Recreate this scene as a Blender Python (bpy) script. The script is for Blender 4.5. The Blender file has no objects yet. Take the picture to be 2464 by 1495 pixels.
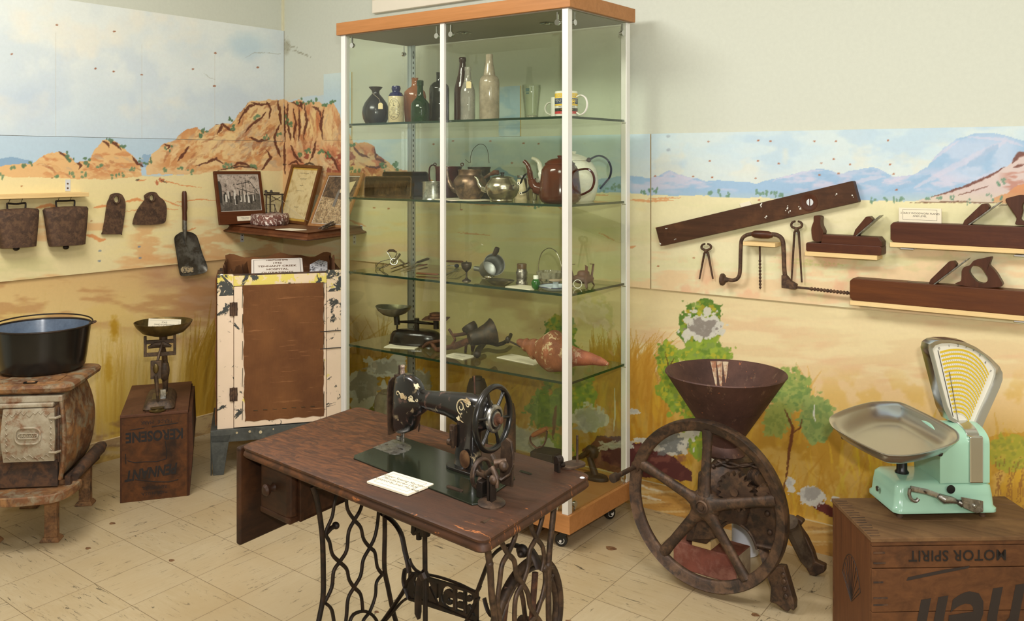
import bpy, bmesh, math, random
import numpy as np
from math import sin, cos, pi, radians, sqrt, atan2
from mathutils import Vector, Matrix, noise as mnoise

# ---------------------------------------------------------------- camera, light, exposure
CAM = Vector((4.362, -3.481, 1.5)); YAW = radians(37.2)
FPX, PCX, PHY = 2175.0, 1232.0, 389.0
FW = Vector((-sin(YAW), cos(YAW), 0)); RT = Vector((cos(YAW), sin(YAW), 0)); UP = Vector((0, 0, 1))
sc = bpy.context.scene
COL = sc.collection
cd = bpy.data.cameras.new('camera'); cam = bpy.data.objects.new('camera', cd); COL.objects.link(cam)
cam.location = CAM; cam.rotation_euler = (pi/2, 0, YAW)
cd.sensor_width = 36; cd.lens = 36*FPX/2464; cd.shift_y = -(747.5-PHY)/2464
cd.clip_start = 0.05
sc.camera = cam
vs = sc.view_settings
vs.view_transform = 'Standard'; vs.look = 'None'; vs.gamma = 1; vs.use_curve_mapping = False
vs.exposure = 0.0
wd = bpy.data.worlds.new('world'); sc.world = wd; wd.use_nodes = True
wd.node_tree.nodes['Background'].inputs[0].default_value = (1.0, 0.95, 0.88, 1)
wd.node_tree.nodes['Background'].inputs[1].default_value = 0.16
def area(name, loc, target, sx, sy, power, color, spread=180):
    l = bpy.data.lights.new(name, 'AREA'); l.shape = 'RECTANGLE'; l.size = sx; l.size_y = sy
    l.energy = power; l.color = color; l.spread = radians(spread)
    o = bpy.data.objects.new(name, l); COL.objects.link(o); o.location = loc
    o.rotation_euler = (Vector(target)-Vector(loc)).to_track_quat('-Z', 'Y').to_euler()
    return o
area('ceiling_light_near', (4.0, -2.5, 2.85), (3.6, -1.9, 0), 1.3, 0.5, 40, (1, .975, .945))
area('ceiling_light_far', (1.7, -2.5, 2.85), (1.4, -1.2, 0), 1.3, 0.5, 56, (1, .975, .945))
area('camera_flash', (4.50, -3.58, 1.72), (2.3, -0.2, 1.1), 0.09, 0.06, 40, (1, .975, .945))
area('added_side_light', (6.05, -2.9, 1.8), (2.6, -0.3, 1.2), 1.3, 1.2, 26, (.95, .98, 1))  # added cool area lamp; the right wall is solid, with no window

# ---------------------------------------------------------------- where a photo point lies in the room
def ray(x, y): return FW + RT*((x-PCX)/FPX) + UP*((PHY-y)/FPX)
def atz(x, y, z): d = ray(x, y); return CAM + d*((z-CAM.z)/d.z)
def aty(x, y, Y): d = ray(x, y); return CAM + d*((Y-CAM.y)/d.y)
def atx(x, y, X): d = ray(x, y); return CAM + d*((X-CAM.x)/d.x)
def atd(x, y, D): return CAM + ray(x, y)*D
def pj(p):
    v = Vector(p)-CAM; D = v.dot(FW); return PCX+FPX*v.dot(RT)/D, PHY-FPX*v.z/D, D

# ---------------------------------------------------------------- materials
MATS = {}
def lin(c):
    c = [x/255 if max(c) > 1.001 else x for x in c[:3]]
    return tuple((x/12.92 if x <= .04045 else ((x+.055)/1.055)**2.4) for x in c)+(1,)
class NT:
    def __init__(s, name):
        s.m = bpy.data.materials.new(name); s.m.use_nodes = True; s.t = s.m.node_tree; s.t.nodes.clear()
        s.out = s.n('ShaderNodeOutputMaterial')
    def n(s, typ, **kw):
        nd = s.t.nodes.new(typ)
        for k, v in kw.items():
            if k.startswith('i_'):
                key = k[2:]; key = int(key) if key.isdigit() else key.replace('_', ' ')
                s.inp(nd, key, v)
            else: setattr(nd, k, v)
        return nd
    def inp(s, nd, key, v):
        sk = nd.inputs[key]
        if isinstance(v, bpy.types.NodeSocket): s.t.links.new(v, sk)
        else: sk.default_value = v
    def mix(s, fac, a, b, mode='MIX'):
        nd = s.n('ShaderNodeMix', data_type='RGBA', blend_type=mode)
        s.inp(nd, 0, fac); s.inp(nd, 6, a); s.inp(nd, 7, b); return nd.outputs[2]
    def noise(s, vec, scale=5., detail=6., rough=.6, dist=0.):
        nd = s.n('ShaderNodeTexNoise', i_Scale=scale, i_Detail=detail, i_Roughness=rough, i_Distortion=dist)
        if vec is not None: s.inp(nd, 'Vector', vec)
        return nd.outputs[0]
    def ramp(s, fac, a, b, ca=(0, 0, 0, 1), cb=(1, 1, 1, 1)):
        nd = s.n('ShaderNodeValToRGB'); r = nd.color_ramp
        r.elements[0].position = a; r.elements[1].position = b; r.elements[0].color = ca; r.elements[1].color = cb
        s.inp(nd, 0, fac); return nd.outputs[0]
    def coord(s, scale=(1, 1, 1), rot=(0, 0, 0), kind='Object'):
        tc = s.n('ShaderNodeTexCoord')
        mp = s.n('ShaderNodeMapping'); s.t.links.new(tc.outputs[kind], mp.inputs[0])
        mp.inputs['Scale'].default_value = scale; mp.inputs['Rotation'].default_value = rot
        return mp.outputs[0]
    def bump(s, h, strength=.3, dist=.002):
        nd = s.n('ShaderNodeBump', i_Strength=strength, i_Distance=dist); s.inp(nd, 'Height', h); return nd.outputs[0]
    def pbr(s, col, rough=.5, metal=0., normal=None, **kw):
        b = s.n('ShaderNodeBsdfPrincipled'); s.inp(b, 'Base Color', col); s.inp(b, 'Roughness', rough); s.inp(b, 'Metallic', metal)
        for k, v in kw.items(): s.inp(b, k.replace('_', ' '), v)
        if normal is not None: s.inp(b, 'Normal', normal)
        s.t.links.new(b.outputs[0], s.out.inputs[0]); return s.m
def plain(name, c, rough=.5, metal=0., var=.12, scale=30, bump=.1, bdist=.001, **kw):
    """one colour with slight uneven tone and fine bump"""
    t = NT(name); v = t.coord(); n = t.noise(v, scale)
    c = lin(c); d = tuple(x*(1-var) for x in c[:3])+(1,); e = tuple(min(1, x*(1+var)) for x in c[:3])+(1,)
    t.pbr(t.mix(n, d, e), rough, metal, t.bump(t.noise(v, scale*4), bump, bdist) if bump else None, **kw)
    return t.m
def patchy(name, cs, scale=12, rough=.7, metal=0., bump=.4, bdist=.002, lo=.42, hi=.58, fine=90, rr=None, **kw):
    """two to four colours in uneven patches: rust, old paint, dirty stone"""
    t = NT(name); v = t.coord(); col = lin(cs[0])
    for i, c in enumerate(cs[1:]):
        f = t.ramp(t.noise(v, scale*(1+.9*i), 8, .65, .3*i), lo+.03*i, hi+.03*i); col = t.mix(f, col, lin(c))
    g = t.noise(v, fine, 4)
    if max(cs[0]) < 112 and min(cs[0]) > 18: col = t.mix(1., col, (1., .97, .84, 1), 'MULTIPLY')
    col = t.mix(.35, col, t.mix(g, (.55, .55, .55, 1), (1.45, 1.45, 1.45, 1)), 'MULTIPLY')
    t.pbr(col, rough if rr is None else t.ramp(g, .3, .7, (rr[0],)*3+(1,), (rr[1],)*3+(1,)), metal, t.bump(t.noise(v, fine*.7, 6), bump, bdist), **kw)
    return t.m
def wood(name, c1, c2, axis=0, scale=14, rough=.55, c3=None, bump=.25, stretch=14, **kw):
    """grain runs along the local axis; c3 = worn patches"""
    t = NT(name); s = [scale*1.0]*3; s[axis] = scale/stretch
    v = t.coord(tuple(s)); n = t.noise(v, 3, 8, .62, .8); col = t.mix(t.ramp(n, .3, .7), lin(c1), lin(c2))
    if c3 is not None:
        p = t.noise(t.coord(), 7, 7, .62); col = t.mix(t.ramp(p, .5, .66), col, lin(c3))
    n2 = t.noise(v, 14, 4); col = t.mix(.4, col, t.mix(n2, (.6, .6, .6, 1), (1.4, 1.4, 1.4, 1)), 'MULTIPLY')
    col = t.mix(1., col, (1.0, .98, .84, 1), 'MULTIPLY'); kw.setdefault('Specular_IOR_Level', .28)
    t.pbr(col, rough, 0, t.bump(n2, bump, .001), **kw)
    return t.m
def glassy(name, tint, edge=None, refl=1.5, rough=0., dirt_or_haze=None, alpha=0.):
    """clear or tinted glass: tinted see-through body, mirror reflection growing at a glancing view, optional diffuse film for dust or painted haze"""
    t = NT(name); tr = t.n('ShaderNodeBsdfTransparent')
    if edge is not None:
        lw = t.n('ShaderNodeLayerWeight', i_Blend=.35); t.inp(tr, 0, t.mix(lw.outputs[1], lin(tint), lin(edge)))
    else: t.inp(tr, 0, lin(tint))
    body = tr.outputs[0]
    if dirt_or_haze is not None:
        d = t.n('ShaderNodeBsdfDiffuse'); t.inp(d, 0, lin(dirt_or_haze))
        f = t.ramp(t.noise(t.coord(), 22, 7, .65), .3, .75, (alpha*.5,)*3+(1,), (min(1, alpha*1.6),)*3+(1,))
        m0 = t.n('ShaderNodeMixShader'); t.inp(m0, 0, f); t.inp(m0, 1, body); t.inp(m0, 2, d.outputs[0]); body = m0.outputs[0]
    gl = t.n('ShaderNodeBsdfGlossy'); t.inp(gl, 0, (1, 1, 1, 1)); t.inp(gl, 'Roughness', rough)
    fr = t.n('ShaderNodeFresnel', i_IOR=refl)
    ge = t.n('ShaderNodeNewGeometry'); mu = t.n('ShaderNodeMath', operation='MULTIPLY_ADD'); t.inp(mu, 0, fr.outputs[0]); inv = t.n('ShaderNodeMath', operation='SUBTRACT'); t.inp(inv, 0, 1.); t.inp(inv, 1, ge.outputs['Backfacing']); t.inp(mu, 1, inv.outputs[0]); t.inp(mu, 2, 0.)
    m = t.n('ShaderNodeMixShader'); t.inp(m, 0, mu.outputs[0]); t.inp(m, 1, body); t.inp(m, 2, gl.outputs[0])
    t.t.links.new(m.outputs[0], t.out.inputs[0]); return t.m

# ---------------------------------------------------------------- mesh building
def frame(o=(0, 0, 0), x=(1, 0, 0), z=(0, 0, 1)):
    """matrix with origin o, local z along z, local x as near x as possible"""
    z = Vector(z).normalized(); x = Vector(x); y = z.cross(x)
    if y.length < 1e-6: y = z.cross(Vector((0, 1, 0)) if abs(z.y) < .9 else Vector((1, 0, 0)))
    y.normalize(); x = y.cross(z)
    return Matrix(((x.x, y.x, z.x, o[0]), (x.y, y.y, z.y, o[1]), (x.z, y.z, z.z, o[2]), (0, 0, 0, 1)))
RX = lambda a: Matrix.Rotation(radians(a), 4, 'X')
RY = lambda a: Matrix.Rotation(radians(a), 4, 'Y')
RZ = lambda a: Matrix.Rotation(radians(a), 4, 'Z')
TR = lambda x, y, z: Matrix.Translation((x, y, z))
SC = lambda x, y, z: Matrix.Diagonal((x, y, z, 1))
class MB:
    def __init__(s, M=None): s.v = []; s.f = []; s.M = M or Matrix()
    def add(s, vs, fs, M=None):
        o = len(s.v); A = s.M @ M if M is not None else s.M
        s.v += [A @ Vector(p) for p in vs]; s.f += [tuple(i+o for i in f) for f in fs]; return s
    def box(s, a, b, M=None):
        (x0, y0, z0), (x1, y1, z1) = a, b
        return s.add([(x0, y0, z0), (x1, y0, z0), (x1, y1, z0), (x0, y1, z0), (x0, y0, z1), (x1, y0, z1), (x1, y1, z1), (x0, y1, z1)],
                     [(0, 3, 2, 1), (4, 5, 6, 7), (0, 1, 5, 4), (1, 2, 6, 5), (2, 3, 7, 6), (3, 0, 4, 7)], M)
    def cbox(s, c, d, M=None):
        return s.box([c[i]-d[i]/2 for i in range(3)], [c[i]+d[i]/2 for i in range(3)], M)
    def loft(s, rings, cap=True, closed=False, M=None):
        n = len(rings[0]); vs = [p for r in rings for p in r]; fs = []
        m = len(rings)
        for i in range(m if closed else m-1):
            a, b = i*n, ((i+1) % m)*n
            for j in range(n): k = (j+1) % n; fs.append((a+j, a+k, b+k, b+j))
        if cap and not closed: fs.append(tuple(range(n))[::-1]); fs.append(tuple(range((m-1)*n, m*n)))
        return s.add(vs, fs, M)
    def lathe(s, prof, n=32, M=None, cap=True, sy=1.):
        """prof = [(r, z)...] about local z"""
        return s.loft([[(r*cos(2*pi*j/n), r*sy*sin(2*pi*j/n), z) for j in range(n)] for r, z in prof], cap, False, M)
    def shell(s, prof, t, n=32, M=None, sy=1.):
        """open vessel: outer profile bottom to top, wall thickness t"""
        inner = [(max(r-t, .0005), z+(t if i == 0 else 0)) for i, (r, z) in enumerate(prof)]
        return s.lathe(list(prof)+inner[::-1], n, M, True, sy)
    def cyl(s, a, b, r, r2=None, n=16):
        a, b = Vector(a), Vector(b); L = (b-a).length; r2 = r if r2 is None else r2
        return s.lathe([(r, 0), (r2, L)], n, frame(a, (1, 0, 0), b-a))
    def tube(s, pts, r, n=10, closed=False, flat=1., upv=None, M=None):
        """r = number or list; flat squashes the section"""
        P = [Vector(p) for p in pts]; m = len(P); R = r if isinstance(r, (list, tuple)) else [r]*m
        rings = []; nx = None
        for i in range(m):
            t = (P[(i+1) % m]-P[i-1]) if closed else (P[min(i+1, m-1)]-P[max(i-1, 0)])
            t.normalize()
            if nx is None:
                ref = Vector(upv) if upv else (Vector((0, 0, 1)) if abs(t.z) < .9 else Vector((1, 0, 0)))
                nx = t.cross(ref).normalized()
            elif upv: nx = t.cross(Vector(upv)).normalized() if t.cross(Vector(upv)).length > 1e-4 else nx
            else: nx = (nx-t*nx.dot(t)).normalized()
            ny = t.cross(nx)
            rings.append([P[i]+nx*(R[i]*cos(2*pi*j/n))+ny*(R[i]*flat*sin(2*pi*j/n)) for j in range(n)])
        return s.loft(rings, True, closed, M)
    def torus(s, R, r, n=48, m=10, M=None, rz=None):
        rz = rz or r
        return s.loft([[((R+r*cos(2*pi*j/m))*cos(2*pi*i/n), (R+r*cos(2*pi*j/m))*sin(2*pi*i/n), rz*sin(2*pi*j/m)) for j in range(m)] for i in range(n)], False, True, M)
    def ball(s, r, M=None, n=16, m=10, c=(0, 0, 0), sq=(1, 1, 1)):
        pr = [(max(r*sin(pi*i/m), 1e-4), -r*cos(pi*i/m)) for i in range(m+1)]
        A = TR(*c) @ SC(*sq); return s.lathe(pr, n, (M @ A) if M is not None else A)
    def prism(s, poly, h0, h1, M=None):
        """poly in local xy, extruded from z=h0 to h1"""
        n = len(poly)
        return s.add([(x, y, h0) for x, y in poly]+[(x, y, h1) for x, y in poly],
                     [tuple(range(n))[::-1], tuple(range(n, 2*n))]+[(i, (i+1) % n, n+(i+1) % n, n+i) for i in range(n)], M)
    def build(s, name, mat, parent=None, smooth=35, bevel=0, seg=2, sub=0, solid=0, tri=False, wob=0, wsc=20, disp=None):
        me = bpy.data.meshes.new(name); me.from_pydata([tuple(v) for v in s.v], [], s.f)
        bm = bmesh.new(); bm.from_mesh(me)
        big = [f for f in bm.faces if len(f.verts) > 4]
        if big and (tri or sub == 0): bmesh.ops.triangulate(bm, faces=big)
        bmesh.ops.recalc_face_normals(bm, faces=bm.faces); bm.to_mesh(me); bm.free()
        if wob:
            for v in me.vertices:
                q = v.co*wsc; v.co += Vector((mnoise.noise(q), mnoise.noise(q+Vector((7, 3, 1))), mnoise.noise(q+Vector((2, 9, 5)))))*wob
        if disp:
            for v in me.vertices: v.co = Vector(disp(v.co))
        if mat is not None: me.materials.append(mat)
        o = bpy.data.objects.new(name, me); COL.objects.link(o)
        if parent is not None: o.parent = parent
        if smooth:
            me.shade_smooth()
            if smooth < 180: me.set_sharp_from_angle(angle=radians(smooth))
        if solid:
            m = o.modifiers.new('s', 'SOLIDIFY'); m.thickness = solid; m.offset = 0
        if bevel:
            m = o.modifiers.new('b', 'BEVEL'); m.width = bevel; m.segments = seg; m.limit_method = 'ANGLE'; m.angle_limit = radians(40)
            m.harden_normals = False
        if sub:
            m = o.modifiers.new('u', 'SUBSURF'); m.levels = sub; m.render_levels = sub
        return o
def thing(name, label, cat, loc=(0, 0, 0), rz=0, group=None, rot=None, M=None):
    o = bpy.data.objects.new(name, None); COL.objects.link(o); o.empty_display_size = .05
    if M is not None: o.matrix_world = M
    else: o.location = loc; o.rotation_euler = rot or (0, 0, radians(rz))
    o['label'] = label; o['category'] = cat
    if group: o['group'] = group
    return o
def tag(o, label, cat, group=None):
    o['label'] = label; o['category'] = cat
    if group: o['group'] = group
    return o
def struct(o): o['kind'] = 'structure'; return o
def lab(o, s): o['label'] = s; return o
def txt(name, body, size, mat, M, parent=None, ext=.0004, ax='CENTER', ay='CENTER', sx=1., sp=1., bold=0, ls=1.):
    """writing as thin mesh letters lying in the local xy plane of M"""
    c = bpy.data.curves.new(name, 'FONT'); c.body = body; c.size = size; c.extrude = ext; c.align_x = ax; c.align_y = ay
    c.space_character = sp; c.offset = bold; c.space_line = ls; c.resolution_u = 3
    o = bpy.data.objects.new(name, c); COL.objects.link(o)
    bpy.context.view_layer.update()
    me = bpy.data.meshes.new_from_object(o.evaluated_get(bpy.context.evaluated_depsgraph_get()))
    bpy.data.objects.remove(o); me.transform(M @ SC(sx, 1, 1)); me.materials.clear(); me.materials.append(mat)
    q = bpy.data.objects.new(name, me); COL.objects.link(q)
    if parent is not None: q.parent = parent
    return q
def arc(cx, cy, r, a0, a1, n=12, ry=None):
    ry = ry or r
    return [(cx+r*cos(radians(a0+(a1-a0)*i/n)), cy+ry*sin(radians(a0+(a1-a0)*i/n))) for i in range(n+1)]
def rrect(w, h, r, n=5, cx=0, cy=0):
    out = []
    for sx, sy, a in ((1, 1, 0), (-1, 1, 90), (-1, -1, 180), (1, -1, 270)):
        out += arc(cx+sx*(w/2-r), cy+sy*(h/2-r), r, a, a+90, n)
    return out
def spline(P, k=6, closed=False):
    """Catmull-Rom through the points, any dimension"""
    P = [Vector(tuple(p)+(0,)*(3-len(p))) for p in P]; n = len(P); out = []
    for i in range(n if closed else n-1):
        p0 = P[(i-1) % n] if closed or i > 0 else P[0]; p1 = P[i]; p2 = P[(i+1) % n]; p3 = P[(i+2) % n] if closed or i+2 < n else P[-1]
        for j in range(k):
            t = j/k; out.append(.5*((2*p1)+(p2-p0)*t+(2*p0-5*p1+4*p2-p3)*t*t+(3*p1-p0-3*p2+p3)*t**3))
    if not closed: out.append(P[-1])
    return out
def sp2(P, k=6, closed=False): return [(p.x, p.y) for p in spline(P, k, closed)]
# ---------------------------------------------------------------- the painted walls
# The murals are real paint on the walls and boards. Each wall face is a fine grid; its paint colours are computed here
# with a small numpy painter working in the wall's own picture coordinates.
def _hash(ix, iy, s):
    h = (ix.astype(np.int64)*374761393+iy.astype(np.int64)*668265263+s*974711) & 0x7fffffff
    h = ((h ^ (h >> 13))*1274126177) & 0x7fffffff
    return ((h ^ (h >> 16)) & 0xffff)/65535.0
def vn(x, y, s=0):
    ix = np.floor(x); iy = np.floor(y); fx = x-ix; fy = y-iy; fx = fx*fx*(3-2*fx); fy = fy*fy*(3-2*fy)
    a = _hash(ix, iy, s); b = _hash(ix+1, iy, s); c = _hash(ix, iy+1, s); d = _hash(ix+1, iy+1, s)
    return (a*(1-fx)+b*fx)*(1-fy)+(c*(1-fx)+d*fx)*fy
def fbm(x, y, s=0, o=4):
    r = 0; a = .5; t = 0
    for i in range(o): r = r+a*vn(x*2**i, y*2**i, s+i*17); t += a; a *= .55
    return r/t
class Canvas:
    """a rectangular face in plane 'x' (left wall) or 'y' (back wall); u along the wall, v height"""
    def __init__(s, plane, off, u0, u1, v0, v1, res):
        s.plane, s.off, s.u0, s.u1, s.v0, s.v1 = plane, off, u0, u1, v0, v1
        s.nu = max(2, int(round((u1-u0)/res))+1); s.nv = max(2, int(round((v1-v0)/res))+1)
        U, V = np.meshgrid(np.linspace(u0, u1, s.nu), np.linspace(v0, v1, s.nv)); s.U, s.V = U, V
        X = np.full_like(U, off) if plane == 'x' else U; Y = U if plane == 'x' else np.full_like(U, off)
        s.co = np.stack([X, Y, V], -1)
        dx, dy, dz = X-CAM.x, Y-CAM.y, V-CAM.z; D = dx*FW.x+dy*FW.y
        s.X = PCX+FPX*(dx*RT.x+dy*RT.y)/D; s.Y = PHY-FPX*dz/D; s.C = np.zeros(U.shape+(3,)); s.sd = 1; s.mask = None
    def put(s, m, col, a=1., sl=None):
        c = np.array(col, float)[:3]/255; m = np.clip(m*a, 0, 1)[..., None]
        if sl is None: s.C = s.C*(1-m)+c*m
        else: s.C[sl] = s.C[sl]*(1-m)+c*m
    def win(s, x0, x1, y0, y1):
        m = (s.X > x0) & (s.X < x1) & (s.Y > y0) & (s.Y < y1)
        if not m.any(): return None
        r = np.where(m.any(1))[0]; c = np.where(m.any(0))[0]
        return (slice(r[0], r[-1]+1), slice(c[0], c[-1]+1))
    def nz(s, fx, fy=None, o=4, sl=None, seed=None):
        if seed is None: s.sd += 31; seed = s.sd
        X, Y = (s.X, s.Y) if sl is None else (s.X[sl], s.Y[sl]); return fbm(X/fx, Y/(fy or fx), seed, o)
    def grad(s, stops):
        ys = [q[0] for q in stops]
        for k in range(3): s.C[..., k] = np.interp(s.Y, ys, [q[1][k]/255 for q in stops])
    def tone(s, fx, fy, col, lo, hi, a=1., box=None, o=4):
        sl = s.win(*box) if box else (slice(None), slice(None))
        if sl is None: return
        n = s.nz(fx, fy, o, sl); m = np.clip((n-lo)/(hi-lo), 0, 1)
        if box:
            X, Y = s.X[sl], s.Y[sl]; f = 18+.12*min(box[1]-box[0], box[3]-box[2])
            m = m*np.clip((X-box[0])/f, 0, 1)*np.clip((box[1]-X)/f, 0, 1)*np.clip((Y-box[2])/f, 0, 1)*np.clip((box[3]-Y)/f, 0, 1)
        s.put(m, col, a, sl)
    def fill(s, poly, col, jit=3, jf=10, a=1., tex=None, soft=0):
        xs = [p[0] for p in poly]; ys = [p[1] for p in poly]; p = jit+2
        sl = s.win(min(xs)-p, max(xs)+p, min(ys)-p, max(ys)+p)
        if sl is None: return
        X = s.X[sl]+(s.nz(jf, None, 3, sl)-.5)*2.4*jit; Y = s.Y[sl]+(s.nz(jf, None, 3, sl)-.5)*2.4*jit
        ins = np.zeros(X.shape, bool); n = len(poly)
        for i in range(n):
            (x0, y0), (x1, y1) = poly[i], poly[(i+1) % n]
            if y0 == y1: continue
            c = ((Y > y0) != (Y > y1)) & (X < (x1-x0)*(Y-y0)/(y1-y0)+x0); ins ^= c
        m = ins.astype(float)
        if s.mask is not None: s.mask[sl] = np.maximum(s.mask[sl], m)
        if tex is not None: m = m*np.clip((s.nz(tex, None, 3, sl)-.3)/.3, 0, 1)
        s.put(m, col, a, sl)
    def blob(s, cx, cy, rx, ry, col, a=1., jit=.35, jf=None, hard=.25, rot=0):
        r = max(rx, ry)*1.7; sl = s.win(cx-r, cx+r, cy-r, cy+r)
        if sl is None: return
        X = s.X[sl]-cx; Y = s.Y[sl]-cy; c, q = cos(radians(rot)), sin(radians(rot))
        d = np.sqrt(((X*c+Y*q)/rx)**2+((-X*q+Y*c)/ry)**2)+(s.nz(jf or max(4, min(rx, ry)*.5), None, 3, sl)-.5)*2*jit
        s.put(np.clip((1-d)/hard, 0, 1), col, a, sl)
    def stroke(s, pts, w, col, a=1., jit=0, taper=True, jf=6, dry=0):
        xs = [p[0] for p in pts]; ys = [p[1] for p in pts]; p = w+jit+2
        sl = s.win(min(xs)-p, max(xs)+p, min(ys)-p, max(ys)+p)
        if sl is None: return
        X, Y = s.X[sl], s.Y[sl]
        if jit: X = X+(s.nz(jf, None, 2, sl)-.5)*2*jit; Y = Y+(s.nz(jf, None, 2, sl)-.5)*2*jit
        best = np.full(X.shape, 9.0); n = len(pts)-1
        for i in range(n):
            (x0, y0), (x1, y1) = pts[i], pts[i+1]; L = (x1-x0)**2+(y1-y0)**2+1e-9
            t = np.clip(((X-x0)*(x1-x0)+(Y-y0)*(y1-y0))/L, 0, 1); d = np.hypot(X-x0-t*(x1-x0), Y-y0-t*(y1-y0))
            g = (i+t)/n; ww = w/2*(1-.75*np.abs(2*g-1)**2) if taper is True else (w/2*(1-.9*g) if taper == 'tip' else w/2)
            best = np.minimum(best, d/np.maximum(ww, .3))
        m = np.clip((1.25-best)/.5, 0, 1)
        if dry: m = m*np.clip((s.nz(3, 9, 3, sl)-dry+.15)/.3, 0, 1)
        s.put(m, col, a, sl)
    def begin(s): s.keep = s.C.copy(); s.mask = np.zeros(s.U.shape)
    def end(s): s.C = s.C*s.mask[..., None]+s.keep*(1-s.mask[..., None]); s.mask = None
    def build(s, name, mat, thick=0, side=(215, 195, 150)):
        nu, nv = s.nu, s.nv; co = s.co.reshape(-1, 3); C = s.C.reshape(-1, 3)
        i = np.arange(nu*nv).reshape(nv, nu); a, b, c, d = i[:-1, :-1], i[:-1, 1:], i[1:, 1:], i[1:, :-1]
        F = np.stack([a, b, c, d], -1).reshape(-1, 4)
        if thick:
            ring = np.concatenate([i[0, :], i[1:, -1], i[-1, -2::-1], i[-2:0:-1, 0]]); k = len(ring); nv0 = len(co)
            back = co[ring].copy(); back[:, 0 if s.plane == 'x' else 1] += -thick if s.plane == 'x' else thick
            co = np.concatenate([co, co[ring], back]); sc_ = np.tile(np.array(side)/255., (2*k, 1)); C = np.concatenate([C, sc_])
            j = np.arange(k); jn = (j+1) % k
            F = np.concatenate([F, np.stack([nv0+jn, nv0+j, nv0+k+j, nv0+k+jn], -1)])
        me = bpy.data.meshes.new(name); me.vertices.add(len(co)); me.vertices.foreach_set('co', co.astype(np.float32).ravel())
        me.loops.add(F.size); me.loops.foreach_set('vertex_index', F.astype(np.int32).ravel())
        me.polygons.add(len(F)); me.polygons.foreach_set('loop_start', np.arange(0, F.size, 4, dtype=np.int32))
        me.update(calc_edges=True)
        at = me.color_attributes.new('paint', 'BYTE_COLOR', 'POINT')
        at.data.foreach_set('color_srgb', np.concatenate([np.clip(C, 0, 1), np.ones((len(C), 1))], 1).astype(np.float32).ravel())
        me.materials.append(mat); o = bpy.data.objects.new(name, me); COL.objects.link(o); return o

def paint_mat():
    t = NT('wall_paint'); at = t.n('ShaderNodeAttribute', attribute_name='paint'); v = t.coord()
    n = t.noise(v, 60, 8, .7); n2 = t.noise(v, 320, 3, .6)
    c = t.mix(1, at.outputs['Color'], t.mix(n, (.90, .90, .90, 1), (1.06, 1.06, 1.06, 1)), 'MULTIPLY')
    c = t.mix(1, c, (GAIN, GAIN, GAIN, 1), 'MULTIPLY')
    t.pbr(c, .62, 0, t.bump(n2, .12, .0006)); return t.m
GAIN = .93
M_PAINT = paint_mat()
RES = .0034
rnd = random.Random(5)
LU0, BU1 = -2.3, 4.5
ZT, ZS, ZB = 2.281, 1.62, .951          # board top, seam, bottom
WALLC = (208, 212, 198)

# helper pieces of picture -------------------------------------------------
ROCK = [(240, 212, 158), (226, 184, 128), (212, 160, 104), (176, 118, 78), (196, 170, 138), (236, 206, 150), (160, 96, 60)]
DARK = (88, 42, 26)
def rocky(cv, box, n, ang=(-50, -20), L=(14, 46), seed=1, cols=ROCK, w=(3, 9), a=.5):
    r = random.Random(seed)
    for k in range(n):
        x, y = r.uniform(box[0], box[1]), r.uniform(box[2], box[3]); t = radians(r.uniform(*ang)); l = r.uniform(*L)
        cv.stroke([(x, y), (x+l*cos(t)*.5+r.uniform(-3, 3), y+l*sin(t)*.5), (x+l*cos(t), y+l*sin(t))], r.uniform(*w), r.choice(cols), a, 3)
def tufts(cv, pts, col, r=7, n=5, seed=3, a=.9):
    q = random.Random(seed)
    for x, y in pts:
        for k in range(n): cv.blob(x+q.gauss(0, r*.7), y+q.gauss(0, r*.55), r*q.uniform(.35, .8), r*q.uniform(.4, .9), col, a, .4)
def grass(cv, x0, x1, yb, h, n, cols, lean=0, w=(2, 5), seed=1, spread=.35, a=.85, ys=0):
    q = random.Random(seed); w = (w[0]*1.3, w[1]*2.0); a *= .62; n = int(n*1.25)
    for k in range(n):
        x = q.uniform(x0, x1); y = yb+q.uniform(-ys, ys)+0; hh = h*q.uniform(.5, 1.15); l = lean*hh+q.gauss(0, spread*hh)
        cv.stroke([(x, y), (x+l*.35, y-hh*.55), (x+l, y-hh)], q.uniform(*w), q.choice(cols), a, 1, 'tip')
def foliage(cv, cx, cy, rx, ry, cols, n=60, seed=1, r=(5, 12)):
    q = random.Random(seed); cv.sd = seed*977
    cv.blob(cx, cy, rx*1.06, ry*1.06, cols[0], .95, .55, max(9, min(rx, ry)*.35), .05)
    n = int(n*1.8); r = (r[0]*.5, r[1]*.75)
    for k in range(n):
        t = q.uniform(0, 2*pi); d = sqrt(q.random()); cv.blob(cx+rx*d*cos(t), cy+ry*d*sin(t), q.uniform(*r), q.uniform(*r), q.choice(cols), .85, .45, 5)
def flake(cv, cx, cy, rx, ry, seed=1, a=.95, core=None, rot=0):
    q = random.Random(seed); cv.sd = seed*1000+7
    for k in range(5):
        t = q.uniform(0, 2*pi); d = q.uniform(0, .55); f = q.uniform(.35, .8)
        cv.blob(cx+rx*d*cos(t), cy+ry*d*sin(t), rx*f, ry*f*q.uniform(.7, 1.2), (214, 210, 196), a, 1.0, max(7, min(rx, ry)*.5), .05, rot+q.uniform(-30, 30))
    for k in range(3):
        t = q.uniform(0, 2*pi); cv.blob(cx+rx*.3*cos(t), cy+ry*.3*sin(t), rx*.4, ry*.4, (188, 184, 174), .6, 1.0, 7, .2, rot)
    if core: cv.blob(cx, cy, rx*.7, ry*.62, core, .85, .8, 12, .06, rot); cv.tone(8, 8, (200, 196, 186), .6, .66, .5, (cx-rx*.6, cx+rx*.6, cy-ry*.6, cy+ry*.6))
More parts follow.
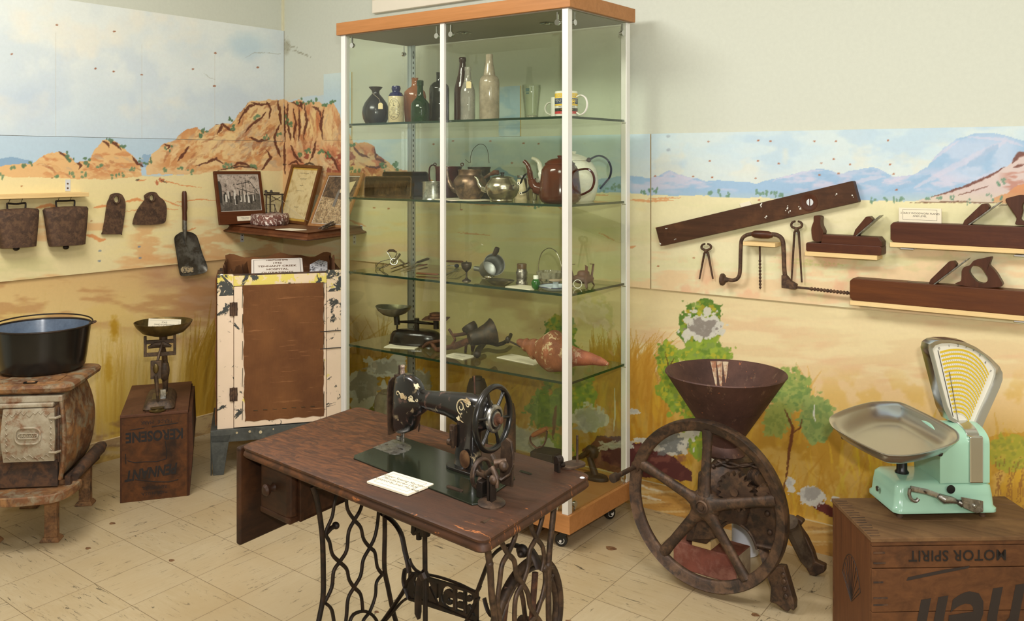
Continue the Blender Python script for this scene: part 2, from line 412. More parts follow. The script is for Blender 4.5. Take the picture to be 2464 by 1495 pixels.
def holes(cv, pts, col=(150, 85, 50), r=3):
    for x, y in pts: cv.blob(x, y, r*1.3, r*.8, col, .85, .3, 3, .3)

# ---- left wall upper board: sky
def sky_left(cv):
    cv.grad([(-400, (232, 237, 230)), (60, (230, 236, 231)), (200, (222, 231, 231)), (300, (208, 223, 231)), (345, (200, 218, 231)), (405, (190, 212, 228))])
    cv.tone(150, 120, (206, 219, 226), .42, .66, .6); cv.tone(110, 90, (238, 235, 220), .50, .66, .7, (-900, 560, -300, 330))
    cv.tone(70, 80, (200, 214, 226), .48, .66, .5, (20, 640, 90, 340))
    cv.blob(595, 110, 70, 40, (184, 210, 224), .6, .3, 30, .7); cv.blob(60, 240, 90, 60, (188, 204, 222), .5, .3, 40, .8)
def mount_left(cv):
    M = [(352, 404), (366, 370), (392, 347), (420, 338), (438, 318), (455, 310), (475, 307), (500, 318), (520, 300), (536, 295), (555, 300), (572, 278), (590, 256), (605, 243), (640, 241), (676, 238), (684, 240), (684, 420), (352, 420)]
    H1 = [(-250, 420), (-100, 403), (0, 400), (80, 392), (105, 375), (135, 364), (158, 368), (182, 392), (215, 386), (228, 362), (246, 338), (262, 335), (282, 342), (300, 360), (322, 376), (338, 397), (342, 422)]
    cv.begin()
    cv.fill([(-400, 415), (-80, 388), (0, 381), (30, 378), (78, 388), (90, 420), (-400, 430)], (140, 172, 200), 1.5, 14)
    cv.fill([(330, 405), (345, 371), (362, 372), (374, 400)], (150, 180, 206), 1.5, 8)
    cv.fill(M, (230, 194, 142), 3, 12); cv.fill(H1+[(342, 440), (-250, 440)], (230, 186, 128), 2.5, 12)
    cv.tone(26, 14, (206, 140, 84), .46, .6, .8, (360, 690, 240, 440)); cv.tone(16, 22, (238, 208, 148), .5, .62, .8, (440, 690, 240, 420))
    cv.tone(30, 12, (204, 136, 84), .5, .62, .8, (60, 345, 345, 440)); cv.tone(20, 12, (190, 168, 140), .55, .66, .7, (520, 690, 300, 440))
    rocky(cv, (390, 650, 300, 415), 95, (-62, -24), (18, 50), 3); rocky(cv, (560, 678, 250, 400), 70, (-80, -30), (14, 44), 7)
    rocky(cv, (90, 335, 372, 420), 46, (10, 40), (10, 34), 11)
    for p in ([(572, 300), (584, 275), (600, 256), (620, 250)], [(605, 246), (628, 252), (650, 250)], [(640, 244), (652, 262), (648, 285)], [(668, 240), (672, 262), (676, 300)],
              [(520, 300), (536, 297), (548, 310), (562, 318)], [(536, 296), (530, 312), (520, 322)], [(590, 320), (606, 300), (628, 284), (640, 270)], [(640, 360), (652, 380), (640, 395), (628, 410)],
              [(660, 340), (668, 362), (676, 378)], [(455, 352), (440, 372), (428, 388)], [(600, 330), (622, 340), (650, 335)], [(470, 400), (500, 390), (520, 382), (540, 396)],
              [(555, 404), (575, 392), (596, 396), (618, 408)], [(244, 338), (258, 345), (262, 356)], [(262, 338), (280, 348), (292, 362)], [(318, 376), (330, 392), (344, 402)],
              [(140, 364), (156, 374), (168, 386)], [(180, 388), (196, 398), (190, 408)], [(350, 340), (376, 352)], [(395, 348), (408, 350), (402, 360)], [(672, 300), (660, 330), (664, 350)]):
        cv.stroke(p, 6, DARK, .85, 2.5)
    for p in ([(0, 432), (60, 434), (110, 430), (180, 433)], [(-200, 440), (-60, 434), (0, 432)], [(520, 412), (580, 400), (620, 405)]): cv.stroke(p, 4.5, (84, 50, 34), .85, 1.5)
    cv.end()
def tufts_left(cv):
    G = (92, 122, 88)
    tufts(cv, [(492, 318), (482, 326), (560, 303), (552, 290), (404, 356), (360, 388), (342, 392), (262, 338), (296, 352), (165, 372), (172, 382), (205, 386), (210, 396), (76, 390), (58, 400)], G, 6, 4, 5)
    tufts(cv, [(4, 422), (30, 402), (275, 424), (292, 420), (320, 405), (396, 408), (436, 406), (456, 412), (140, 424), (168, 420), (205, 420), (240, 402), (640, 330), (618, 282), (668, 326), (540, 400), (556, 398), (614, 402)], (104, 136, 98), 6, 4, 8, .8)

cvA = Canvas('x', .012, LU0, -.004, ZS+.001, ZT, RES); sky_left(cvA); mount_left(cvA); tufts_left(cvA)
holes(cvA, [(28, 130), (137, 60), (230, 165), (341, 180), (464, 166), (516, 207), (518, 128), (273, 172), (275, 76), (620, 162)])
cvA.stroke([(590, 140), (612, 127), (650, 128), (679, 130)], 1.6, (150, 150, 130), .5, 2); cvA.stroke([(490, 176), (505, 188), (520, 191)], 1.6, (160, 160, 140), .5, 1)
for x in (134, 341, 517): cvA.stroke([(x, 60+x*.14), (x, 340)], 1.2, (200, 190, 170), .35, .5, False)
def desert_left(cv):
    cv.fill([(-900, 470), (0, 425), (250, 432), (480, 418), (560, 408), (690, 412), (690, 760), (-900, 900)], (235, 218, 164), 3, 20)
    cv.tone(160, 34, (240, 222, 160), .45, .6, .7, (-900, 690, 425, 760)); cv.tone(120, 26, (228, 176, 118), .52, .66, .75, (-400, 690, 500, 700))
    cv.tone(200, 50, (206, 200, 140), .5, .62, .5, (-900, 460, 560, 720)); cv.tone(50, 18, (224, 170, 112), .5, .64, .7, (300, 690, 520, 660))
    O = (222, 140, 80)
    for p, w in (([(84, 500), (120, 494), (140, 500)], 9), ([(205, 566), (222, 568), (240, 578), (255, 577)], 9), ([(300, 486), (330, 480), (345, 484)], 7), ([(225, 500), (262, 494)], 6), ([(420, 488), (470, 480), (520, 482)], 3),
                 ([(388, 478), (420, 492), (448, 500)], 3), ([(440, 560), (470, 548)], 4), ([(372, 439), (400, 436), (440, 446), (486, 452)], 3), ([(330, 436), (352, 432)], 4), ([(300, 510), (360, 500), (430, 505)], 3)):
        cv.stroke(p, w, O, .8, 2)
    tufts(cv, [(378, 438), (390, 436)], (196, 120, 80), 6, 3); cv.stroke([(388, 434), (402, 441)], 3, (60, 40, 30), .8, 1); cv.stroke([(326, 434), (336, 432)], 4, (60, 40, 30), .8, 1)
cvB = Canvas('x', .012, LU0, -.004, ZB, ZS-.001, RES)
cvB.grad([(300, (190, 211, 226)), (420, (184, 208, 224)), (430, (232, 212, 150)), (900, (228, 200, 140))]); mount_left(cvB); desert_left(cvB); tufts_left(cvB)
holes(cvB, [(240, 604), (335, 594), (239, 628), (337, 621)], (130, 140, 150), 3.4); holes(cvB, [(52, 448), (220, 532)], (170, 110, 60), 2.4)
# ---- left wall below the boards
def low_left(cv):
    cv.grad([(600, (206, 170, 124)), (680, (222, 186, 124)), (760, (232, 202, 136)), (900, (232, 202, 134)), (1100, (206, 178, 128)), (1500, (190, 162, 116))])
    cv.tone(120, 40, (186, 138, 104), .42, .66, .7, (330, 690, 610, 860)); cv.tone(90, 60, (228, 196, 120), .45, .62, .7, (-600, 420, 690, 1000))
    cv.tone(80, 20, (190, 138, 86), .5, .66, .6, (-600, 690, 640, 820)); cv.tone(60, 90, (226, 200, 130), .5, .65, .6, (180, 470, 760, 1050))
    cv.fill([(446, 1060), (452, 930), (474, 880), (498, 830), (516, 790), (560, 790), (700, 780), (700, 1060)], (188, 146, 50), 16, 12, .8)
    grass(cv, 446, 530, 960, 150, 60, [(182, 140, 40), (196, 154, 60), (166, 126, 30)], .22, (4, 9), 77, .10, 1.2, 60)
    cv.tone(14, 90, (150, 112, 24), .45, .62, .6, (430, 700, 780, 1060))
    GC = [(178, 136, 34), (160, 118, 22), (192, 150, 44), (140, 104, 26), (200, 164, 70)]
    grass(cv, 452, 700, 1030, 240, 260, GC, .16, (3, 9), 4, .12, .6, 40); grass(cv, 232, 330, 1040, 230, 90, [(206, 168, 60), (212, 178, 84), (184, 140, 40)], .02, (3, 8), 9, .06, .32, 40)
    grass(cv, 330, 452, 960, 170, 60, [(206, 176, 80), (190, 150, 50), (166, 132, 60)], .05, (2, 6), 10, .12, .25, 40); grass(cv, -400, 120, 1000, 220, 120, [(200, 166, 70), (212, 180, 96)], 0, (3, 8), 12, .1, .2, 60)
    cv.blob(275, 790, 14, 32, (186, 140, 20), .8, .4, 10, .5); cv.blob(262, 890, 12, 40, (190, 144, 24), .6, .4, 10, .5)
    cv.tone(60, 24, (150, 112, 70), .45, .62, .7, (-300, 690, 980, 1140))
cvL = Canvas('x', 0, LU0, 0, .0, ZB+.02, .0042); low_left(cvL)
# upper plain parts of the left wall
cvU = Canvas('x', 0, LU0, 0, ZB+.02, 2.95, .03); cvU.C[:] = np.array(WALLC)/255
# smudge in the corner
# ---- back wall boards
def sky_back(cv):
    cv.grad([(150, (200, 220, 226)), (330, (200, 221, 230)), (380, (206, 224, 230)), (430, (214, 224, 222)), (470, (226, 226, 206))])
    cv.tone(120, 60, (216, 228, 226), .45, .62, .7); cv.tone(90, 40, (188, 212, 228), .5, .64, .7, (840, 2464, 200, 440)); cv.tone(90, 60, (228, 226, 208), .55, .66, .5, (950, 2300, 330, 440))
def hills_back(cv):
    B, B2, P = (160, 192, 222), (150, 184, 216), (212, 208, 226)
    cv.begin()
    cv.fill([(1160, 450), (1180, 414), (1200, 402), (1225, 418), (1260, 430), (1300, 450)], (150, 180, 208), 2, 14)
    cv.fill([(1300, 462), (1400, 440), (1500, 422), (1530, 424), (1560, 430), (1590, 420), (1612, 410), (1650, 424), (1700, 436), (1760, 434), (1820, 442), (1900, 420), (1975, 406), (2020, 418), (2062, 408), (2100, 402), (2125, 412), (2150, 425), (2200, 420), (2230, 402), (2260, 366), (2300, 335), (2350, 320), (2400, 322), (2500, 348), (2700, 380), (2700, 500), (1300, 500)], B, 2.5, 16)
    cv.tone(60, 16, P, .48, .62, .8, (1500, 2470, 400, 475)); cv.tone(70, 50, (196, 210, 232), .46, .6, .7, (2180, 2464, 310, 480))
    for p, w in (([(1570, 440), (1612, 416), (1650, 430), (1690, 440)], 6), ([(1860, 436), (1930, 414), (1980, 410)], 6), ([(2120, 440), (2180, 428), (2260, 372), (2310, 336)], 9), ([(2200, 452), (2290, 404), (2380, 360), (2420, 340)], 16), ([(2020, 452), (2090, 430), (2130, 424)], 9), ([(2330, 330), (2420, 336), (2464, 352)], 8)): cv.stroke(p, w, P, .6, 3)
    for p, w in (([(2330, 400), (2370, 380), (2400, 350)], 26), ([(2130, 462), (2200, 440), (2240, 420)], 12), ([(1960, 418), (1990, 424), (2010, 420)], 10), ([(2080, 412), (2110, 410)], 8)): cv.stroke(p, w, B2, .6, 4)
    cv.fill([(2190, 486), (2260, 470), (2330, 448), (2400, 415), (2440, 390), (2464, 368), (2560, 330), (2720, 320), (2720, 500), (2190, 500)], (214, 196, 190), 2, 12)
    cv.tone(40, 12, (188, 130, 112), .5, .62, .8, (2400, 2720, 390, 490)); cv.fill([(2390, 480), (2440, 452), (2500, 430), (2720, 400), (2720, 500), (2390, 500)], (214, 150, 104), 3, 14)
    for p, w in (([(2240, 476), (2320, 450), (2390, 420), (2416, 402)], 6), ([(2436, 392), (2450, 372), (2470, 370)], 12), ([(2300, 472), (2380, 448)], 3), ([(2440, 402), (2464, 396)], 6)): cv.stroke(p, w, (110, 58, 44), .85, 2)
    cv.end()
def rocks_back(cv):
    M = [(676, 238), (700, 246), (722, 240), (742, 248), (770, 246), (782, 256), (800, 246), (812, 262), (825, 300), (838, 318), (850, 345), (880, 342), (900, 352), (905, 368), (918, 380), (938, 390), (950, 404), (985, 410), (1030, 430), (1075, 448), (1075, 470), (676, 470)]
    cv.begin(); cv.fill(M, (226, 184, 132), 3, 12); cv.tone(10, 50, (196, 118, 70), .45, .6, .85, (684, 830, 236, 350)); cv.tone(14, 40, (236, 204, 140), .5, .62, .8, (690, 825, 240, 345))
    cv.tone(24, 22, (200, 120, 82), .46, .6, .85, (684, 990, 335, 450)); cv.tone(20, 20, (214, 186, 142), .52, .62, .8, (700, 960, 335, 440)); cv.tone(18, 18, (140, 62, 44), .56, .62, .8, (684, 960, 340, 440))
    rocky(cv, (690, 822, 262, 330), 60, (70, 105), (16, 60), 21); rocky(cv, (690, 940, 345, 430), 70, (20, 100), (10, 34), 22)
    for p in ([(692, 246), (690, 290), (700, 338)], [(705, 262), (712, 300), (706, 336)], [(718, 258), (722, 300), (718, 340)], [(732, 250), (738, 290), (730, 334)], [(748, 256), (766, 262), (775, 290)], [(780, 262), (772, 300), (776, 336)], [(700, 244), (720, 256), (735, 244)],
              [(760, 340), (755, 366), (745, 390)], [(700, 350), (712, 378), (730, 392)], [(780, 365), (800, 380), (815, 412)], [(848, 352), (866, 372), (890, 380)], [(900, 356), (906, 382), (930, 392)], [(880, 400), (905, 404), (925, 395)], [(692, 396), (712, 388), (724, 400)], [(684, 252), (686, 340)], [(684, 340), (686, 420)], [(722, 245), (728, 262)]):
        cv.stroke(p, 6, DARK, .85, 2.5)
    for p in ([(640, 395), (690, 396)], [(720, 402), (745, 392), (758, 398)]): cv.stroke(p, 5, (60, 44, 34), .8, 2)
    cv.end()
    tufts(cv, [(715, 248), (738, 250), (752, 248), (784, 252), (800, 246), (724, 372), (740, 366), (772, 362), (790, 372), (700, 300), (690, 284), (850, 350), (845, 406), (860, 412), (918, 398), (950, 402), (954, 392), (925, 408)], (92, 126, 84), 6, 4, 15)
def desert_back(cv):
    cv.fill([(600, 424), (700, 428), (960, 420), (1020, 438), (1100, 452), (1300, 462), (1500, 462), (1560, 470), (1680, 472), (1900, 478), (2160, 484), (2350, 488), (2720, 486), (2720, 900), (600, 900)], (236, 226, 182), 3, 20)
    cv.tone(200, 40, (228, 222, 172), .45, .6, .8, (600, 2720, 460, 800)); cv.tone(140, 30, (240, 206, 160), .5, .62, .8, (600, 2720, 560, 800)); cv.tone(60, 24, (212, 204, 146), .5, .64, .5, (1900, 2464, 500, 760))
    cv.tone(120, 24, (238, 214, 150), .5, .62, .6, (680, 1560, 460, 620))
    cv.tone(50, 60, (236, 178, 140), .52, .64, .55, (1600, 2100, 600, 740))
    O = (224, 152, 96)
    for p, w in (([(850, 430), (950, 424), (1060, 444)], 9), ([(1100, 486), (1160, 492), (1240, 490), (1300, 500)], 6), ([(1508, 480), (1560, 484), (1620, 482)], 6), ([(1508, 596), (1530, 594)], 5), ([(1440, 560), (1480, 580)], 3), ([(1560, 478), (1640, 476)], 3), ([(1100, 560), (1180, 566)], 3), ([(840, 530), (880, 545)], 7), ([(1330, 470), (1352, 508)], 5), ([(1400, 470), (1464, 470)], 4)): cv.stroke(p, w, O, .75, 2)
    for p in ([(1860, 620), (1960, 628), (2040, 640)], [(1900, 632), (2000, 640)]): cv.stroke(p, 6, (190, 200, 110), .5, 2, dry=.5)
    cv.stroke([(2190, 488), (2300, 486), (2400, 489)], 4, (110, 74, 50), .8, 1.5); cv.stroke([(2400, 495), (2430, 492)], 3, (70, 50, 40), .7, 1)
def trees_back(cv):
    G = (112, 148, 122)
    tufts(cv, [(1548, 462), (1562, 456), (1575, 462), (1450, 454), (1470, 452), (1484, 445), (1490, 450), (1712, 466), (1730, 466), (1752, 470), (1824, 462), (1850, 464), (1866, 466), (1880, 470), (1836, 466), (2100, 484), (2136, 480), (2152, 478), (2170, 482), (2236, 480), (2262, 478), (2290, 478), (2330, 486), (2382, 474), (2405, 476), (2420, 436), (2400, 444), (1290, 500), (1300, 494), (955, 396)], G, 6, 4, 31, .85)
seam1 = [(1203, 208), (1254, 207)]
cvC = Canvas('y', -.012, .004, 2.478, ZB, ZS, RES); sky_back(cvC); hills_back(cvC); desert_back(cvC); rocks_back(cvC); trees_back(cvC)
cvC.stroke([(1108, 480), (1108, 505)], 1.6, (110, 90, 60), .6, 0, False)
for x in (640,): cvC.stroke([(x, 0), (x, 1)], 1, (0, 0, 0))
cvD = Canvas('y', -.012, 2.483, BU1, ZB, ZS, RES); sky_back(cvD); hills_back(cvD); desert_back(cvD); trees_back(cvD)
for c_ in (cvC, cvD):
    holes(c_, [(1705, 341), (1825, 338), (1854, 340), (1960, 340), (1708, 388), (1874, 394), (1976, 393), (2046, 396), (1824, 387), (2006, 383), (2142, 396), (1714, 427), (1818, 429), (1972, 421), (2018, 418), (2150, 419), (2157, 457), (1576, 424), (1668, 425), (1826, 482), (1580, 549), (2137, 338), (2012, 340),
                (1296, 346), (1232, 392), (1110, 505), (1043, 347), (860, 335), (1090, 339), (1180, 340), (900, 500), (935, 502), (1260, 345), (1584, 641), (1669, 621)], (170, 96, 56), 2.8)
    holes(c_, [(1608, 328), (1608, 361)], (170, 182, 192), 5)
# painted strip boards above the seam, back wall
def aty_u(x): return aty(x, 300, 0).x
uE0, uE1, uF0, uF1 = aty_u(782), aty_u(848), aty_u(1203), aty_u(1254)
cvE = Canvas('y', -.010, uE0, uE1, ZS+.002, aty(815, 176, 0).z, RES); cvE.grad([(170, (208, 224, 220)), (240, (190, 214, 224)), (300, (200, 220, 226))]); rocks_back(cvE)
cvF = Canvas('y', -.010, uF0, uF1, ZS+.002, aty(1228, 208, 0).z, RES); cvF.grad([(200, (176, 200, 222)), (330, (168, 200, 226))]); cvF.tone(40, 30, (206, 220, 226), .45, .6, .8)
# corner strip painted straight on the wall
cvG = Canvas('y', 0, 0, 1.3, ZS-.02, 2.02, .0042); cvG.C[:] = np.array(WALLC)/255
cvG.fill([(676, 246), (700, 240), (742, 232), (782, 228), (782, 300), (676, 300)], (196, 214, 220), 2, 10)
sl = cvG.win(600, 784, 60, 420); keep = cvG.C.copy(); rocks_back(cvG); cvG.C = np.where((cvG.X < 784)[..., None], cvG.C, keep)
cvH = Canvas('y', 0, 1.3, BU1, ZS-.02, 2.02, .03); cvH.C[:] = np.array(WALLC)/255
cvI = Canvas('y', 0, 0, BU1, 2.02, 2.95, .008); cvI.C[:] = np.array(WALLC)/255
for p, w in (([(684, 118), (710, 122), (735, 132), (748, 138)], 2.2), ([(684, 96), (700, 112), (720, 115)], 2), ([(690, 128), (720, 126), (742, 134)], 1.6)): cvI.stroke(p, w, (130, 124, 100), .6, 2)
cvI.blob(690, 112, 10, 26, (150, 144, 118), .6, .4, 8, .8)
# ---- back wall below the boards
def low_back(cv):
    cv.grad([(600, (222, 190, 140)), (690, (230, 208, 158)), (760, (232, 213, 164)), (860, (232, 205, 156)), (960, (230, 196, 140)), (1100, (206, 164, 80)), (1300, (196, 150, 80))])
    cv.tone(180, 26, (230, 184, 142), .5, .66, .4, (1500, 2600, 720, 960)); cv.tone(150, 30, (240, 222, 172), .5, .62, .7, (1500, 2600, 700, 960)); cv.tone(120, 60, (200, 164, 120), .5, .64, .6, (680, 1500, 620, 860))
    OC = [(206, 150, 40), (190, 136, 34), (214, 164, 60), (178, 122, 24), (220, 176, 50), (196, 156, 70)]
    # ochre ground rising to both sides
    cv.fill([(680, 840), (820, 800), (900, 840), (1000, 860), (1100, 850), (1250, 880), (1330, 900), (1410, 850), (1500, 860), (1560, 880), (1580, 930), (1640, 980), (1760, 1000), (1880, 980), (2000, 1010), (2080, 980), (2150, 1000), (2240, 1040), (2360, 1050), (2464, 1040), (2700, 1060), (2700, 1400), (680, 1400)], (200, 152, 54), 12, 34)
    cv.tone(40, 60, (186, 138, 36), .42, .6, .7, (680, 1600, 860, 1320)); cv.tone(40, 60, (186, 138, 36), .42, .6, .7, (1500, 2700, 1010, 1320)); cv.tone(50, 50, (218, 178, 92), .5, .62, .7, (680, 2700, 880, 1320)); cv.tone(26, 30, (150, 112, 30), .56, .66, .6, (680, 1500, 860, 1200))
    grass(cv, 1405, 1600, 1010, 150, 170, OC, -.02, (3, 8), 41, .3, .75, 50); grass(cv, 1500, 1560, 930, 100, 60, [(212, 160, 60), (196, 140, 40)], .35, (3, 7), 42, .3, .8, 40)
    grass(cv, 1420, 1500, 900, 90, 70, [(196, 144, 40), (180, 128, 34)], .0, (3, 7), 142, .12, .8, 20)
    grass(cv, 690, 960, 900, 110, 120, [(176, 134, 40), (160, 120, 30), (196, 156, 70)], .1, (3, 7), 43, .3, .7, 50); grass(cv, 900, 1340, 1000, 110, 150, OC, .2, (3, 8), 44, .35, .5, 60)
    grass(cv, 1760, 1960, 1010, 90, 70, OC, .1, (3, 8), 45, .3, .6, 60); grass(cv, 2000, 2600, 1120, 80, 150, [(212, 166, 40), (222, 184, 50), (198, 148, 40)], -.1, (4, 9), 46, .3, .7, 60)
    grass(cv, 1590, 2300, 1240, 110, 200, OC+[(208, 186, 60)], 0, (3, 7), 47, .4, .6, 60)
    Gs = [(140, 166, 52), (120, 150, 44), (164, 182, 60), (104, 136, 44), (186, 180, 48), (132, 156, 70)]
    Gd = [(84, 122, 34), (104, 140, 40), (130, 156, 44), (156, 162, 40), (176, 160, 40)]
    # tree with the damaged crown
    foliage(cv, 1688, 790, 46, 66, Gd+Gs, 130, 51); foliage(cv, 1700, 860, 60, 36, Gs, 70, 52); foliage(cv, 1606, 868, 24, 44, Gs+[(200, 180, 40)], 60, 53, (6, 12)); foliage(cv, 1650, 940, 56, 56, Gs+[(196, 186, 50)], 110, 54)
    foliage(cv, 1690, 1040, 50, 60, Gs, 60, 55)
    for p in ([(1612, 900), (1606, 870), (1600, 845)], [(1610, 885), (1622, 862)]): cv.stroke(p, 3, (86, 60, 24), .8, 1)
    foliage(cv, 1900, 940, 46, 52, [(150, 168, 84), (128, 152, 76), (164, 172, 90), (112, 142, 72)], 110, 56); foliage(cv, 1965, 1010, 38, 56, [(150, 166, 90), (136, 154, 84), (120, 146, 78)], 90, 57); foliage(cv, 1870, 1010, 30, 40, [(160, 168, 80), (140, 154, 70)], 40, 58)
    cv.stroke([(1892, 1150), (1900, 1080), (1908, 1030), (1888, 985)], 8, (104, 52, 20), .9, 2); cv.stroke([(1905, 1045), (1925, 1030), (1930, 1010)], 4, (104, 52, 20), .85, 1); cv.stroke([(1880, 1200), (1892, 1150)], 6, (104, 60, 30), .8, 1)
    foliage(cv, 2300, 1120, 60, 40, [(190, 190, 60), (170, 176, 60)], 30, 59); foliage(cv, 2430, 1090, 50, 40, [(170, 164, 50), (150, 150, 50), (190, 170, 60)], 60, 60); foliage(cv, 2600, 1100, 80, 60, Gs, 60, 160)
    for k in range(9): cv.stroke([(2390+k*9, 1230), (2400+k*9-6*(k % 3), 1160), (2395+k*12, 1100)], 2.5, (140, 90, 40), .7, 3)
    # tree behind the display cabinet
    foliage(cv, 1350, 800, 36, 44, Gd, 90, 61); foliage(cv, 1350, 880, 52, 60, Gd+Gs, 110, 62); foliage(cv, 1330, 985, 60, 44, [(112, 146, 50), (134, 160, 56), (96, 130, 44)], 90, 63); foliage(cv, 1400, 940, 30, 50, Gs, 40, 64); foliage(cv, 1480, 1100, 40, 30, Gs, 40, 65); foliage(cv, 1330, 1100, 40, 50, Gs, 50, 66)
    cv.stroke([(1330, 1060), (1334, 1010), (1338, 975)], 9, (110, 62, 24), .85, 2)
    foliage(cv, 940, 990, 50, 40, [(120, 120, 40), (140, 130, 40)], 30, 67)
    for k in range(7): cv.stroke([(2070+k*28, 1150-k*4), (2062+k*26, 1080), (2050+k*22, 1030)], 5, (222, 190, 44), .75, 2)
    # fallen maroon rocks low on the wall
    cv.fill([(1400, 1085), (1440, 1050), (1490, 1050), (1530, 1070), (1560, 1060), (1620, 1100), (1660, 1130), (1668, 1160), (1560, 1150), (1480, 1140), (1420, 1120)], (96, 46, 44), 4, 14)
    cv.tone(20, 14, (140, 84, 70), .52, .62, .7, (1400, 1670, 1050, 1160)); cv.fill([(1960, 1200), (2010, 1222), (2090, 1240), (2160, 1250), (2150, 1270), (2000, 1246), (1950, 1216)], (104, 44, 36), 3, 12); cv.fill([(1780, 1160), (1830, 1170), (1850, 1190), (1800, 1190)], (120, 60, 40), 3, 9)
    # flaked paint
    flake(cv, 1692, 786, 50, 34, 1, .95, (138, 128, 118)); flake(cv, 1608, 1070, 48, 42, 2, .95, (120, 122, 120)); flake(cv, 1950, 1190, 34, 24, 3, .95, (168, 162, 152)); flake(cv, 1716, 1090, 14, 40, 4, .8); flake(cv, 1670, 1040, 20, 16, 5)
    flake(cv, 930, 885, 60, 24, 6, .95, (168, 162, 146)); flake(cv, 875, 930, 50, 50, 7, .9, (150, 142, 124)); flake(cv, 1010, 920, 44, 50, 8, .9, (160, 150, 130), 50); flake(cv, 1420, 1010, 54, 44, 9, .95, (176, 172, 160)); flake(cv, 1240, 1050, 90, 34, 10, .7, None, 20); flake(cv, 1290, 1080, 50, 24, 11, .8, None, 30)
    flake(cv, 1526, 990, 16, 9, 12); flake(cv, 1512, 1075, 14, 6, 13); flake(cv, 1480, 1070, 50, 7, 14, .8); flake(cv, 1900, 1160, 12, 20, 15); flake(cv, 1540, 1060, 20, 6, 16); flake(cv, 2005, 1010, 8, 5, 17)
    flake(cv, 2010, 1200, 12, 6, 18); flake(cv, 1390, 870, 12, 10, 19, .8); flake(cv, 980, 960, 60, 22, 20, .5)
    for p in ([(1960, 975), (1958, 998), (1962, 1015)], [(1478, 930), (1480, 1000), (1476, 1040)]): cv.stroke(p, 4, (232, 230, 216), .9, .5)
cvK = Canvas('y', 0, 0, BU1, .0, ZB+.02, RES*1.1); low_back(cvK)
cvN = Canvas('y', 0, BU1, 6.2, 0, 2.95, .1); cvN.C[:] = np.array(WALLC)/255; cvO = Canvas('x', 0, -4.8, LU0, 0, 2.95, .1); cvO.C[:] = np.array(WALLC)/255
cvM = Canvas('y', 0, 0, BU1, ZB+.02, ZS-.02, .05); cvM.C[:] = np.array(WALLC)/255
def joinset(name, parts):
    """several coplanar faces of one wall become one object"""
    obs = [c.build(name, M_PAINT) for c in parts]
    bm = bmesh.new()
    for o in obs: bm.from_mesh(o.data)
    me = bpy.data.meshes.new(name); bm.to_mesh(me); bm.free(); me.materials.append(M_PAINT)
    for o in obs: d = o.data; bpy.data.objects.remove(o); bpy.data.meshes.remove(d)
    o = bpy.data.objects.new(name, me); COL.objects.link(o); return o
wall_left = struct(joinset('wall_left', [cvL, cvU, cvO])); wall_back = struct(joinset('wall_back', [cvK, cvM, cvG, cvH, cvI, cvN]))
for c_, lb in ((cvA, 'upper painted board on the left wall, pale cloudy sky'), (cvB, 'lower painted board on the left wall, small orange hills over yellow sand'),
               (cvC, 'long painted board behind the display cabinet, rocky bluff and desert'), (cvD, 'painted board on the right with blue ranges behind the hanging tools'),
               (cvE, 'narrow painted strip board standing above the rock bluff by the cabinet post'), (cvF, 'small blue painted board seen through the cabinet top shelf')):
    tag(c_.build('mural_board', M_PAINT, .011), lb, 'mural board')
# baseboards, painted over with the mural
bbL = Canvas('x', .014, LU0, -.014, 0, .105, .006); low_left(bbL); bbL.put(np.ones(bbL.X.shape), (176, 146, 104), .75); bbL.tone(60, 12, (206, 180, 130), .45, .6, .7); bbL.tone(40, 8, (130, 100, 70), .52, .64, .6)
bbL.tone(90, 20, (196, 160, 60), .5, .6, .5, (-300, 470, 980, 1200))
bbB = Canvas('y', -.014, .014, BU1, 0, .115, .005); bbB.C[:] = np.array((196, 146, 72))/255; bbB.tone(120, 14, (212, 168, 92), .42, .6, .7); bbB.tone(90, 8, (226, 204, 156), .58, .70, .6); bbB.tone(50, 8, (150, 106, 56), .6, .7, .5)
for p in ([(1520, 1160), (1560, 1176), (1600, 1184)], [(1530, 1190), (1590, 1204)], [(1960, 1254), (2000, 1262)]): bbB.stroke(p, 5, (232, 222, 196), .8, 2)
struct(bbL.build('baseboard_left', M_PAINT, .014)); struct(bbB.build('baseboard_back', M_PAINT, .014))
# the seam bead in the corner
struct(MB().box((0, -.012, ZT), (.012, 0, 2.95)).build('trim_1', plain('corner_bead_paint', (212, 208, 178), .6)))

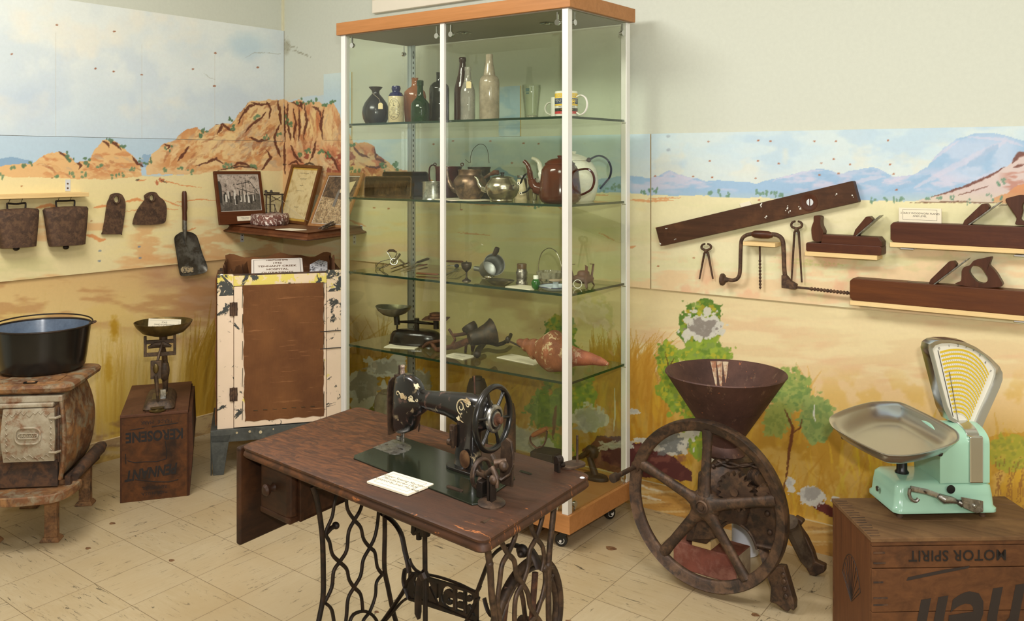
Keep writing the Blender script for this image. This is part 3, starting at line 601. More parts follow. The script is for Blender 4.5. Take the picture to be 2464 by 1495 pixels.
# ---- floor: beige vinyl tiles with dark streaks
def floor_mat():
    t = NT('vinyl_tiles'); tc = t.n('ShaderNodeTexCoord'); sep = t.n('ShaderNodeSeparateXYZ'); t.t.links.new(tc.outputs['Object'], sep.inputs[0])
    def M_(op, a, b=0., c=0.):
        n = t.n('ShaderNodeMath', operation=op); t.inp(n, 0, a); t.inp(n, 1, b); t.inp(n, 2, c); return n.outputs[0]
    S = .2548; sx_ = M_('ADD', sep.outputs[0], M_('MULTIPLY', M_('ADD', sep.outputs[1], .586), .055)); sy_ = M_('ADD', sep.outputs[1], M_('MULTIPLY', M_('SUBTRACT', sep.outputs[0], 2.701), .028))
    ux = M_('DIVIDE', M_('ADD', sx_, 20*S-2.701+.0012), S); uy = M_('DIVIDE', M_('ADD', sy_, 20*S+.586+.0012), S)
    fx, fy = M_('FRACT', ux), M_('FRACT', uy); ix, iy = M_('FLOOR', ux), M_('FLOOR', uy)
    g = M_('MAXIMUM', M_('LESS_THAN', fx, .0095), M_('LESS_THAN', fy, .0095))
    cmb = t.n('ShaderNodeCombineXYZ'); t.inp(cmb, 0, ix); t.inp(cmb, 1, iy); wn = t.n('ShaderNodeTexWhiteNoise', noise_dimensions='2D'); t.t.links.new(cmb.outputs[0], wn.inputs[0])
    par = M_('GREATER_THAN', wn.outputs[0], .5)
    sgn = M_('MULTIPLY', wn.outputs[0], 37.)
    v1 = t.n('ShaderNodeCombineXYZ'); t.inp(v1, 0, M_('MULTIPLY', sep.outputs[0], 9.)); t.inp(v1, 1, M_('MULTIPLY', sep.outputs[1], 60.)); t.inp(v1, 2, sgn)
    v2 = t.n('ShaderNodeCombineXYZ'); t.inp(v2, 0, M_('MULTIPLY', sep.outputs[0], 60.)); t.inp(v2, 1, M_('MULTIPLY', sep.outputs[1], 9.)); t.inp(v2, 2, sgn)
    vm = t.n('ShaderNodeMix', data_type='VECTOR'); t.inp(vm, 0, par); t.t.links.new(v1.outputs[0], vm.inputs[4]); t.t.links.new(v2.outputs[0], vm.inputs[5]); v = vm.outputs[1]
    st = t.noise(v, 1.3, 6, .68, .5); base = t.mix(t.ramp(st, .3, .7), lin((188, 172, 140)), lin((174, 155, 120)))
    base = t.mix(t.ramp(t.noise(t.coord(), 2.2, 5), .35, .7), base, lin((172, 150, 112)))
    base = t.mix(M_('MULTIPLY', wn.outputs[0], .25), base, lin((196, 180, 150)))
    sp = t.noise(v, .9, 8, .78, 1.2); br = t.ramp(t.noise(t.coord(), 6, 3), .38, .52)
    sm = M_('MULTIPLY', t.ramp(sp, .592, .61), br)
    base = t.mix(sm, base, lin((84, 76, 60)))
    base = t.mix(M_('MULTIPLY', t.ramp(t.noise(t.coord(), 16, 6, .7), .66, .72), .5), base, lin((150, 116, 76)))
    base = t.mix(M_('MULTIPLY', g, .75), base, lin((92, 72, 48)))
    t.pbr(base, .42, 0, t.bump(M_('SUBTRACT', 1., g), .25, .001)); return t.m
f_ = MB().box((-.1, -4.86, -.06), (6.26, .1, 0)).build('floor', floor_mat(), smooth=0); struct(f_)
M_WP = plain('plain_wall_paint', (216, 214, 200), .7, 0, .02, 8, .05)
struct(MB().box((6.2, -4.8, 0), (6.26, .06, 2.95)).build('wall_right', M_WP, smooth=0)); struct(MB().box((-.06, -4.86, 0), (6.26, -4.8, 2.95)).build('wall_front', M_WP, smooth=0)); struct(MB().box((-.06, -4.86, 2.95), (6.26, .06, 3.0)).build('ceiling', plain('ceiling_paint', (232, 230, 222), .8, 0, .01, 8, 0), smooth=0))
# dark burnt spots on the vinyl
# ---------------------------------------------------------------- shared materials
M_IRON = patchy('dark_cast_iron', [(34, 25, 20), (52, 37, 28), (26, 20, 17)], 18, .55, .35, .3, .0015)
M_IRON2 = patchy('browned_iron', [(64, 49, 41), (46, 35, 30), (86, 66, 53)], 16, .5, .4, .3, .0015)
M_RUST = patchy('rusty_iron', [(78, 50, 38), (58, 38, 30), (104, 66, 46)], 14, .75, .2, .6, .002, fine=140)
M_STEEL = patchy('worn_steel', [(150, 148, 142), (118, 114, 108), (170, 166, 158)], 20, .3, .9, .15, .0006, rr=(.2, .45))
M_CHROME = plain('chrome', (205, 205, 202), .12, 1, .04, 20, 0)
M_DULL = plain('dull_aluminium', (168, 168, 164), .38, .9, .1, 40, .1)
M_CARD = plain('cream_card', (232, 222, 196), .7, 0, .03, 40, .05)
M_INK = plain('black_ink', (46, 40, 36), .7, 0, .02, 10, 0)
M_BLACK = plain('black_plastic', (18, 18, 18), .35, 0, .1, 30, .05)
def INV(o): return o.matrix_basis.inverted()
def W(o, M=None): return MB(INV(o) @ M if M is not None else INV(o))
def onpl(x, y, p0, n):
    d = ray(x, y); return CAM+d*((Vector(p0)-CAM).dot(n)/d.dot(n))
def card(label, quad, lines, size, thick=.004, name='label_card', z=None, border=True, rot=0, group=None):
    """flat card from its four photo corners (front-left, front-right, back-right, back-left) lying at height z"""
    q = [atz(p[0], p[1], z) for p in quad]; c = sum(q, Vector())/4
    ex = ((q[1]-q[0])+(q[2]-q[3])).normalized(); w = ((q[1]-q[0]).length+(q[2]-q[3]).length)/2; h = ((q[3]-q[0]).length+(q[2]-q[1]).length)/2
    M = frame((c.x, c.y, z-thick), ex, (0, 0, 1)); t = thing(name, label, 'card', M=M, group=group)
    MB().box((-w/2, -h/2, 0), (w/2, h/2, thick)).build('card_sheet', M_CARD, t, 0, .0006)
    if border:
        b = MB(); e = .82
        for s in (-1, 1): b.box((-w/2*e, s*h/2*e*.92-.0003, thick), (w/2*e, s*h/2*e*.92+.0003, thick+.0002)); b.box((s*w/2*e-.0003, -h/2*e*.92, thick), (s*w/2*e+.0003, h/2*e*.92, thick+.0002))
        b.build('printed_border', M_INK, t, 0)
    if lines: txt('printed_lettering', lines, size, M_INK, TR(0, 0, thick)@RZ(rot), t, .0001, sx=1.05)
    return t

# ---------------------------------------------------------------- treadle sewing table
TC = Vector((2.796, -1.847, 0)); TX = Vector((.8805, -.0805, 0)).normalized(); TY = Vector((-.0355, .4495, 0)).normalized()
TM = Matrix(((TX.x, TY.x, 0, TC.x), (TX.y, TY.y, 0, TC.y), (0, 0, 1, 0), (0, 0, 0, 1)))
def tl(x, y, z): return TM @ Vector((x, y, z))
tbl = thing('sewing_table', 'dark worn oak treadle sewing table on open cast iron legs', 'table', (TC.x, TC.y, 0))
def TMB(): return MB(INV(tbl) @ TM)
def worn_top():
    t = NT('worn_oak_top'); v = t.coord((1.2, 9, 1)); v0 = t.coord(); n = t.noise(v, 4, 8, .62, 1.6)
    c = t.mix(t.ramp(n, .3, .72), lin((44, 28, 19)), lin((78, 48, 31)))
    p = t.noise(v0, 3.2, 4); c = t.mix(t.ramp(p, .46, .68), c, lin((56, 38, 29)))
    sep = t.n('ShaderNodeSeparateXYZ'); t.t.links.new(v0, sep.inputs[0])
    def M_(op, a, b): n_ = t.n('ShaderNodeMath', operation=op); t.inp(n_, 0, a); t.inp(n_, 1, b); return n_.outputs[0]
    ex = M_('ABSOLUTE', M_('ADD', sep.outputs[0], 0.), 0.); ey = M_('ABSOLUTE', M_('ADD', sep.outputs[1], 0.), 0.)
    ed = M_('MAXIMUM', t.ramp(ex, .385, .45), t.ramp(ey, .19, .235))
    ch = t.ramp(t.noise(t.coord((3, 12, 3)), 6, 8, .7, .5), .60, .64)
    c = t.mix(M_('MULTIPLY', M_('MULTIPLY', ed, ch), .85), c, lin((168, 104, 58)))
    lf = t.ramp(sep.outputs[0], -.44, .1, (1, 1, 1, 1), (0, 0, 0, 1))
    c = t.mix(M_('MULTIPLY', lf, .5), c, t.mix(t.ramp(t.noise(t.coord((2, 7, 1)), 5, 7, .65, 2.5), .42, .62), lin((66, 42, 26)), lin((118, 74, 42))))
    n2 = t.noise(t.coord((4, 60, 4)), 6, 4); c = t.mix(.35, c, t.mix(n2, (.6, .6, .6, 1), (1.4, 1.4, 1.4, 1)), 'MULTIPLY'); c = t.mix(1., c, (1.05, .97, .82, 1), 'MULTIPLY')
    t.pbr(c, t.ramp(n2, .3, .7, (.5,)*3+(1,), (.65,)*3+(1,)), 0, t.bump(n2, .25, .0008), Specular_IOR_Level=.35); return t.m
M_TOP = worn_top(); M_OAK = wood('dark_oak', (38, 23, 15), (64, 38, 24), 0, 12, .5, (78, 47, 28))
M_OAKZ = wood('dark_oak_upright', (34, 21, 14), (56, 34, 22), 1, 12, .55, (74, 45, 26))
hx, hy = .442, .2255

rings = []
for d, z in ((.006, .760), (.0, .757), (-.0005, .752), (-.004, .7505), (-.002, .747), (.0, .742), (.001, .736), (-.003, .731), (-.012, .7285)):
    rings.append([(x, y, z) for x, y in rrect(2*(hx+(d if z < .759 else -.004)), 2*(hy+(d if z < .759 else -.004)), .022, 5)])
TMB().loft(rings).build('tabletop', M_TOP, tbl, 50)
# hanging leaf at the left end
lf = TMB().prism([(-.2255, .495), (.2255, .495), (.2255, .752), (-.2255, .752)], -hx-.024, -hx-.004, Matrix(((0, 0, 1, 0), (1, 0, 0, 0), (0, 1, 0, 0), (0, 0, 0, 1))))
lf.build('drop_leaf', M_OAKZ, tbl, 0, .006, 3)
# drawer case under the left part
cs = TMB(); cs.box((-.262, -.165, .59), (-.25, .2, .73)); cs.box((-.40, -.15, .59), (-.25, .2, .6)); cs.box((-.408, -.15, .59), (-.40, .2, .73)); cs.box((-.25, .1, .66), (-.1, .2, .73)); cs.box((-.40, .19, .59), (-.25, .2, .73))
cs.box((-.25, -.10, .70), (.36, -.085, .73)); cs.box((-.25, .15, .70), (.38, .165, .73))
cs.build('drawer_case', M_OAK, tbl, 0, .002)
dr = TMB().loft([[(x, y, z) for x, y in [(-.395, -.19), (-.28, -.19), (-.268, -.183), (-.265, -.17), (-.265, .12), (-.395, .12)]] for z in (.602, .722)]).build('drawer', M_OAK, tbl, 0, .002)
TMB().box((-.398, -.192, .588), (-.262, -.14, .603)).build('drawer_lip', M_OAK, dr, 0, .003)
kn = TMB(); kn.lathe([(.012, 0), (.008, .006), (.007, .014), (.014, .018), (.0155, .026), (.010, .032), (.001, .033)], 20, frame((-.338, -.19, .665), (1, 0, 0), (0, -1, 0))); kn.build('drawer_knob', M_OAK, dr)
# cast iron side frames, traced in their own upright planes
def framepl(xl):
    p0 = tl(xl, 0, 0); n = TX.copy(); n = Vector((TY.y, -TY.x, 0)); return p0, n
def tr(pts, pl): return [onpl(x, y, *pl) for x, y in pts]
def iron(name, curves, pl, mat, extra=None):
    m = W(tbl)
    for pts, r in curves:
        q = spline(tr(pts, pl), 4); m.tube(q, r*1.22, 8, flat=.75)
    if extra: extra(m)
    return m.build(name, mat, tbl, 60)
pL, pR = framepl(-.195), framepl(.388)
L_ = [([(752, 1170), (762, 1200), (770, 1245), (776, 1300), (778, 1380), (777, 1440), (766, 1500), (750, 1600), (742, 1760), (722, 1900)], .0062),
      ([(812, 1180), (804, 1215), (799, 1245), (784, 1282), (793, 1305), (800, 1335), (817, 1353), (834, 1370), (840, 1395), (852, 1414), (868, 1432), (873, 1470)], .0042),
      ([(833, 1185), (836, 1225), (853, 1252), (868, 1270), (875, 1298), (890, 1318), (902, 1330), (908, 1365), (920, 1382)], .0042),
      ([(876, 1190), (868, 1225), (853, 1252), (839, 1280), (834, 1325), (817, 1353), (803, 1375), (798, 1415), (781, 1450)], .0045),
      ([(912, 1215), (909, 1255), (902, 1292), (890, 1318), (874, 1348), (868, 1385), (852, 1414), (838, 1440), (834, 1480), (830, 1540), (850, 1600)], .0045),
      ([(921, 1382), (906, 1402), (903, 1435), (890, 1472), (872, 1500), (868, 1560), (880, 1620)], .0042), ([(783, 1452), (798, 1468), (806, 1510), (820, 1560), (850, 1600), (840, 1680), (775, 1740)], .0045),
      ([(925, 1195), (926, 1280), (925, 1365), (934, 1415), (948, 1480), (972, 1560), (978, 1640), (1010, 1740)], .006),
      ([(838, 1510), (850, 1480), (880, 1472), (905, 1492), (910, 1530), (880, 1560), (850, 1550), (838, 1510)], .0045), ([(850, 1600), (900, 1640), (975, 1650)], .0045)]
def knobs(m):
    m.tube(tr([(785, 1284), (796, 1272), (808, 1265)], pL), .006, 8); m.tube(tr([(912, 1228), (899, 1218)], pL), .006, 8)
    for x, y in ((808, 1265), (899, 1218)): m.ball(.0085, c=onpl(x, y, *pL), sq=(1.3, 1, 1.1))
    m.cyl(onpl(752, 1170, *pL), onpl(925, 1195, *pL)+Vector((0, 0, .012)), .006)
iron('iron_side_frame', L_, pL, M_IRON, knobs)
R_ = [([(1160, 1262), (1171, 1310), (1179, 1365), (1183, 1430), (1190, 1500), (1180, 1620), (1175, 1760), (1150, 1920)], .0068),
      ([(1204, 1250), (1206, 1300), (1222, 1333), (1237, 1350), (1243, 1385), (1257, 1405), (1270, 1428), (1276, 1460), (1289, 1482), (1305, 1510), (1312, 1580)], .0052),
      ([(1243, 1240), (1240, 1290), (1222, 1333), (1208, 1360), (1202, 1405), (1197, 1450), (1203, 1500), (1195, 1570)], .0052),
      ([(1275, 1225), (1279, 1270), (1290, 1295), (1305, 1315), (1309, 1345), (1303, 1375)], .0048), ([(1309, 1205), (1304, 1250), (1290, 1295), (1275, 1325), (1270, 1365), (1257, 1405), (1242, 1435), (1238, 1480), (1240, 1560)], .0052),
      ([(1311, 1375), (1311, 1405), (1302, 1445), (1289, 1482), (1270, 1510), (1262, 1570)], .005),
      ([(1336, 1190), (1329, 1260), (1321, 1340), (1320, 1420), (1321, 1500), (1326, 1600), (1330, 1680), (1345, 1760)], .0068),
      ([(1190, 1560), (1240, 1570), (1324, 1560)], .005)]
def knobsR(m):
    for x, y, r in ((1318, 1361, .009), (1309, 1368, .009), (1178, 1358, .0085)): m.ball(r, c=onpl(x, y, *pR))
    m.cyl(onpl(1160, 1262, *pR), onpl(1336, 1190, *pR), .006); m.cyl(onpl(1320, 1367, *pR), onpl(1333, 1366, *pR), .0035)
iron('iron_side_frame', R_, pR, M_IRON2, knobsR)
# cross brace with the cut-out name plate
pb = (tl(0, .105, 0), Vector((TX.y, -TX.x, 0)))
m = W(tbl)
for pts, r in (([(918, 1236), (945, 1255), (965, 1285), (974, 1325), (980, 1350), (985, 1378)], .0085), ([(918, 1500), (945, 1462), (970, 1425), (985, 1395), (998, 1380)], .009), ([(910, 1515), (940, 1480), (968, 1448), (990, 1436)], .007),
               ([(985, 1345), (992, 1362), (1010, 1378), (1060, 1390), (1105, 1406), (1145, 1424), (1156, 1412)], .0055), ([(985, 1440), (1030, 1446), (1085, 1468), (1140, 1494), (1165, 1500)], .0065),
               ([(1148, 1425), (1162, 1388), (1180, 1345), (1205, 1320), (1232, 1312), (1250, 1316)], .0085), ([(1275, 1322), (1288, 1342), (1297, 1368)], .012), ([(1150, 1440), (1138, 1470), (1120, 1500), (1090, 1560)], .009), ([(1165, 1440), (1180, 1480), (1230, 1510), (1290, 1600)], .007),
               ([(975, 1370), (972, 1400), (985, 1440)], .009)):
    m.tube(spline(tr(pts, pb), 4), r, 8, flat=.5)
m.ball(.014, c=onpl(1257, 1326, *pb), sq=(1.2, .8, 1.1)); m.ball(.008, c=onpl(1260, 1330, *pb)+Vector((0, -.012, 0)))
m.build('cross_brace', M_IRON, tbl, 60)
a, b = onpl(985, 1376, *pb), onpl(1150, 1424, *pb); d_ = onpl(985, 1444, *pb); Lp = (b-a).length; hp = (a-d_).length
Mp = Matrix.Translation(d_) @ Matrix(((TX.x, 0, -TX.y, 0), (TX.y, 0, TX.x, 0), (0, 1, 0, 0), (0, 0, 0, 1)))
Mp = Matrix.Translation(d_) @ Matrix((((b-a).x/Lp, 0, TX.y, 0), ((b-a).y/Lp, 0, -TX.x, 0), ((b-a).z/Lp, 1, 0, 0), (0, 0, 0, 1)))
pl_ = MB().box((0, 0, -.004), (Lp, hp, .004)).build('name_plate', M_IRON, None, 0)
lt = txt('SINGER', 'SINGER', hp*1.02, M_IRON, TR(Lp*.53, hp*.5, -.01), None, .02, sx=.92, bold=.0006, sp=1.0)
bm_ = bmesh.new(); bm_.from_mesh(lt.data); bmesh.ops.remove_doubles(bm_, verts=bm_.verts, dist=1e-5); bmesh.ops.recalc_face_normals(bm_, faces=bm_.faces); bm_.to_mesh(lt.data); bm_.free()
bo = pl_.modifiers.new('b', 'BOOLEAN'); bo.operation = 'DIFFERENCE'; bo.object = lt; bo.solver = 'EXACT'
bpy.context.view_layer.update()
pm = bpy.data.meshes.new_from_object(pl_.evaluated_get(bpy.context.evaluated_depsgraph_get())); pl_.modifiers.clear(); pl_.data = pm
bpy.data.objects.remove(lt); pl_.parent = tbl; pm.transform(INV(tbl) @ Mp)
# pitman rod, knee paddle and the bracket under the top
m = W(tbl); pq = (tl(.05, -.02, 0), pb[1])
m.tube(tr([(1022, 1262), (1023, 1400), (1024, 1600), (1026, 1700)], pq), .0062, 10); m.build('pitman_rod', M_IRON, tbl)
m = W(tbl); pq2 = (tl(.03, -.05, 0), pb[1])
m.tube(tr([(1018, 1372), (1010, 1392), (1006, 1440), (1006, 1475), (1008, 1490)], pq2), [.004, .0095, .0105, .0105, .005], 12, flat=.5); m.tube(tr([(1018, 1380), (1024, 1394)], pq2), .012, 10); m.build('knee_lever', M_IRON, tbl)
m = W(tbl); pq = (tl(.04, -.01, 0), pb[1])
for a_, b_, r in (((1000, 1240), (997, 1282), .009), ((1008, 1268), (1008, 1298), .007), ((1025, 1245), (1023, 1288), .013), ((995, 1282), (1030, 1270), .007)): m.cyl(onpl(*a_, *pq), onpl(*b_, *pq), r)
m.build('lever_bracket', M_IRON, tbl, 60)
# drive wheel inside the right frame
m = W(tbl); ax = Vector((TY.y, -TY.x, 0)); cw = onpl(1268, 1512, tl(.33, 0, 0), ax)
Mw = frame(cw, (0, 0, 1), ax)
m.torus(.150, .010, 64, 10, Mw, .012); m.torus(.132, .005, 56, 8, Mw, .008)
for k in range(5):
    an = 2*pi*k/5+.3; d = Vector((cos(an), sin(an), 0))
    m.tube([Mw @ (d*.02), Mw @ (d*.08+Vector((0, 0, .004))), Mw @ (d*.142)], .007, 8, flat=.6)
m.lathe([(.024, -.02), (.026, .02)], 20, Mw); m.build('drive_wheel', M_IRON2, tbl, 60)
m = W(tbl); m.tube(tr([(1288, 1378), (1284, 1430), (1278, 1520), (1275, 1560)], (tl(.35, .05, 0), ax)), .0075, 8); m.tube(tr([(1222, 1412), (1216, 1450), (1210, 1500)], (tl(.33, 0, 0), ax)), .012, 8, flat=.5); m.build('wheel_bearing_arm', M_RUST, tbl)
# treadle plate near the floor
m = TMB(); m.box((-.11, -.10, .05), (.19, -.09, .07)); m.box((-.11, .13, .05), (.19, .14, .07))
for k in range(7): m.box((-.11+k*.0467, -.10, .052), (-.09+k*.0467, .14, .066))
m.cyl((-.19, .02, .06), (.38, .02, .06), .006); m.build('treadle', M_IRON, tbl, 0, .002)

W(tbl).lathe([(.006, 0), (.005, .001), (.0005, .0012)], 14, TR(*atz(1401, 1150, .7601))).build('white_paint_spot', plain('white_dab', (226, 226, 224), .5), tbl, 0)
# bobbin post bracket at the far right corner
t = thing('thread_post_bracket', 'small black iron bracket with an upright thread pin at the table corner', 'bracket', atz(1370, 1122, .76))
m = W(t); c0 = atz(1352, 1128, .76); c1 = atz(1402, 1116, .76); ex_ = (c1-c0).normalized()
m.prism(rrect((c1-c0).length*1.05, .045, .02, 6), 0, .006, frame((c0+c1)/2, ex_, (0, 0, 1))); m.build('foot_plate', M_IRON2, t, 40, .001)
m = W(t); Mx = frame(atz(1341, 1136, .76), ex_, (0, 0, 1)); m.box((-.003, -.009, 0), (.003, .009, .036), Mx); m.cyl(Mx @ Vector((-.004, 0, .028)), Mx @ Vector((.012, 0, .028)), .010, n=20); m.cyl(Mx @ Vector((.008, 0, .016)), Mx @ Vector((.02, 0, .014)), .006); m.build('upright_lug', M_IRON, t, 40, .001)
m = W(t); p_ = atz(1389, 1117, .76); m.cyl(p_, p_+Vector((0, 0, .070)), .0028, n=12); m.build('thread_pin', M_IRON2, t)
# white paint spot + small maker's label
card('cream label card describing the sewing machine, lying on the oak table front', [(892, 1161), (988, 1191), (1036, 1163), (937, 1132)], 'Singer Sewing Machine\nManufactured 1926\nDonated by Joan Maclean', .0135, .005, z=.7662, border=True)

# ---------------------------------------------------------------- sewing machine
def enamel():
    t = NT('chipped_black_enamel'); v = t.coord(); n = t.noise(v, 16, 8, .68, .8); f = t.ramp(n, .56, .59)
    m2 = t.ramp(t.noise(v, 9, 3), .46, .56); mm = t.n('ShaderNodeMath', operation='MULTIPLY'); t.inp(mm, 0, f); t.inp(mm, 1, m2)
    c = t.mix(mm.outputs[0], lin((24, 22, 21)), lin((198, 176, 138))); c = t.mix(t.ramp(t.noise(v, 30, 6), .6, .7), c, lin((84, 62, 54)))
    t.pbr(c, .22, 0, t.bump(t.noise(v, 50, 5), .2, .001), Coat_Weight=.3); return t.m
M_EN = enamel(); M_BLK = patchy('black_enamel', [(22, 21, 21), (34, 28, 26)], 10, .24, 0, .12, .0006)
M_GRN = plain('dark_green_bed', (30, 34, 24), .14, 0, .15, 10, .03)
M_CRM = patchy('worn_gilt_decal', [(198, 186, 150), (168, 146, 108)], 30, .5)
zt = .760
sm = thing('sewing_machine', 'old black enamel sewing machine with chipped gilt scrolls on the oak table', 'sewing machine', tl(.1, 0, zt))
S0 = INV(sm) @ TM
def SMB(): return MB(S0)
YA = .058                                        # the arm's own line across the table
pa = (tl(0, YA, 0), pb[1])
def A(x, y): q = TM.inverted() @ onpl(x, y, *pa); return q
# bed plate
q = [TM.inverted() @ atz(x, y, zt) for x, y in ((843, 1103), (1146, 1222), (1246, 1150), (968, 1054))]
fl, frr, br, bl = q
def bed(u, v): a_ = fl.lerp(frr, u); b_ = bl.lerp(br, u); p = a_.lerp(b_, v); return (p.x, p.y)
pol = [bed(u, v) for u, v in [(.03, 0), (.97, 0), (1, .08), (1, .92), (.97, 1), (.03, 1), (0, .93), (0, .07)]]
bd = SMB().prism(pol, zt, zt+.004).build('bed_plate', M_GRN, sm, 0, .001)
m = SMB(); m.prism([bed(.0, .42), bed(.145, .42)]+[bed(.145+.07*cos(radians(a)), .62+.21*sin(radians(a))) for a in range(-80, 81, 16)]+[bed(.145, .83), bed(.0, .83)], zt+.004, zt+.005)
sp = m.build('slide_plate', M_STEEL, bd, 0)
cx_, cy_ = bed(.155, .63); m = SMB(); m.box((cx_-.010, cy_-.0015, zt+.005), (cx_+.010, cy_+.0015, zt+.0054)); m.build('feed_slot', M_BLK, sp, 0); m = SMB(); m.box((cx_-.004, cy_+.003, zt+.005), (cx_+.008, cy_+.005, zt+.0054)); m.build('feed_slot', M_BLK, sp, 0); m = SMB(); m.cyl((bed(.03, .62)[0], bed(.03, .62)[1], zt+.005), (bed(.03, .62)[0], bed(.03, .62)[1], zt+.0053), .004); m.build('finger_hole', M_BLK, sp, 0)
# arm and head as one casting: lofted sections
def sect(cx, cz, rx, rz, y=YA, n=20, nx=(1, 0, 0), nz=(0, 0, 1)):
    return [(cx, y+rx*cos(2*pi*i/n), cz+rz*sin(2*pi*i/n)) for i in range(n)]
def ptz(x, y): p = A(x, y); return p.x, p.z
m = SMB()
# arm, from head to the pillar shoulder; sections upright across the arm line
arm = []
for xt, yt, yb, w in ((1004, 932, 985, .020), (1022, 939, 984, .0195), (1050, 941, 993, .020), (1080, 942, 1003, .022), (1108, 944, 1022, .025), (1132, 946, 1040, .028), (1158, 952, 1040, .028), (1176, 962, 1032, .024), (1184, 975, 1018, .012)):
    x0, z0 = ptz(xt, yt); x1, z1 = ptz(xt, yb); arm.append(sect(x0, (z0+z1)/2, w, (z0-z1)/2))
m.loft(arm)
m.build('machine_arm', M_EN, sm, 60)
# head: upright box-like casting with a swept top
head = []
for yy, xl, xr, w, y_ in ((898, 972, 992, .012, 0), (903, 955, 1010, .019, 0), (915, 949, 1020, .022, 0), (930, 946, 1026, .024, 0), (948, 944, 1031, .025, 0), (968, 944, 1030, .025, 0), (985, 946, 1012, .024, 0), (1003, 947, 1008, .023, 0), (1020, 948, 1000, .022, 0), (1031, 949, 984, .019, 0), (1036, 954, 974, .014, 0)):
    x0, z0 = ptz(xl, yy); x1, z1 = ptz(xr, yy); cx_ = (x0+x1)/2; hw = (x1-x0)/2*.86
    head.append([(cx_+hw*(abs(cos(t))**.6)*(1 if cos(t) > 0 else -1), YA+w*(abs(sin(t))**.6)*(1 if sin(t) > 0 else -1), z0) for t in [2*pi*i/24 for i in range(24)]])
m = SMB().loft(head); hd = m.build('machine_head', M_EN, sm, 60)
x0, z0 = ptz(947, 965)
m = SMB(); m.loft([[(x0-.004+o_, YA+y_*s_, z_) for y_, z_ in ((-.02, z0-.085), (.02, z0-.085), (.024, z0-.02), (.024, z0+.03), (.018, z0+.055), (.006, z0+.062), (-.006, z0+.062), (-.018, z0+.055), (-.024, z0+.03), (-.024, z0-.02))] for o_, s_ in ((0, .94), (.006, 1))]); m.build('face_plate', M_IRON2, hd, 40)
# pillar
pil = []
for yy, xl, xr, w in ((960, 1110, 1172, .026), (985, 1106, 1166, .027), (1010, 1106, 1160, .026), (1035, 1106, 1158, .025), (1060, 1104, 1157, .025), (1085, 1101, 1158, .026), (1110, 1098, 1162, .028), (1135, 1093, 1168, .031), (1152, 1088, 1178, .035), (1163, 1083, 1186, .038)):
    p = TM.inverted() @ onpl(xl, yy, *pa); r_ = TM.inverted() @ onpl(xr, yy, *pa); z_ = zt+.004 if yy == 1163 else p.z; cx_ = (p.x+r_.x)/2; hw = (r_.x-p.x)/2*.9
    z_ = max(z_, zt+.004)
    pil.append([(cx_+hw*(abs(cos(t))**.7)*(1 if cos(t) > 0 else -1), YA-.004+w*(abs(sin(t))**.7)*(1 if sin(t) > 0 else -1), z_) for t in [2*pi*i/24 for i in range(24)]])
pil[-1] = [(x, y, zt+.004) for x, y, z in pil[-1]]
SMB().loft(pil).build('machine_pillar', M_EN, sm, 60)
cxp = (pil[-1][0][0]+pil[-1][12][0])/2
m = SMB(); m.prism([(cxp+x, YA-.004+y) for x, y in rrect(.118, .094, .03, 6)], zt+.004, zt+.011); m.build('pillar_foot', M_BLK, sm, 40, .002)
# badge, decals
bx = TM.inverted() @ onpl(1119, 1105, tl(0, YA-.033, 0), pb[1])
SMB().lathe([(.0165, 0), (.0165, .003), (.013, .0045)], 24, TR(*bx) @ frame((0, 0, 0), (1, 0, 0), (0, -1, 0)), sy=1.3).build('oval_badge', patchy('brass_badge', [(120, 88, 60), (90, 62, 44)], 60, .4, .5), sm, 40)
m = SMB()
def curl(c, r, turns, a0, s=1, w=.0022, yoff=-.031):
    p = TM.inverted() @ onpl(c[0], c[1], tl(0, YA+yoff, 0), pb[1]); P = []
    for i in range(22):
        f = i/21; a = radians(a0)+s*turns*2*pi*f; P.append((p.x+r*(1-.75*f)*cos(a), p.y, p.z+r*(1-.75*f)*sin(a)))
    m = SMB(); m.tube(P, [w*(1-.5*i/21) for i in range(22)], 6, flat=.35, upv=(0, 1, 0)); m.build('gilt_scroll', M_CRM, sm)
for c, r, tn, a0, s_ in (((957, 948), .008, .9, 0, 1), ((975, 955), .009, .7, 180, 1), ((990, 960), .008, .8, 170, -1), ((1003, 963), .005, .9, 180, 1)): curl(c, r, tn, a0, s_, .0018, -.0255)
for c, r, tn, a0, s_ in (((1112, 985), .0245, .95, 60, 1), ((1108, 980), .012, .8, 90, -1), ((1118, 992), .012, .9, 200, 1), ((1112, 1003), .010, .7, 0, 1), ((1126, 975), .008, .8, 100, 1)): curl(c, r, tn, a0, s_, .0020, -.030)
for i_, (c, rr_, w_, yo) in enumerate((((968, 953), .012, .006, -.0245), ((988, 962), .010, .005, -.0245), ((1108, 1008), .012, .006, -.0285), ((1124, 966), .010, .006, -.0285), ((1118, 1018), .007, .010, -.027), ((1003, 930), .010, .006, -.019))):
    p = TM.inverted() @ onpl(c[0], c[1], tl(0, YA+yo, 0), pb[1]); m = SMB(); m.prism([(rr_*(1+.35*sin(3*a+i_)+.2*sin(7*a))*cos(a), w_*(1+.3*cos(4*a+i_))*sin(a)) for a in [2*pi*k/40 for k in range(40)]], -.003, .0012, frame(p, (1, 0, -.3), (0, -1, .1 if i_ != 5 else .9))); m.build('worn_gilt_patch', M_CRM, sm, 0)
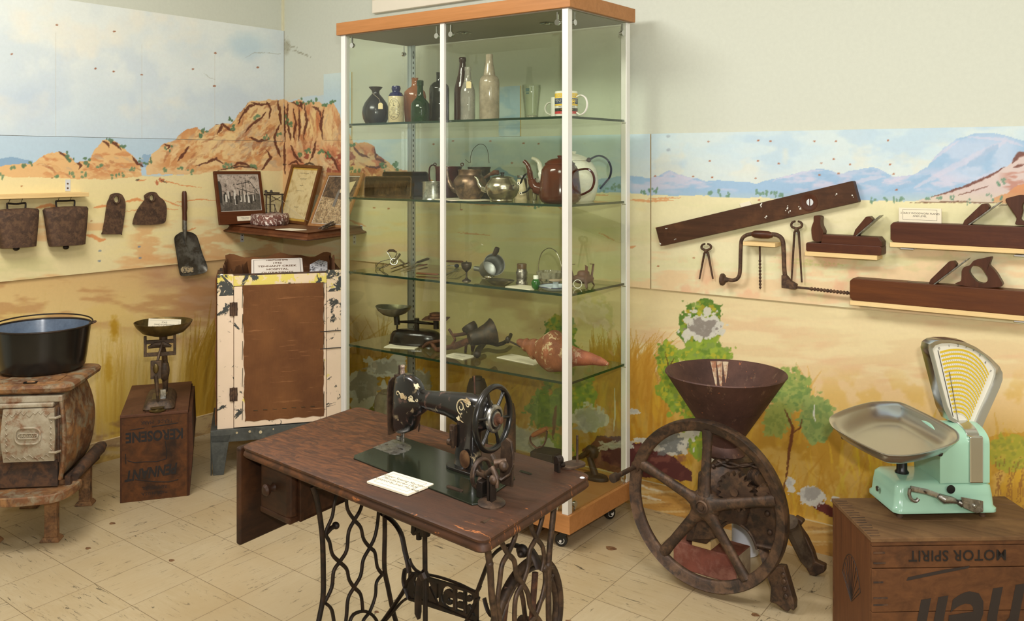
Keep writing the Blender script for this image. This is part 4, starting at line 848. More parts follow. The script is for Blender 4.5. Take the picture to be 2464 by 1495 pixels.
# needle bar, presser, top pins
m = SMB(); x0, z0 = ptz(969, 1030); m.cyl((x0+.003, YA, z0), (x0+.003, YA, zt+.012), .0032, n=12); m.cyl((x0+.003, YA, zt+.014), (x0+.003, YA, zt+.006), .001, n=6); m.build('needle_bar', M_STEEL, sm)
m = SMB(); m.cyl((x0-.010, YA, z0), (x0-.010, YA, zt+.055), .0035, n=12); m.cbox((x0-.010, YA, zt+.048), (.012, .012, .014)); m.cyl((x0-.014, YA-.006, zt+.022), (x0-.002, YA-.006, zt+.022), .006, n=14); m.cyl((x0-.006, YA, zt+.05), (x0-.002, YA, zt+.012), .0025, n=8); m.box((x0-.012, YA-.012, zt+.005), (x0+.01, YA+.006, zt+.008)); m.build('presser_foot', M_STEEL, sm, 40)
m = SMB(); x0, z0 = ptz(961, 903); m.cyl((x0, YA, z0-.01), (x0, YA, z0+.026), .003, n=12); m.box((x0-.008, YA-.014, z0-.004), (x0+.046, YA+.014, z0+.003)); m.build('tension_post', M_IRON2, sm, 40, .001)
m = SMB(); m.lathe([(.006, 0), (.0065, .012), (.0055, .014), (.0062, .02), (.0072, .024), (.0055, .028), (.001, .029)], 16, TR(x0+.013, YA, z0)); m.build('thumb_screw', patchy('thumb_screw_metal', [(120, 100, 92), (190, 176, 150)], 40, .5, .3), sm)
m = SMB(); x0, z0 = ptz(1137, 948); m.cyl((x0, YA+.01, z0-.004), (x0-.002, YA+.01, z0+.040), .0022, n=10); m.build('spool_pin', M_RUST, sm)
m = SMB(); x0, z0 = ptz(996, 1040); m.tube([(x0, YA+.02, z0+.03), (x0+.002, YA+.02, z0+.012), (x0-.001, YA+.02, z0-.004)], [.002, .004, .0025], 8, flat=.5); m.build('presser_lever', M_IRON2, sm)
# hand wheel
axw = (1, 0, 0)
xw = A(1186, 1008).x; wc = Vector((xw, YA, A(1190, 1008).z))
Mh = TR(*wc) @ frame((0, 0, 0), (0, 0, 1), (1, 0, 0))
R0 = .0795
hw_ = SMB(); hw_.torus(R0-.006, .0068, 72, 12, Mh, .0088)
for k in range(6):
    a = 2*pi*k/6+.35; d = Vector((cos(a), sin(a), 0)); hw_.tube([Mh @ (d*.024), Mh @ (d*.05+Vector((0, 0, .001))), Mh @ (d*(R0-.009))], [.006, .0048, .0062], 10, flat=.75)
hw_.lathe([(.022, -.014), (.030, -.008), (.031, .006), (.028, .010)], 40, Mh)
hwo = hw_.build('hand_wheel', M_BLK, sm, 60)
SMB().lathe([(.0325, .002), (.0325, .009), (.029, .012), (.024, .012), (.023, .009), (.018, .009), (.018, .013), (.013, .014)], 40, Mh).build('wheel_rim_ring', M_STEEL, hwo, 40)
SMB().lathe([(.014, .008), (.014, .016), (.0085, .017), (.0085, .028), (.006, .030), (.001, .030)], 28, Mh).build('stop_motion_knob', M_RUST, hwo, 40)
SMB().cyl((wc.x-.06, YA, wc.z), (wc.x, YA, wc.z), .013).build('wheel_shaft', M_IRON2, sm)
# bobbin winder on the pillar, belt wheel and its stand
m = SMB(); p = A(1108, 1040); m.cbox((p.x, YA-.03, p.z), (.016, .012, .05)); m.cyl((p.x-.012, YA-.036, p.z-.016), (p.x-.002, YA-.036, p.z-.016), .008); m.cyl((p.x, YA-.036, p.z+.014), (p.x, YA-.03, p.z-.03), .005); m.build('tension_bracket', M_IRON2, sm, 40, .001)
bw = TM.inverted() @ atz(1182, 1212, zt); pw = (tl(0, bw.y+.025, 0), pb[1]); wcc = TM.inverted() @ onpl(1158, 1140, *pw)
Mb = TR(*wcc) @ frame((0, 0, 0), (0, 0, 1), (1, -.1, 0))
m = SMB(); m.torus(.0315, .0045, 48, 10, Mb, .007); m.lathe([(.008, -.012), (.008, .022)], 16, Mb)
for k in range(3): a = 2*pi*k/3+.5; d = Vector((cos(a), sin(a), 0)); m.tube([Mb @ (d*.005), Mb @ (d*.029)], .0055, 8, flat=.5)
m.build('belt_wheel', M_IRON2, sm, 60)
m = SMB(); m.lathe([(.034, 0), (.034, .003), (.028, .006), (.012, .009), (.001, .0095)], 36, TR(bw.x, bw.y, zt)); m.build('stand_disc', M_IRON2, sm, 40)
m = SMB()
m.box((bw.x-.004, bw.y-.012, zt+.004), (bw.x+.002, bw.y+.004, zt+.062)); m.box((bw.x+.005, bw.y-.012, zt+.004), (bw.x+.011, bw.y+.006, zt+.052)); m.cbox((bw.x-.034, bw.y+.01, zt+.022), (.018, .026, .034))
m.cyl((bw.x-.02, bw.y+.02, zt+.01), (bw.x-.014, bw.y+.012, zt+.06), .007)
m.build('stand_uprights', M_BLK, sm, 30, .001)
m = SMB()
m.tube([wcc+Vector((.015, 0, 0)), (bw.x+.006, bw.y, zt+.075), (bw.x+.018, bw.y-.002, zt+.062), (bw.x+.02, bw.y-.004, zt+.04)], [.008, .008, .007, .005], 10)
m.tube([(bw.x+.01, bw.y, zt+.062), (bw.x+.03, bw.y+.004, zt+.058), (bw.x+.048, bw.y+.01, zt+.072), (bw.x+.056, bw.y+.014, zt+.094)], [.006, .007, .005, .003], 8, flat=.5)
m.ball(.011, c=(bw.x+.012, bw.y-.006, zt+.056)); m.ball(.012, c=(bw.x+.022, bw.y+.02, zt+.08)); m.cyl((bw.x, bw.y+.01, zt+.085), (bw.x+.022, bw.y+.03, zt+.088), .007); m.cyl((bw.x-.02, bw.y+.03, zt+.09), (bw.x+.01, bw.y+.012, zt+.08), .006)
m.build('winder_arms', M_IRON2, sm, 50)
m = SMB(); m.loft([[(bw.x+x+o_*.3, bw.y+.04+o_, z) for x, z in ((-.006, zt+.03), (.03, zt+.03), (.034, zt+.1), (.028, zt+.128), (.014, zt+.134), (-.002, zt+.12))] for o_ in (0, .006)]); m.build('belt_guard', M_IRON2, sm, 40, .001)
p = TM.inverted() @ atz(1094, 1182, zt); SMB().prism([(p.x+x, p.y+y) for x, y in rrect(.05, .012, .006, 5)], zt+.004, zt+.0062).build('bed_plate_cover', M_IRON2, bd, 0)
p = TM.inverted() @ atz(1265, 1138, zt); tm_ = TMB(); tm_.prism([(p.x+x, p.y+y) for x, y in rrect(.038, .012, .006, 5)], .7598, .7606); tm_.build('belt_slot', M_BLK, tbl, 0)
# ---------------------------------------------------------------- glass display cabinet
sc.cycles.transparent_max_bounces = 32
CX0, CX1, CYF, CYB = 1.175, 2.456, -.610, -.135
Z0, Z1, Z2, Z3 = .080, .150, 2.0875, 2.145
M_BEECH = wood('orange_beech_laminate', (160, 108, 64), (176, 122, 78), 0, 10, .4, None, .05, 20)
M_BEECHY = wood('orange_beech_laminate_side', (146, 92, 54), (166, 110, 68), 1, 10, .4, None, .05, 20)
M_ALU = plain('satin_white_aluminium', (232, 230, 224), .3, .25, .02, 10, 0)
M_ALUB = plain('brushed_aluminium', (176, 184, 188), .3, .8, .03, 10, 0)
M_GLASS = glassy('cabinet_glass', (249, 251, 246), None, 1.5)
M_SHELF = glassy('glass_shelf', (222, 224, 204), None, 1.5, 0., (128, 122, 92), .16)  # diffuse film here stands in for the hazy reflection on the shelves
M_EDGE = plain('green_glass_edge', (18, 44, 30), .15, 0, .1, 10, 0)
M_BOARD = plain('grey_cabinet_lining', (150, 144, 128), .6, 0, .04, 10, 0)
cb = thing('display_cabinet', 'tall glass display cabinet with orange beech top and plinth on castors', 'display cabinet', ((CX0+CX1)/2, (CYF+CYB)/2, 0))
W(cb).box((CX0-.012, CYF-.012, Z2), (CX1+.012, CYB+.012, Z3)).build('cabinet_top', M_BEECH, cb, 0, .002)
W(cb).box((CX0+.005, CYF+.006, Z2-.004), (CX1-.005, CYB-.006, Z2)).build('top_lining', M_BOARD, cb, 0)
W(cb).box((CX0-.004, CYF-.004, Z0), (CX1+.004, CYB+.004, Z1)).build('plinth', M_BEECH, cb, 0, .001)
def post(x0, x1, y0, y1, mat): return W(cb).box((x0, y0, Z1), (x1, y1, Z2)).build('corner_post', mat, cb, 0, .0015)
post(CX1-.034, CX1-.006, CYF+.001, CYF+.030, M_ALU); post(CX0+.006, CX0+.034, CYF+.001, CYF+.030, M_ALU)
post(CX1-.034, CX1-.006, CYB-.030, CYB-.001, M_ALU); post(CX0+.006, CX0+.036, CYB-.030, CYB-.001, M_ALUB)
W(cb).box((1.797, CYF+.002, Z1), (1.820, CYF+.016, Z2)).build('centre_stile', M_ALU, cb, 0, .001)
def slots(x, y, nx):
    m = W(cb); m.box((x-.010, y-.004, Z1), (x+.010, y, Z2)); o = m.build('shelf_standard', M_ALUB, cb, 0)
    s = W(cb)
    k = 0; z = Z1+.02
    while z < Z2-.02: s.box((x-.0025, y-.0052, z), (x+.0025, y-.0041, z+.012)); z += .026
    s.build('slot_row', M_BLACK, o, 0); return o
slots(CX0+.050, CYB-.028, 0)
def pane(a, b): return W(cb).box(a, b).build('glass_pane', M_GLASS, cb, 0)
pane((CX0+.034, CYF+.010, Z1), (1.797, CYF+.014, Z2-.004)); pane((1.820, CYF+.016, Z1), (CX1-.034, CYF+.020, Z2-.004))
pane((CX1-.014, CYF+.030, Z1), (CX1-.010, CYB-.030, Z2-.004)); pane((CX0+.010, CYF+.030, Z1), (CX0+.014, CYB-.030, Z2-.004)); pane((CX0+.036, CYB-.012, Z1), (CX1-.034, CYB-.008, Z2-.004))
SH = [1.676, 1.334, .989, .649]
for z in SH:
    x0, x1, y0, y1 = CX0+.018, CX1-.018, CYF+.026, CYB-.016
    o = W(cb).box((x0+.001, y0+.001, z-.0092), (x1-.001, y1-.001, z)).build('glass_shelf', M_SHELF, cb, 0)
    m = W(cb); m.box((x0, y0, z-.0093), (x1, y0+.0009, z+.0001)); m.box((x1-.0009, y0, z-.0093), (x1, y1, z+.0001)); m.build('ground_glass_edge', M_EDGE, o, 0)
    for x, y in ((x1-.01, y1-.01), (x0+.02, y0+.012)):
        W(cb).cyl((x, y, z-.0142), (x+(.018 if x > 2 else -.018), y, z-.0142), .0045).build('shelf_peg', M_CHROME, cb)
def catch(x, y, z, dx, dy, dn=-1):
    m = W(cb); m.cyl((x, y, z), (x+dx*.010, y+dy*.010, z), .0115, n=20); m.box((x-.003+dx*.005, y-.003+dy*.005, min(z, z-dn*.040)), (x+.003+dx*.005, y+.003+dy*.005, max(z, z-dn*.040))); m.ball(.006, c=(x+dx*.016, y+dy*.016, z))
    return m.build('glass_catch', M_CHROME, cb)
for x in (1.215+.03, 1.770, 1.850, CX1-.062): catch(x, CYF+.008, Z2-.05, 0, 1)
catch(CX1-.008, CYF+.055, Z2-.05, -1, 0); catch(CX1-.008, CYB-.055, Z2-.05, -1, 0); catch(CX0+.015, CYB-.07, Z2-.05, 1, 0)
for y in (CYF+.055, CYB-.045): catch(CX1-.006, y, Z1+.028, -1, 0, 1)
catch(CX1-.062, CYF+.008, Z1+.028, 0, 1, 1); catch(CX1-.28, CYF-.010, Z1-.040, 0, 1, 1)
W(cb).box((CX1-.34, CYF-.016, Z1-.052), (CX1-.30, CYF-.004, Z1-.028)).build('lock', M_BLACK, cb, 0, .002)
for x, y in ((1.72, -.36), (2.18, -.36)):
    m = W(cb); m.lathe([(.034, 0), (.034, -.003), (.026, -.006), (.024, -.001), (.001, -.001)], 36, TR(x, y, Z2-.004)); o = m.build('downlight', glassy('downlight_glass', (240, 240, 236), None, 1.5) if x < 2 else bpy.data.materials['downlight_glass'], cb)
    W(cb).lathe([(.014, -.001), (.010, -.006), (.001, -.007)], 20, TR(x, y, Z2-.004)).build('bulb', M_CHROME, o)
for x, y, a in ((CX1-.055, CYF+.06, 200), (CX1-.055, CYB-.06, 250), (CX0+.06, CYF+.06, 160), (CX0+.06, CYB-.06, 100)):
    M = TR(x, y, 0) @ RZ(a)
    m = W(cb, M)
    m.cbox((0, 0, Z0-.002), (.052, .042, .004)); m.lathe([(.016, 0), (.018, .012)], 20, TR(0, 0, Z0-.016))
    for s in (-1, 1): m.prism([(-.02, .068), (.016, .068), (.026, .045), (.034, .026), (.024, .018), (.002, .040)], s*.014-.0015, s*.014+.0015, frame((0, 0, 0), (1, 0, 0), (0, -1, 0)))
    cst = m.build('castor', M_BLACK, cb, 40)
    W(cb, M).lathe([(.018, -.010), (.024, -.009), (.0255, 0), (.024, .009), (.018, .010)], 28, frame((.018, 0, .0255), (1, 0, 0), (0, 1, 0))).build('castor_wheel', M_BLACK, cst, 40)
    m = W(cb, M)
    for s in (-1, 1): m.torus(.013, .0016, 24, 6, frame((.018, s*.0105, .0255), (1, 0, 0), (0, 1, 0))); m.cyl((.018, s*.010, .0255), (.018, s*.019, .0255), .005, n=12)
    m.build('wheel_ring', M_ALU, cst, 40)

# ---------------------------------------------------------------- things on the glass shelves
def spot(cx, Y): d = ray(cx, PHY); k = (Y-CAM.y)/d.y; P = CAM+d*k; return P, k/FPX      # point on the line y=Y, metres per photo pixel there
def zof(y, s): return CAM.z+(PHY-y)*s
def lz(t, cx, Y, zb, prof, th=0, n=40, sy=1., rz=0):
    """turned shape from a photo profile [(radius px, photo y)...] bottom up, standing on height zb"""
    P, s = spot(cx, Y); pr = [(max(r*s, 1e-4), zof(y, s)) for r, y in prof]; z0 = pr[0][1]; pr = [(r, z-z0+zb if i else zb) for i, (r, z) in enumerate(pr)]
    pr = [(r, max(z, zb)) for r, z in pr]; M = TR(P.x, P.y, 0) @ RZ(rz)
    m = W(t); m.shell(pr, th, n, M, sy) if th else m.lathe(pr, n, M, True, sy); return m
def sitz(cx, Y, zb, prof):
    """photo y of the bottom is shifted so the shape rests on zb, keep heights: returns list with base replaced"""
    P, s = spot(cx, Y); return P, s
def dz(Y, cx, yb, zb): P, s = spot(cx, Y); return zb-zof(yb, s)
def pt(x, y, Y, off=0): P, s = spot(x, Y); return Vector((P.x, P.y, zof(y, s)+off))
def Tt(name, label, cat, cx, Y, z, group=None): P, s = spot(cx, Y); return thing(name, label, cat, (P.x, P.y, z), group=group)
ZA = SH[0]
G1 = None
M_VASE = plain('dark_glaze', (40, 38, 36), .2, 0, .2, 14, .08); M_CRG = patchy('cream_stoneware', [(214, 200, 160), (196, 178, 138)], 14, .25, 0, .05, .0005); M_BLUE = plain('cobalt_glaze', (20, 26, 78), .12, 0, .1, 20, 0)
M_TAG = plain('buff_tag', (226, 206, 160), .7, 0, .03, 30, 0); M_STR = plain('string', (190, 176, 150), .9, 0, .05, 30, 0)
B_BRN = glassy('brown_bottle_glass', (150, 84, 44), (60, 26, 14), 1.5, .02, (120, 80, 56), .55); B_BRD = glassy('dark_brown_bottle_glass', (110, 56, 34), (40, 16, 12), 1.5, .02, (70, 44, 34), .5)
B_GRN = glassy('green_bottle_glass', (60, 130, 50), (14, 50, 16), 1.5, .01, (40, 84, 44), .35); B_DGR = glassy('dark_green_bottle_glass', (60, 84, 50), (16, 30, 20), 1.5, .01, (40, 44, 34), .5)
B_CLR = glassy('clear_bottle_glass', (242, 242, 238), (170, 170, 166), 1.5, .01, (200, 194, 184), .28); B_DST = glassy('dusty_bottle_glass', (200, 196, 180), (120, 112, 96), 1.5, .12, (178, 164, 142), .9)
B_TUM = glassy('tumbler_glass', (252, 253, 250), (196, 200, 186), 1.5, .0)
def taglabel(t, cx, cyy, Y, w=9, h=14, loop=None):
    P, s = spot(cx, Y); M = TR(P.x, P.y, zof(cyy, s)) @ RZ(37)
    m = W(t, M); m.loft([[(x*s, o_, z*s) for x, z in ((-w/2, -h/2), (w/2, -h/2), (w/2, h/2-3), (w/4, h/2), (-w/4, h/2), (-w/2, h/2-3))] for o_ in (-.0006, .0006)]); o = m.build('price_tag', M_TAG, t, 0)
    if loop: m = W(t); m.tube([pt(a, b, Y+d_) for a, b, d_ in loop], .0007, 6); m.build('tag_string', M_STR, o)
    return o
Y1 = -.47
t = Tt('round_vase', 'round black pottery vase with flared lip, leftmost on the top shelf', 'vase', 904, Y1, ZA); lz(t, 904, Y1, ZA, [(22, 293), (25, 290), (30, 280), (32.5, 266), (31, 253), (26, 241), (17, 229), (10, 221), (8.5, 216), (9.5, 212), (16, 205), (16.5, 203), (14, 203), (8, 212)], 0).build('vase_body', M_VASE, t); taglabel(t, 915.5, 255, Y1-.063, 11, 15, [(896, 224, -.02), (905, 232, -.045), (912, 238, -.055), (915, 247, -.062)])
t = Tt('ginger_beer_bottle', 'cream stoneware ginger beer bottle with a blue glazed neck', 'bottle', 953, Y1, ZA)
o = lz(t, 953, Y1, ZA, [(18, 293), (19, 291), (19, 229), (18.5, 227.5)]).build('stoneware_body', M_CRG, t)
o2 = W(t); P, s = spot(953, Y1); zo = dz(Y1, 953, 293, ZA)
W(t).lathe([(r*s, zof(y, s)+zo) for r, y in [(18.6, 227.5), (14, 219), (9.5, 217), (9, 215), (10.5, 212), (11, 208), (10, 203), (7, 202), (4, 202)]], 36, TR(P.x, P.y, 0)).build('blue_neck', M_BLUE, t)
mp = W(t); Rr = 19.15*s
def wrap(u, v): a = radians(-90-YAWD)+u/Rr; return Vector((P.x+Rr*cos(a), P.y+Rr*sin(a), zof(259, s)+zo+v))
YAWD = -37.2
ring = [wrap(.029*cos(2*pi*i/40)-.006, .047*sin(2*pi*i/40)) for i in range(41)]
mp.tube(ring, .0007, 6); mp.build('printed_oval', M_INK, t)
def wraptext(body, size, v, name='printed_lettering', up=True):
    q = txt(name, body, size, M_INK, Matrix(), None, .0002)
    for vt in q.data.vertices:
        w_ = wrap(vt.co.x-.006, vt.co.y+v); vt.co = INV(t) @ w_
    q.parent = t
    return q
wraptext('L', .022, .022); wraptext('HENRY ST', .0055, .008); wraptext('ADELAIDE', .0075, .0); wraptext('PORT', .0085, -.009); wraptext('AND', .005, -.016); wraptext('BURNS', .006, -.023)
def arctext(body, size, a0, a1, rx, ry):
    n = len(body)
    for i, ch in enumerate(body):
        if ch == ' ': continue
        a = radians(a0+(a1-a0)*i/max(1, n-1)); q = txt('printed_letter', ch, size, M_INK, Matrix(), None, .0002)
        tt = atan2(cos(a)*ry, -sin(a)*rx)-pi if a1 < a0 else atan2(cos(a)*ry, -sin(a)*rx)
        for vt in q.data.vertices:
            x_, y_ = vt.co.x, vt.co.y; vt.co = INV(t) @ wrap(rx*cos(a)+x_*cos(tt)-y_*sin(tt)-.006, ry*sin(a)+x_*sin(tt)+y_*cos(tt))
        q.parent = t
arctext("CLADU'S", .011, 150, 20, .022, .038); arctext('GINGER BEER', .010, 200, 370, .022, .038)
t = Tt('flat_flask', 'brown glazed flat-shouldered flask behind the small green bottle', 'bottle', 998, -.36, ZA); lz(t, 998, -.36, ZA, [(22, 293), (24, 285), (26.5, 250), (27.5, 226), (25, 215), (17, 207), (10, 203), (7.5, 199), (7.5, 185), (8.2, 184), (8.2, 181), (5, 181)], 0, 40, .6, 37).build('flask_body', patchy('brown_glass_old', [(146, 92, 60), (122, 74, 48)], 8, .12, 0, .05, .0005), t)
t = Tt('green_bottle', 'small green glass bottle with sloping shoulders on the top shelf', 'bottle', 1011, Y1, ZA); lz(t, 1011, Y1, ZA, [(21, 292), (22.5, 288), (23, 262), (22, 246), (16, 238), (9, 231), (7.5, 224), (7, 204), (8.2, 203), (8.2, 191), (6.5, 190)], .0025, 40).build('bottle_body', B_GRN, t)
t = Tt('dark_green_flask', 'dark green round-shouldered bottle behind the cabinet centre stile', 'bottle', 1057, -.36, ZA); lz(t, 1057, -.36, ZA, [(22, 294), (24, 290), (24, 210), (22, 203), (15, 196), (8, 193), (7, 191), (7, 177), (7.5, 176), (7.5, 171)], .003, 40).build('bottle_body', B_DGR, t)
t = Tt('brown_beer_bottle', 'tall dark brown beer bottle half hidden by a clear one', 'bottle', 1113, -.40, ZA); lz(t, 1113, -.40, ZA, [(19, 293), (20, 289), (20, 225), (19.5, 213), (16, 196), (11, 178), (8, 160), (7.4, 149), (8.8, 147), (8.8, 139), (7.5, 137)], .0025, 40).build('bottle_body', B_BRD, t)
t = Tt('clear_bottle', 'clear glass bottle with a cream tag hung on its neck', 'bottle', 1125.5, -.49, ZA); lz(t, 1125.5, -.49, ZA, [(17, 291), (18.2, 287), (18.2, 228), (17, 216), (12, 204), (8.5, 192), (7.5, 180), (7, 172), (8, 170), (8, 162)], .0025, 40).build('bottle_body', B_CLR, t); taglabel(t, 1128, 204, -.535, 12, 17, [(1117, 193, -.02), (1124, 195, -.03), (1128, 196, -.04), (1134, 194, -.03)])
t = Tt('dusty_bottle', 'large dusty clear bottle, tallest on the top shelf', 'bottle', 1177.5, -.47, ZA); lz(t, 1177.5, -.47, ZA, [(22, 289), (24, 286), (24.3, 200), (23, 190), (19, 184), (14.5, 181), (14, 176), (11.5, 163), (9.3, 153), (8.6, 140), (8.8, 131), (7.5, 130)], .003, 40).build('bottle_body', B_DST, t)
t = Tt('beer_glass', 'plain clear tapered beer glass beside the coffee mugs', 'glass', 1278.8, -.49, ZA); lz(t, 1278.8, -.49, ZA, [(15.5, 283), (16.5, 280), (17, 270), (20.5, 235), (22.8, 210), (22.3, 202)], .003, 40).build('tumbler_wall', B_TUM, t)
P, s = spot(1278.8, -.49); W(t).lathe([(.024, ZA+.002), (.024, ZA+.012), (.001, ZA+.016)], 30, TR(P.x, P.y, 0)).build('thick_base', B_CLR, t)
b_ = TR(P.x, P.y, 0) @ RZ(18); m = W(t, b_); m.box((-.012, -.0405, zof(222, s)), (.004, -.0398, zof(214, s))); m.box((-.010, -.0405, zof(228, s)), (.002, -.0398, zof(224, s))); m.build('printed_badge', plain('print_green', (40, 70, 60), .5), t, 0)
M_MUG = plain('white_glazed_china', (232, 230, 220), .12, 0, .02, 20, 0)
def handle(t, pts, Y, r, mat, name='handle', flat=.7, n=10, off=0):
    m = W(t); m.tube(spline([pt(x, y, Y, off) for x, y in pts], 5), r, n, flat=flat); return m.build(name, mat, t)
YM = -.505
t = Tt('printed_mug', 'white china mug printed with yellow, blue and red bands', 'mug', 1362.6, YM, ZA); P, s = spot(1362.6, YM); zo = dz(YM, 1362.6, 281, ZA)
lz(t, 1362.6, YM, ZA, [(26, 281), (27.3, 279), (27.6, 222), (27.2, 219.5)], .0035, 48).build('mug_body', M_MUG, t); handle(t, [(1388, 233), (1398, 229), (1409, 236), (1413, 252), (1408, 268), (1397, 276), (1388, 271)], YM, .0048, M_MUG)
for a, b, c in ((225, 236, (236, 196, 60)), (237, 250, (30, 50, 84)), (250.5, 254.5, (226, 186, 50)), (260.5, 268, (44, 38, 34)), (268, 274, (196, 52, 56))):
    m = W(t); rr_ = 27.75*s; m.loft([[(rr_*cos(radians(an)), rr_*sin(radians(an)), z) for z in (zof(b, s)+zo, zof(a, s)+zo)]+[((rr_-.0003)*cos(radians(an)), (rr_-.0003)*sin(radians(an)), z) for z in (zof(a, s)+zo, zof(b, s)+zo)] for an in range(-165, 46, 6)], True, False, TR(P.x, P.y, 0)); m.build('printed_band', plain('print_%d' % a, c, .2, 0, .02, 10, 0), t, 0)
Rr = 27.95*s
def wrap2(u, v, y): a = radians(-52.8)+u/Rr; return Vector((P.x+Rr*cos(a), P.y+Rr*sin(a), zof(y, s)+zo+v))
def mugtext(body, size, u, y, mat):
    q = txt('printed_lettering', body, size, mat, Matrix(), None, .0001)
    for vt in q.data.vertices: vt.co = INV(t) @ wrap2(vt.co.x*.8+u, vt.co.y, y)
    q.parent = t
M_WH = plain('white_print', (236, 234, 226), .3, 0, .02, 10, 0)
mugtext('GOLDEN MINE', .016, -.004, 230.5, M_WH); mugtext('MINERAL CLUB', .019, -.004, 243.5, M_WH); mugtext('POOL TABLES  DARTS', .009, 0, 257.5, plain('print_navy', (40, 60, 90), .4)); mugtext('Post Office Hotel', .009, 0, 264.2, bpy.data.materials['print_225']); mugtext('MEALS AVAILABLE', .008, 0, 271, M_WH)
mb = W(t); q_ = [wrap2(.028+.007*cos(a)*.9, .009*sin(a), 245) for a in [2*pi*i/16 for i in range(17)]]; mb.tube(q_, .0012, 6); mb.ball(.004, c=wrap2(.028, 0, 245), sq=(1, 1, 1)); mb.build('printed_crest', bpy.data.materials['print_225'], t)
t = Tt('plain_mug', 'plain white china mug behind the printed one', 'mug', 1352, -.40, ZA); lz(t, 1352, -.40, ZA, [(26, 282), (27, 279), (27, 233), (26.4, 231)], .0035, 40).build('mug_body', M_MUG, t); handle(t, [(1328, 246), (1318, 249), (1312, 260), (1316, 272), (1328, 277)], -.40, .0048, M_MUG)

# second shelf
ZBs = SH[1]; M_TIN = patchy('blackened_tin', [(82, 62, 42), (52, 41, 30), (104, 82, 56)], 12, .35, .6, .15, .0008); M_TIN2 = patchy('dark_japanned_tin', [(36, 28, 26), (58, 38, 26), (30, 34, 46)], 7, .4, .4, .15, .0008)
def loaf(label, x0, x1, yt, yb, Y, mat, lean, group=None):
    Pm, s = spot((x0+x1)/2, Y); t = thing('loaf_tin', label, 'baking tin', (Pm.x, Pm.y, ZBs))
    w = (x1-x0)*s*1.08; h = (yb-yt)*s; M = TR(Pm.x, Pm.y, ZBs) @ RZ(24) @ RX(lean)
    dp = .085; m = W(t, M); o, i = rrect(w, h, .010, 4, 0, h/2), rrect(w-.004, h-.004, .009, 4, 0, h/2); ob, ib = rrect(w*.88, h*.8, .010, 4, 0, h*.5), rrect(w*.88-.004, h*.8-.004, .009, 4, 0, h*.5)
    m.loft([[(x, dp, z) for x, z in ob], [(x, 0, z) for x, z in o], [(x, 0, z) for x, z in i], [(x, dp-.002, z) for x, z in ib]]); m.build('tin_body', mat, t, 30)
    for k in range(26):
        if lean == -6: x = -w*.36+w*.72*k/25; m_ = W(t, M); m_.box((x-.001, dp-.0045, h*.2), (x+.001, dp-.0015, h*.78)); m_.build('floor_rib', mat, t, 0)
    m = W(t, M); m.tube([(x, 0, z) for x, z in rrect(w+.002, h+.002, .011, 4, 0, h/2)], .002, 6, True); m.build('rolled_rim', mat, t); return t
loaf('rectangular loaf tin on its side with a ridged floor, front of second shelf', 877, 986, 421, 471, -.50, M_TIN, -6)
loaf('larger dark loaf tin standing behind the ridged one', 921, 1026, 408, 466, -.34, M_TIN2, -4)
M_TINM = patchy('bright_tinplate', [(168, 168, 160), (120, 120, 114), (200, 198, 190)], 16, .28, .9, .15, .0006)
t = Tt('tin_mug', 'short shiny tinplate measure behind the cabinet stile', 'mug', 1042, -.49, ZBs); lz(t, 1042, -.49, ZBs, [(28, 476), (26.5, 472), (26, 440), (26.8, 436), (26.8, 434)], .0015, 40).build('mug_body', M_TINM, t, 40)
M_BUR = patchy('burgundy_enamel', [(70, 26, 30), (54, 22, 26)], 10, .18, 0, .05, .0006)
Yb = -.30; t = Tt('burgundy_pot', 'burgundy enamel pot with two ring lugs and a loop handle', 'pot', 1079, Yb, ZBs); lz(t, 1079, Yb, ZBs, [(28, 466), (29.5, 462), (31, 400), (32.5, 395), (32.5, 392)], .002, 44).build('pot_body', M_BUR, t)
handle(t, [(1051, 402), (1042, 397), (1034, 404), (1033, 425), (1038, 446), (1050, 450)], Yb, .0045, M_BUR)
for x in (1046.5, 1112): m = W(t); m.torus(.0065, .0022, 20, 8, frame(pt(x, 396, Yb), (1, 0, 0), (-.6, .8, 0))); m.build('ring_lug', M_BUR, t)
M_COP = patchy('tarnished_copper', [(132, 104, 84), (96, 80, 70), (152, 124, 98), (84, 72, 66)], 9, .38, .75, .25, .001)
Yk = -.44; t = Tt('old_kettle', 'tarnished lidless copper kettle with a stub handle and wooden grip', 'kettle', 1131, Yk, ZBs)
lz(t, 1131, Yk, ZBs, [(24, 474), (30, 466), (37, 452), (40.5, 438), (39, 427), (33, 419), (28.5, 415), (27.5, 408), (29.5, 404), (29.5, 402)], .002, 48).build('kettle_body', M_COP, t)
m = W(t); m.tube(spline([pt(x, y, Yk) for x, y in ((1102, 460), (1088, 452), (1080, 435), (1076, 415), (1075, 402))], 5), [.014]*5+[.011]*5+[.008]*5+[.006]*6, 12); m.build('spout', M_COP, t)
m = W(t); m.tube([pt(x, y, Yk) for x, y in ((1166, 428), (1178, 420), (1186, 417))], [.006, .007, .008], 10); o = m.build('handle_socket', M_COP, t); m = W(t); m.tube([pt(x, y, Yk) for x, y in ((1182, 419), (1190, 415), (1197, 415), (1199, 420))], [.008, .011, .0105, .006], 12); m.build('wooden_grip', M_RUST, t)
m = W(t)
for k in range(3): a = 2*pi*k/3; P, s = spot(1131, Yk); m.lathe([(.006, 0), (.004, .006)], 10, TR(P.x+.035*cos(a), P.y+.035*sin(a), ZBs-.0))
M_BIL = patchy('sooty_billy', [(56, 54, 50), (40, 38, 36), (76, 70, 62)], 14, .5, .5, .3, .001)
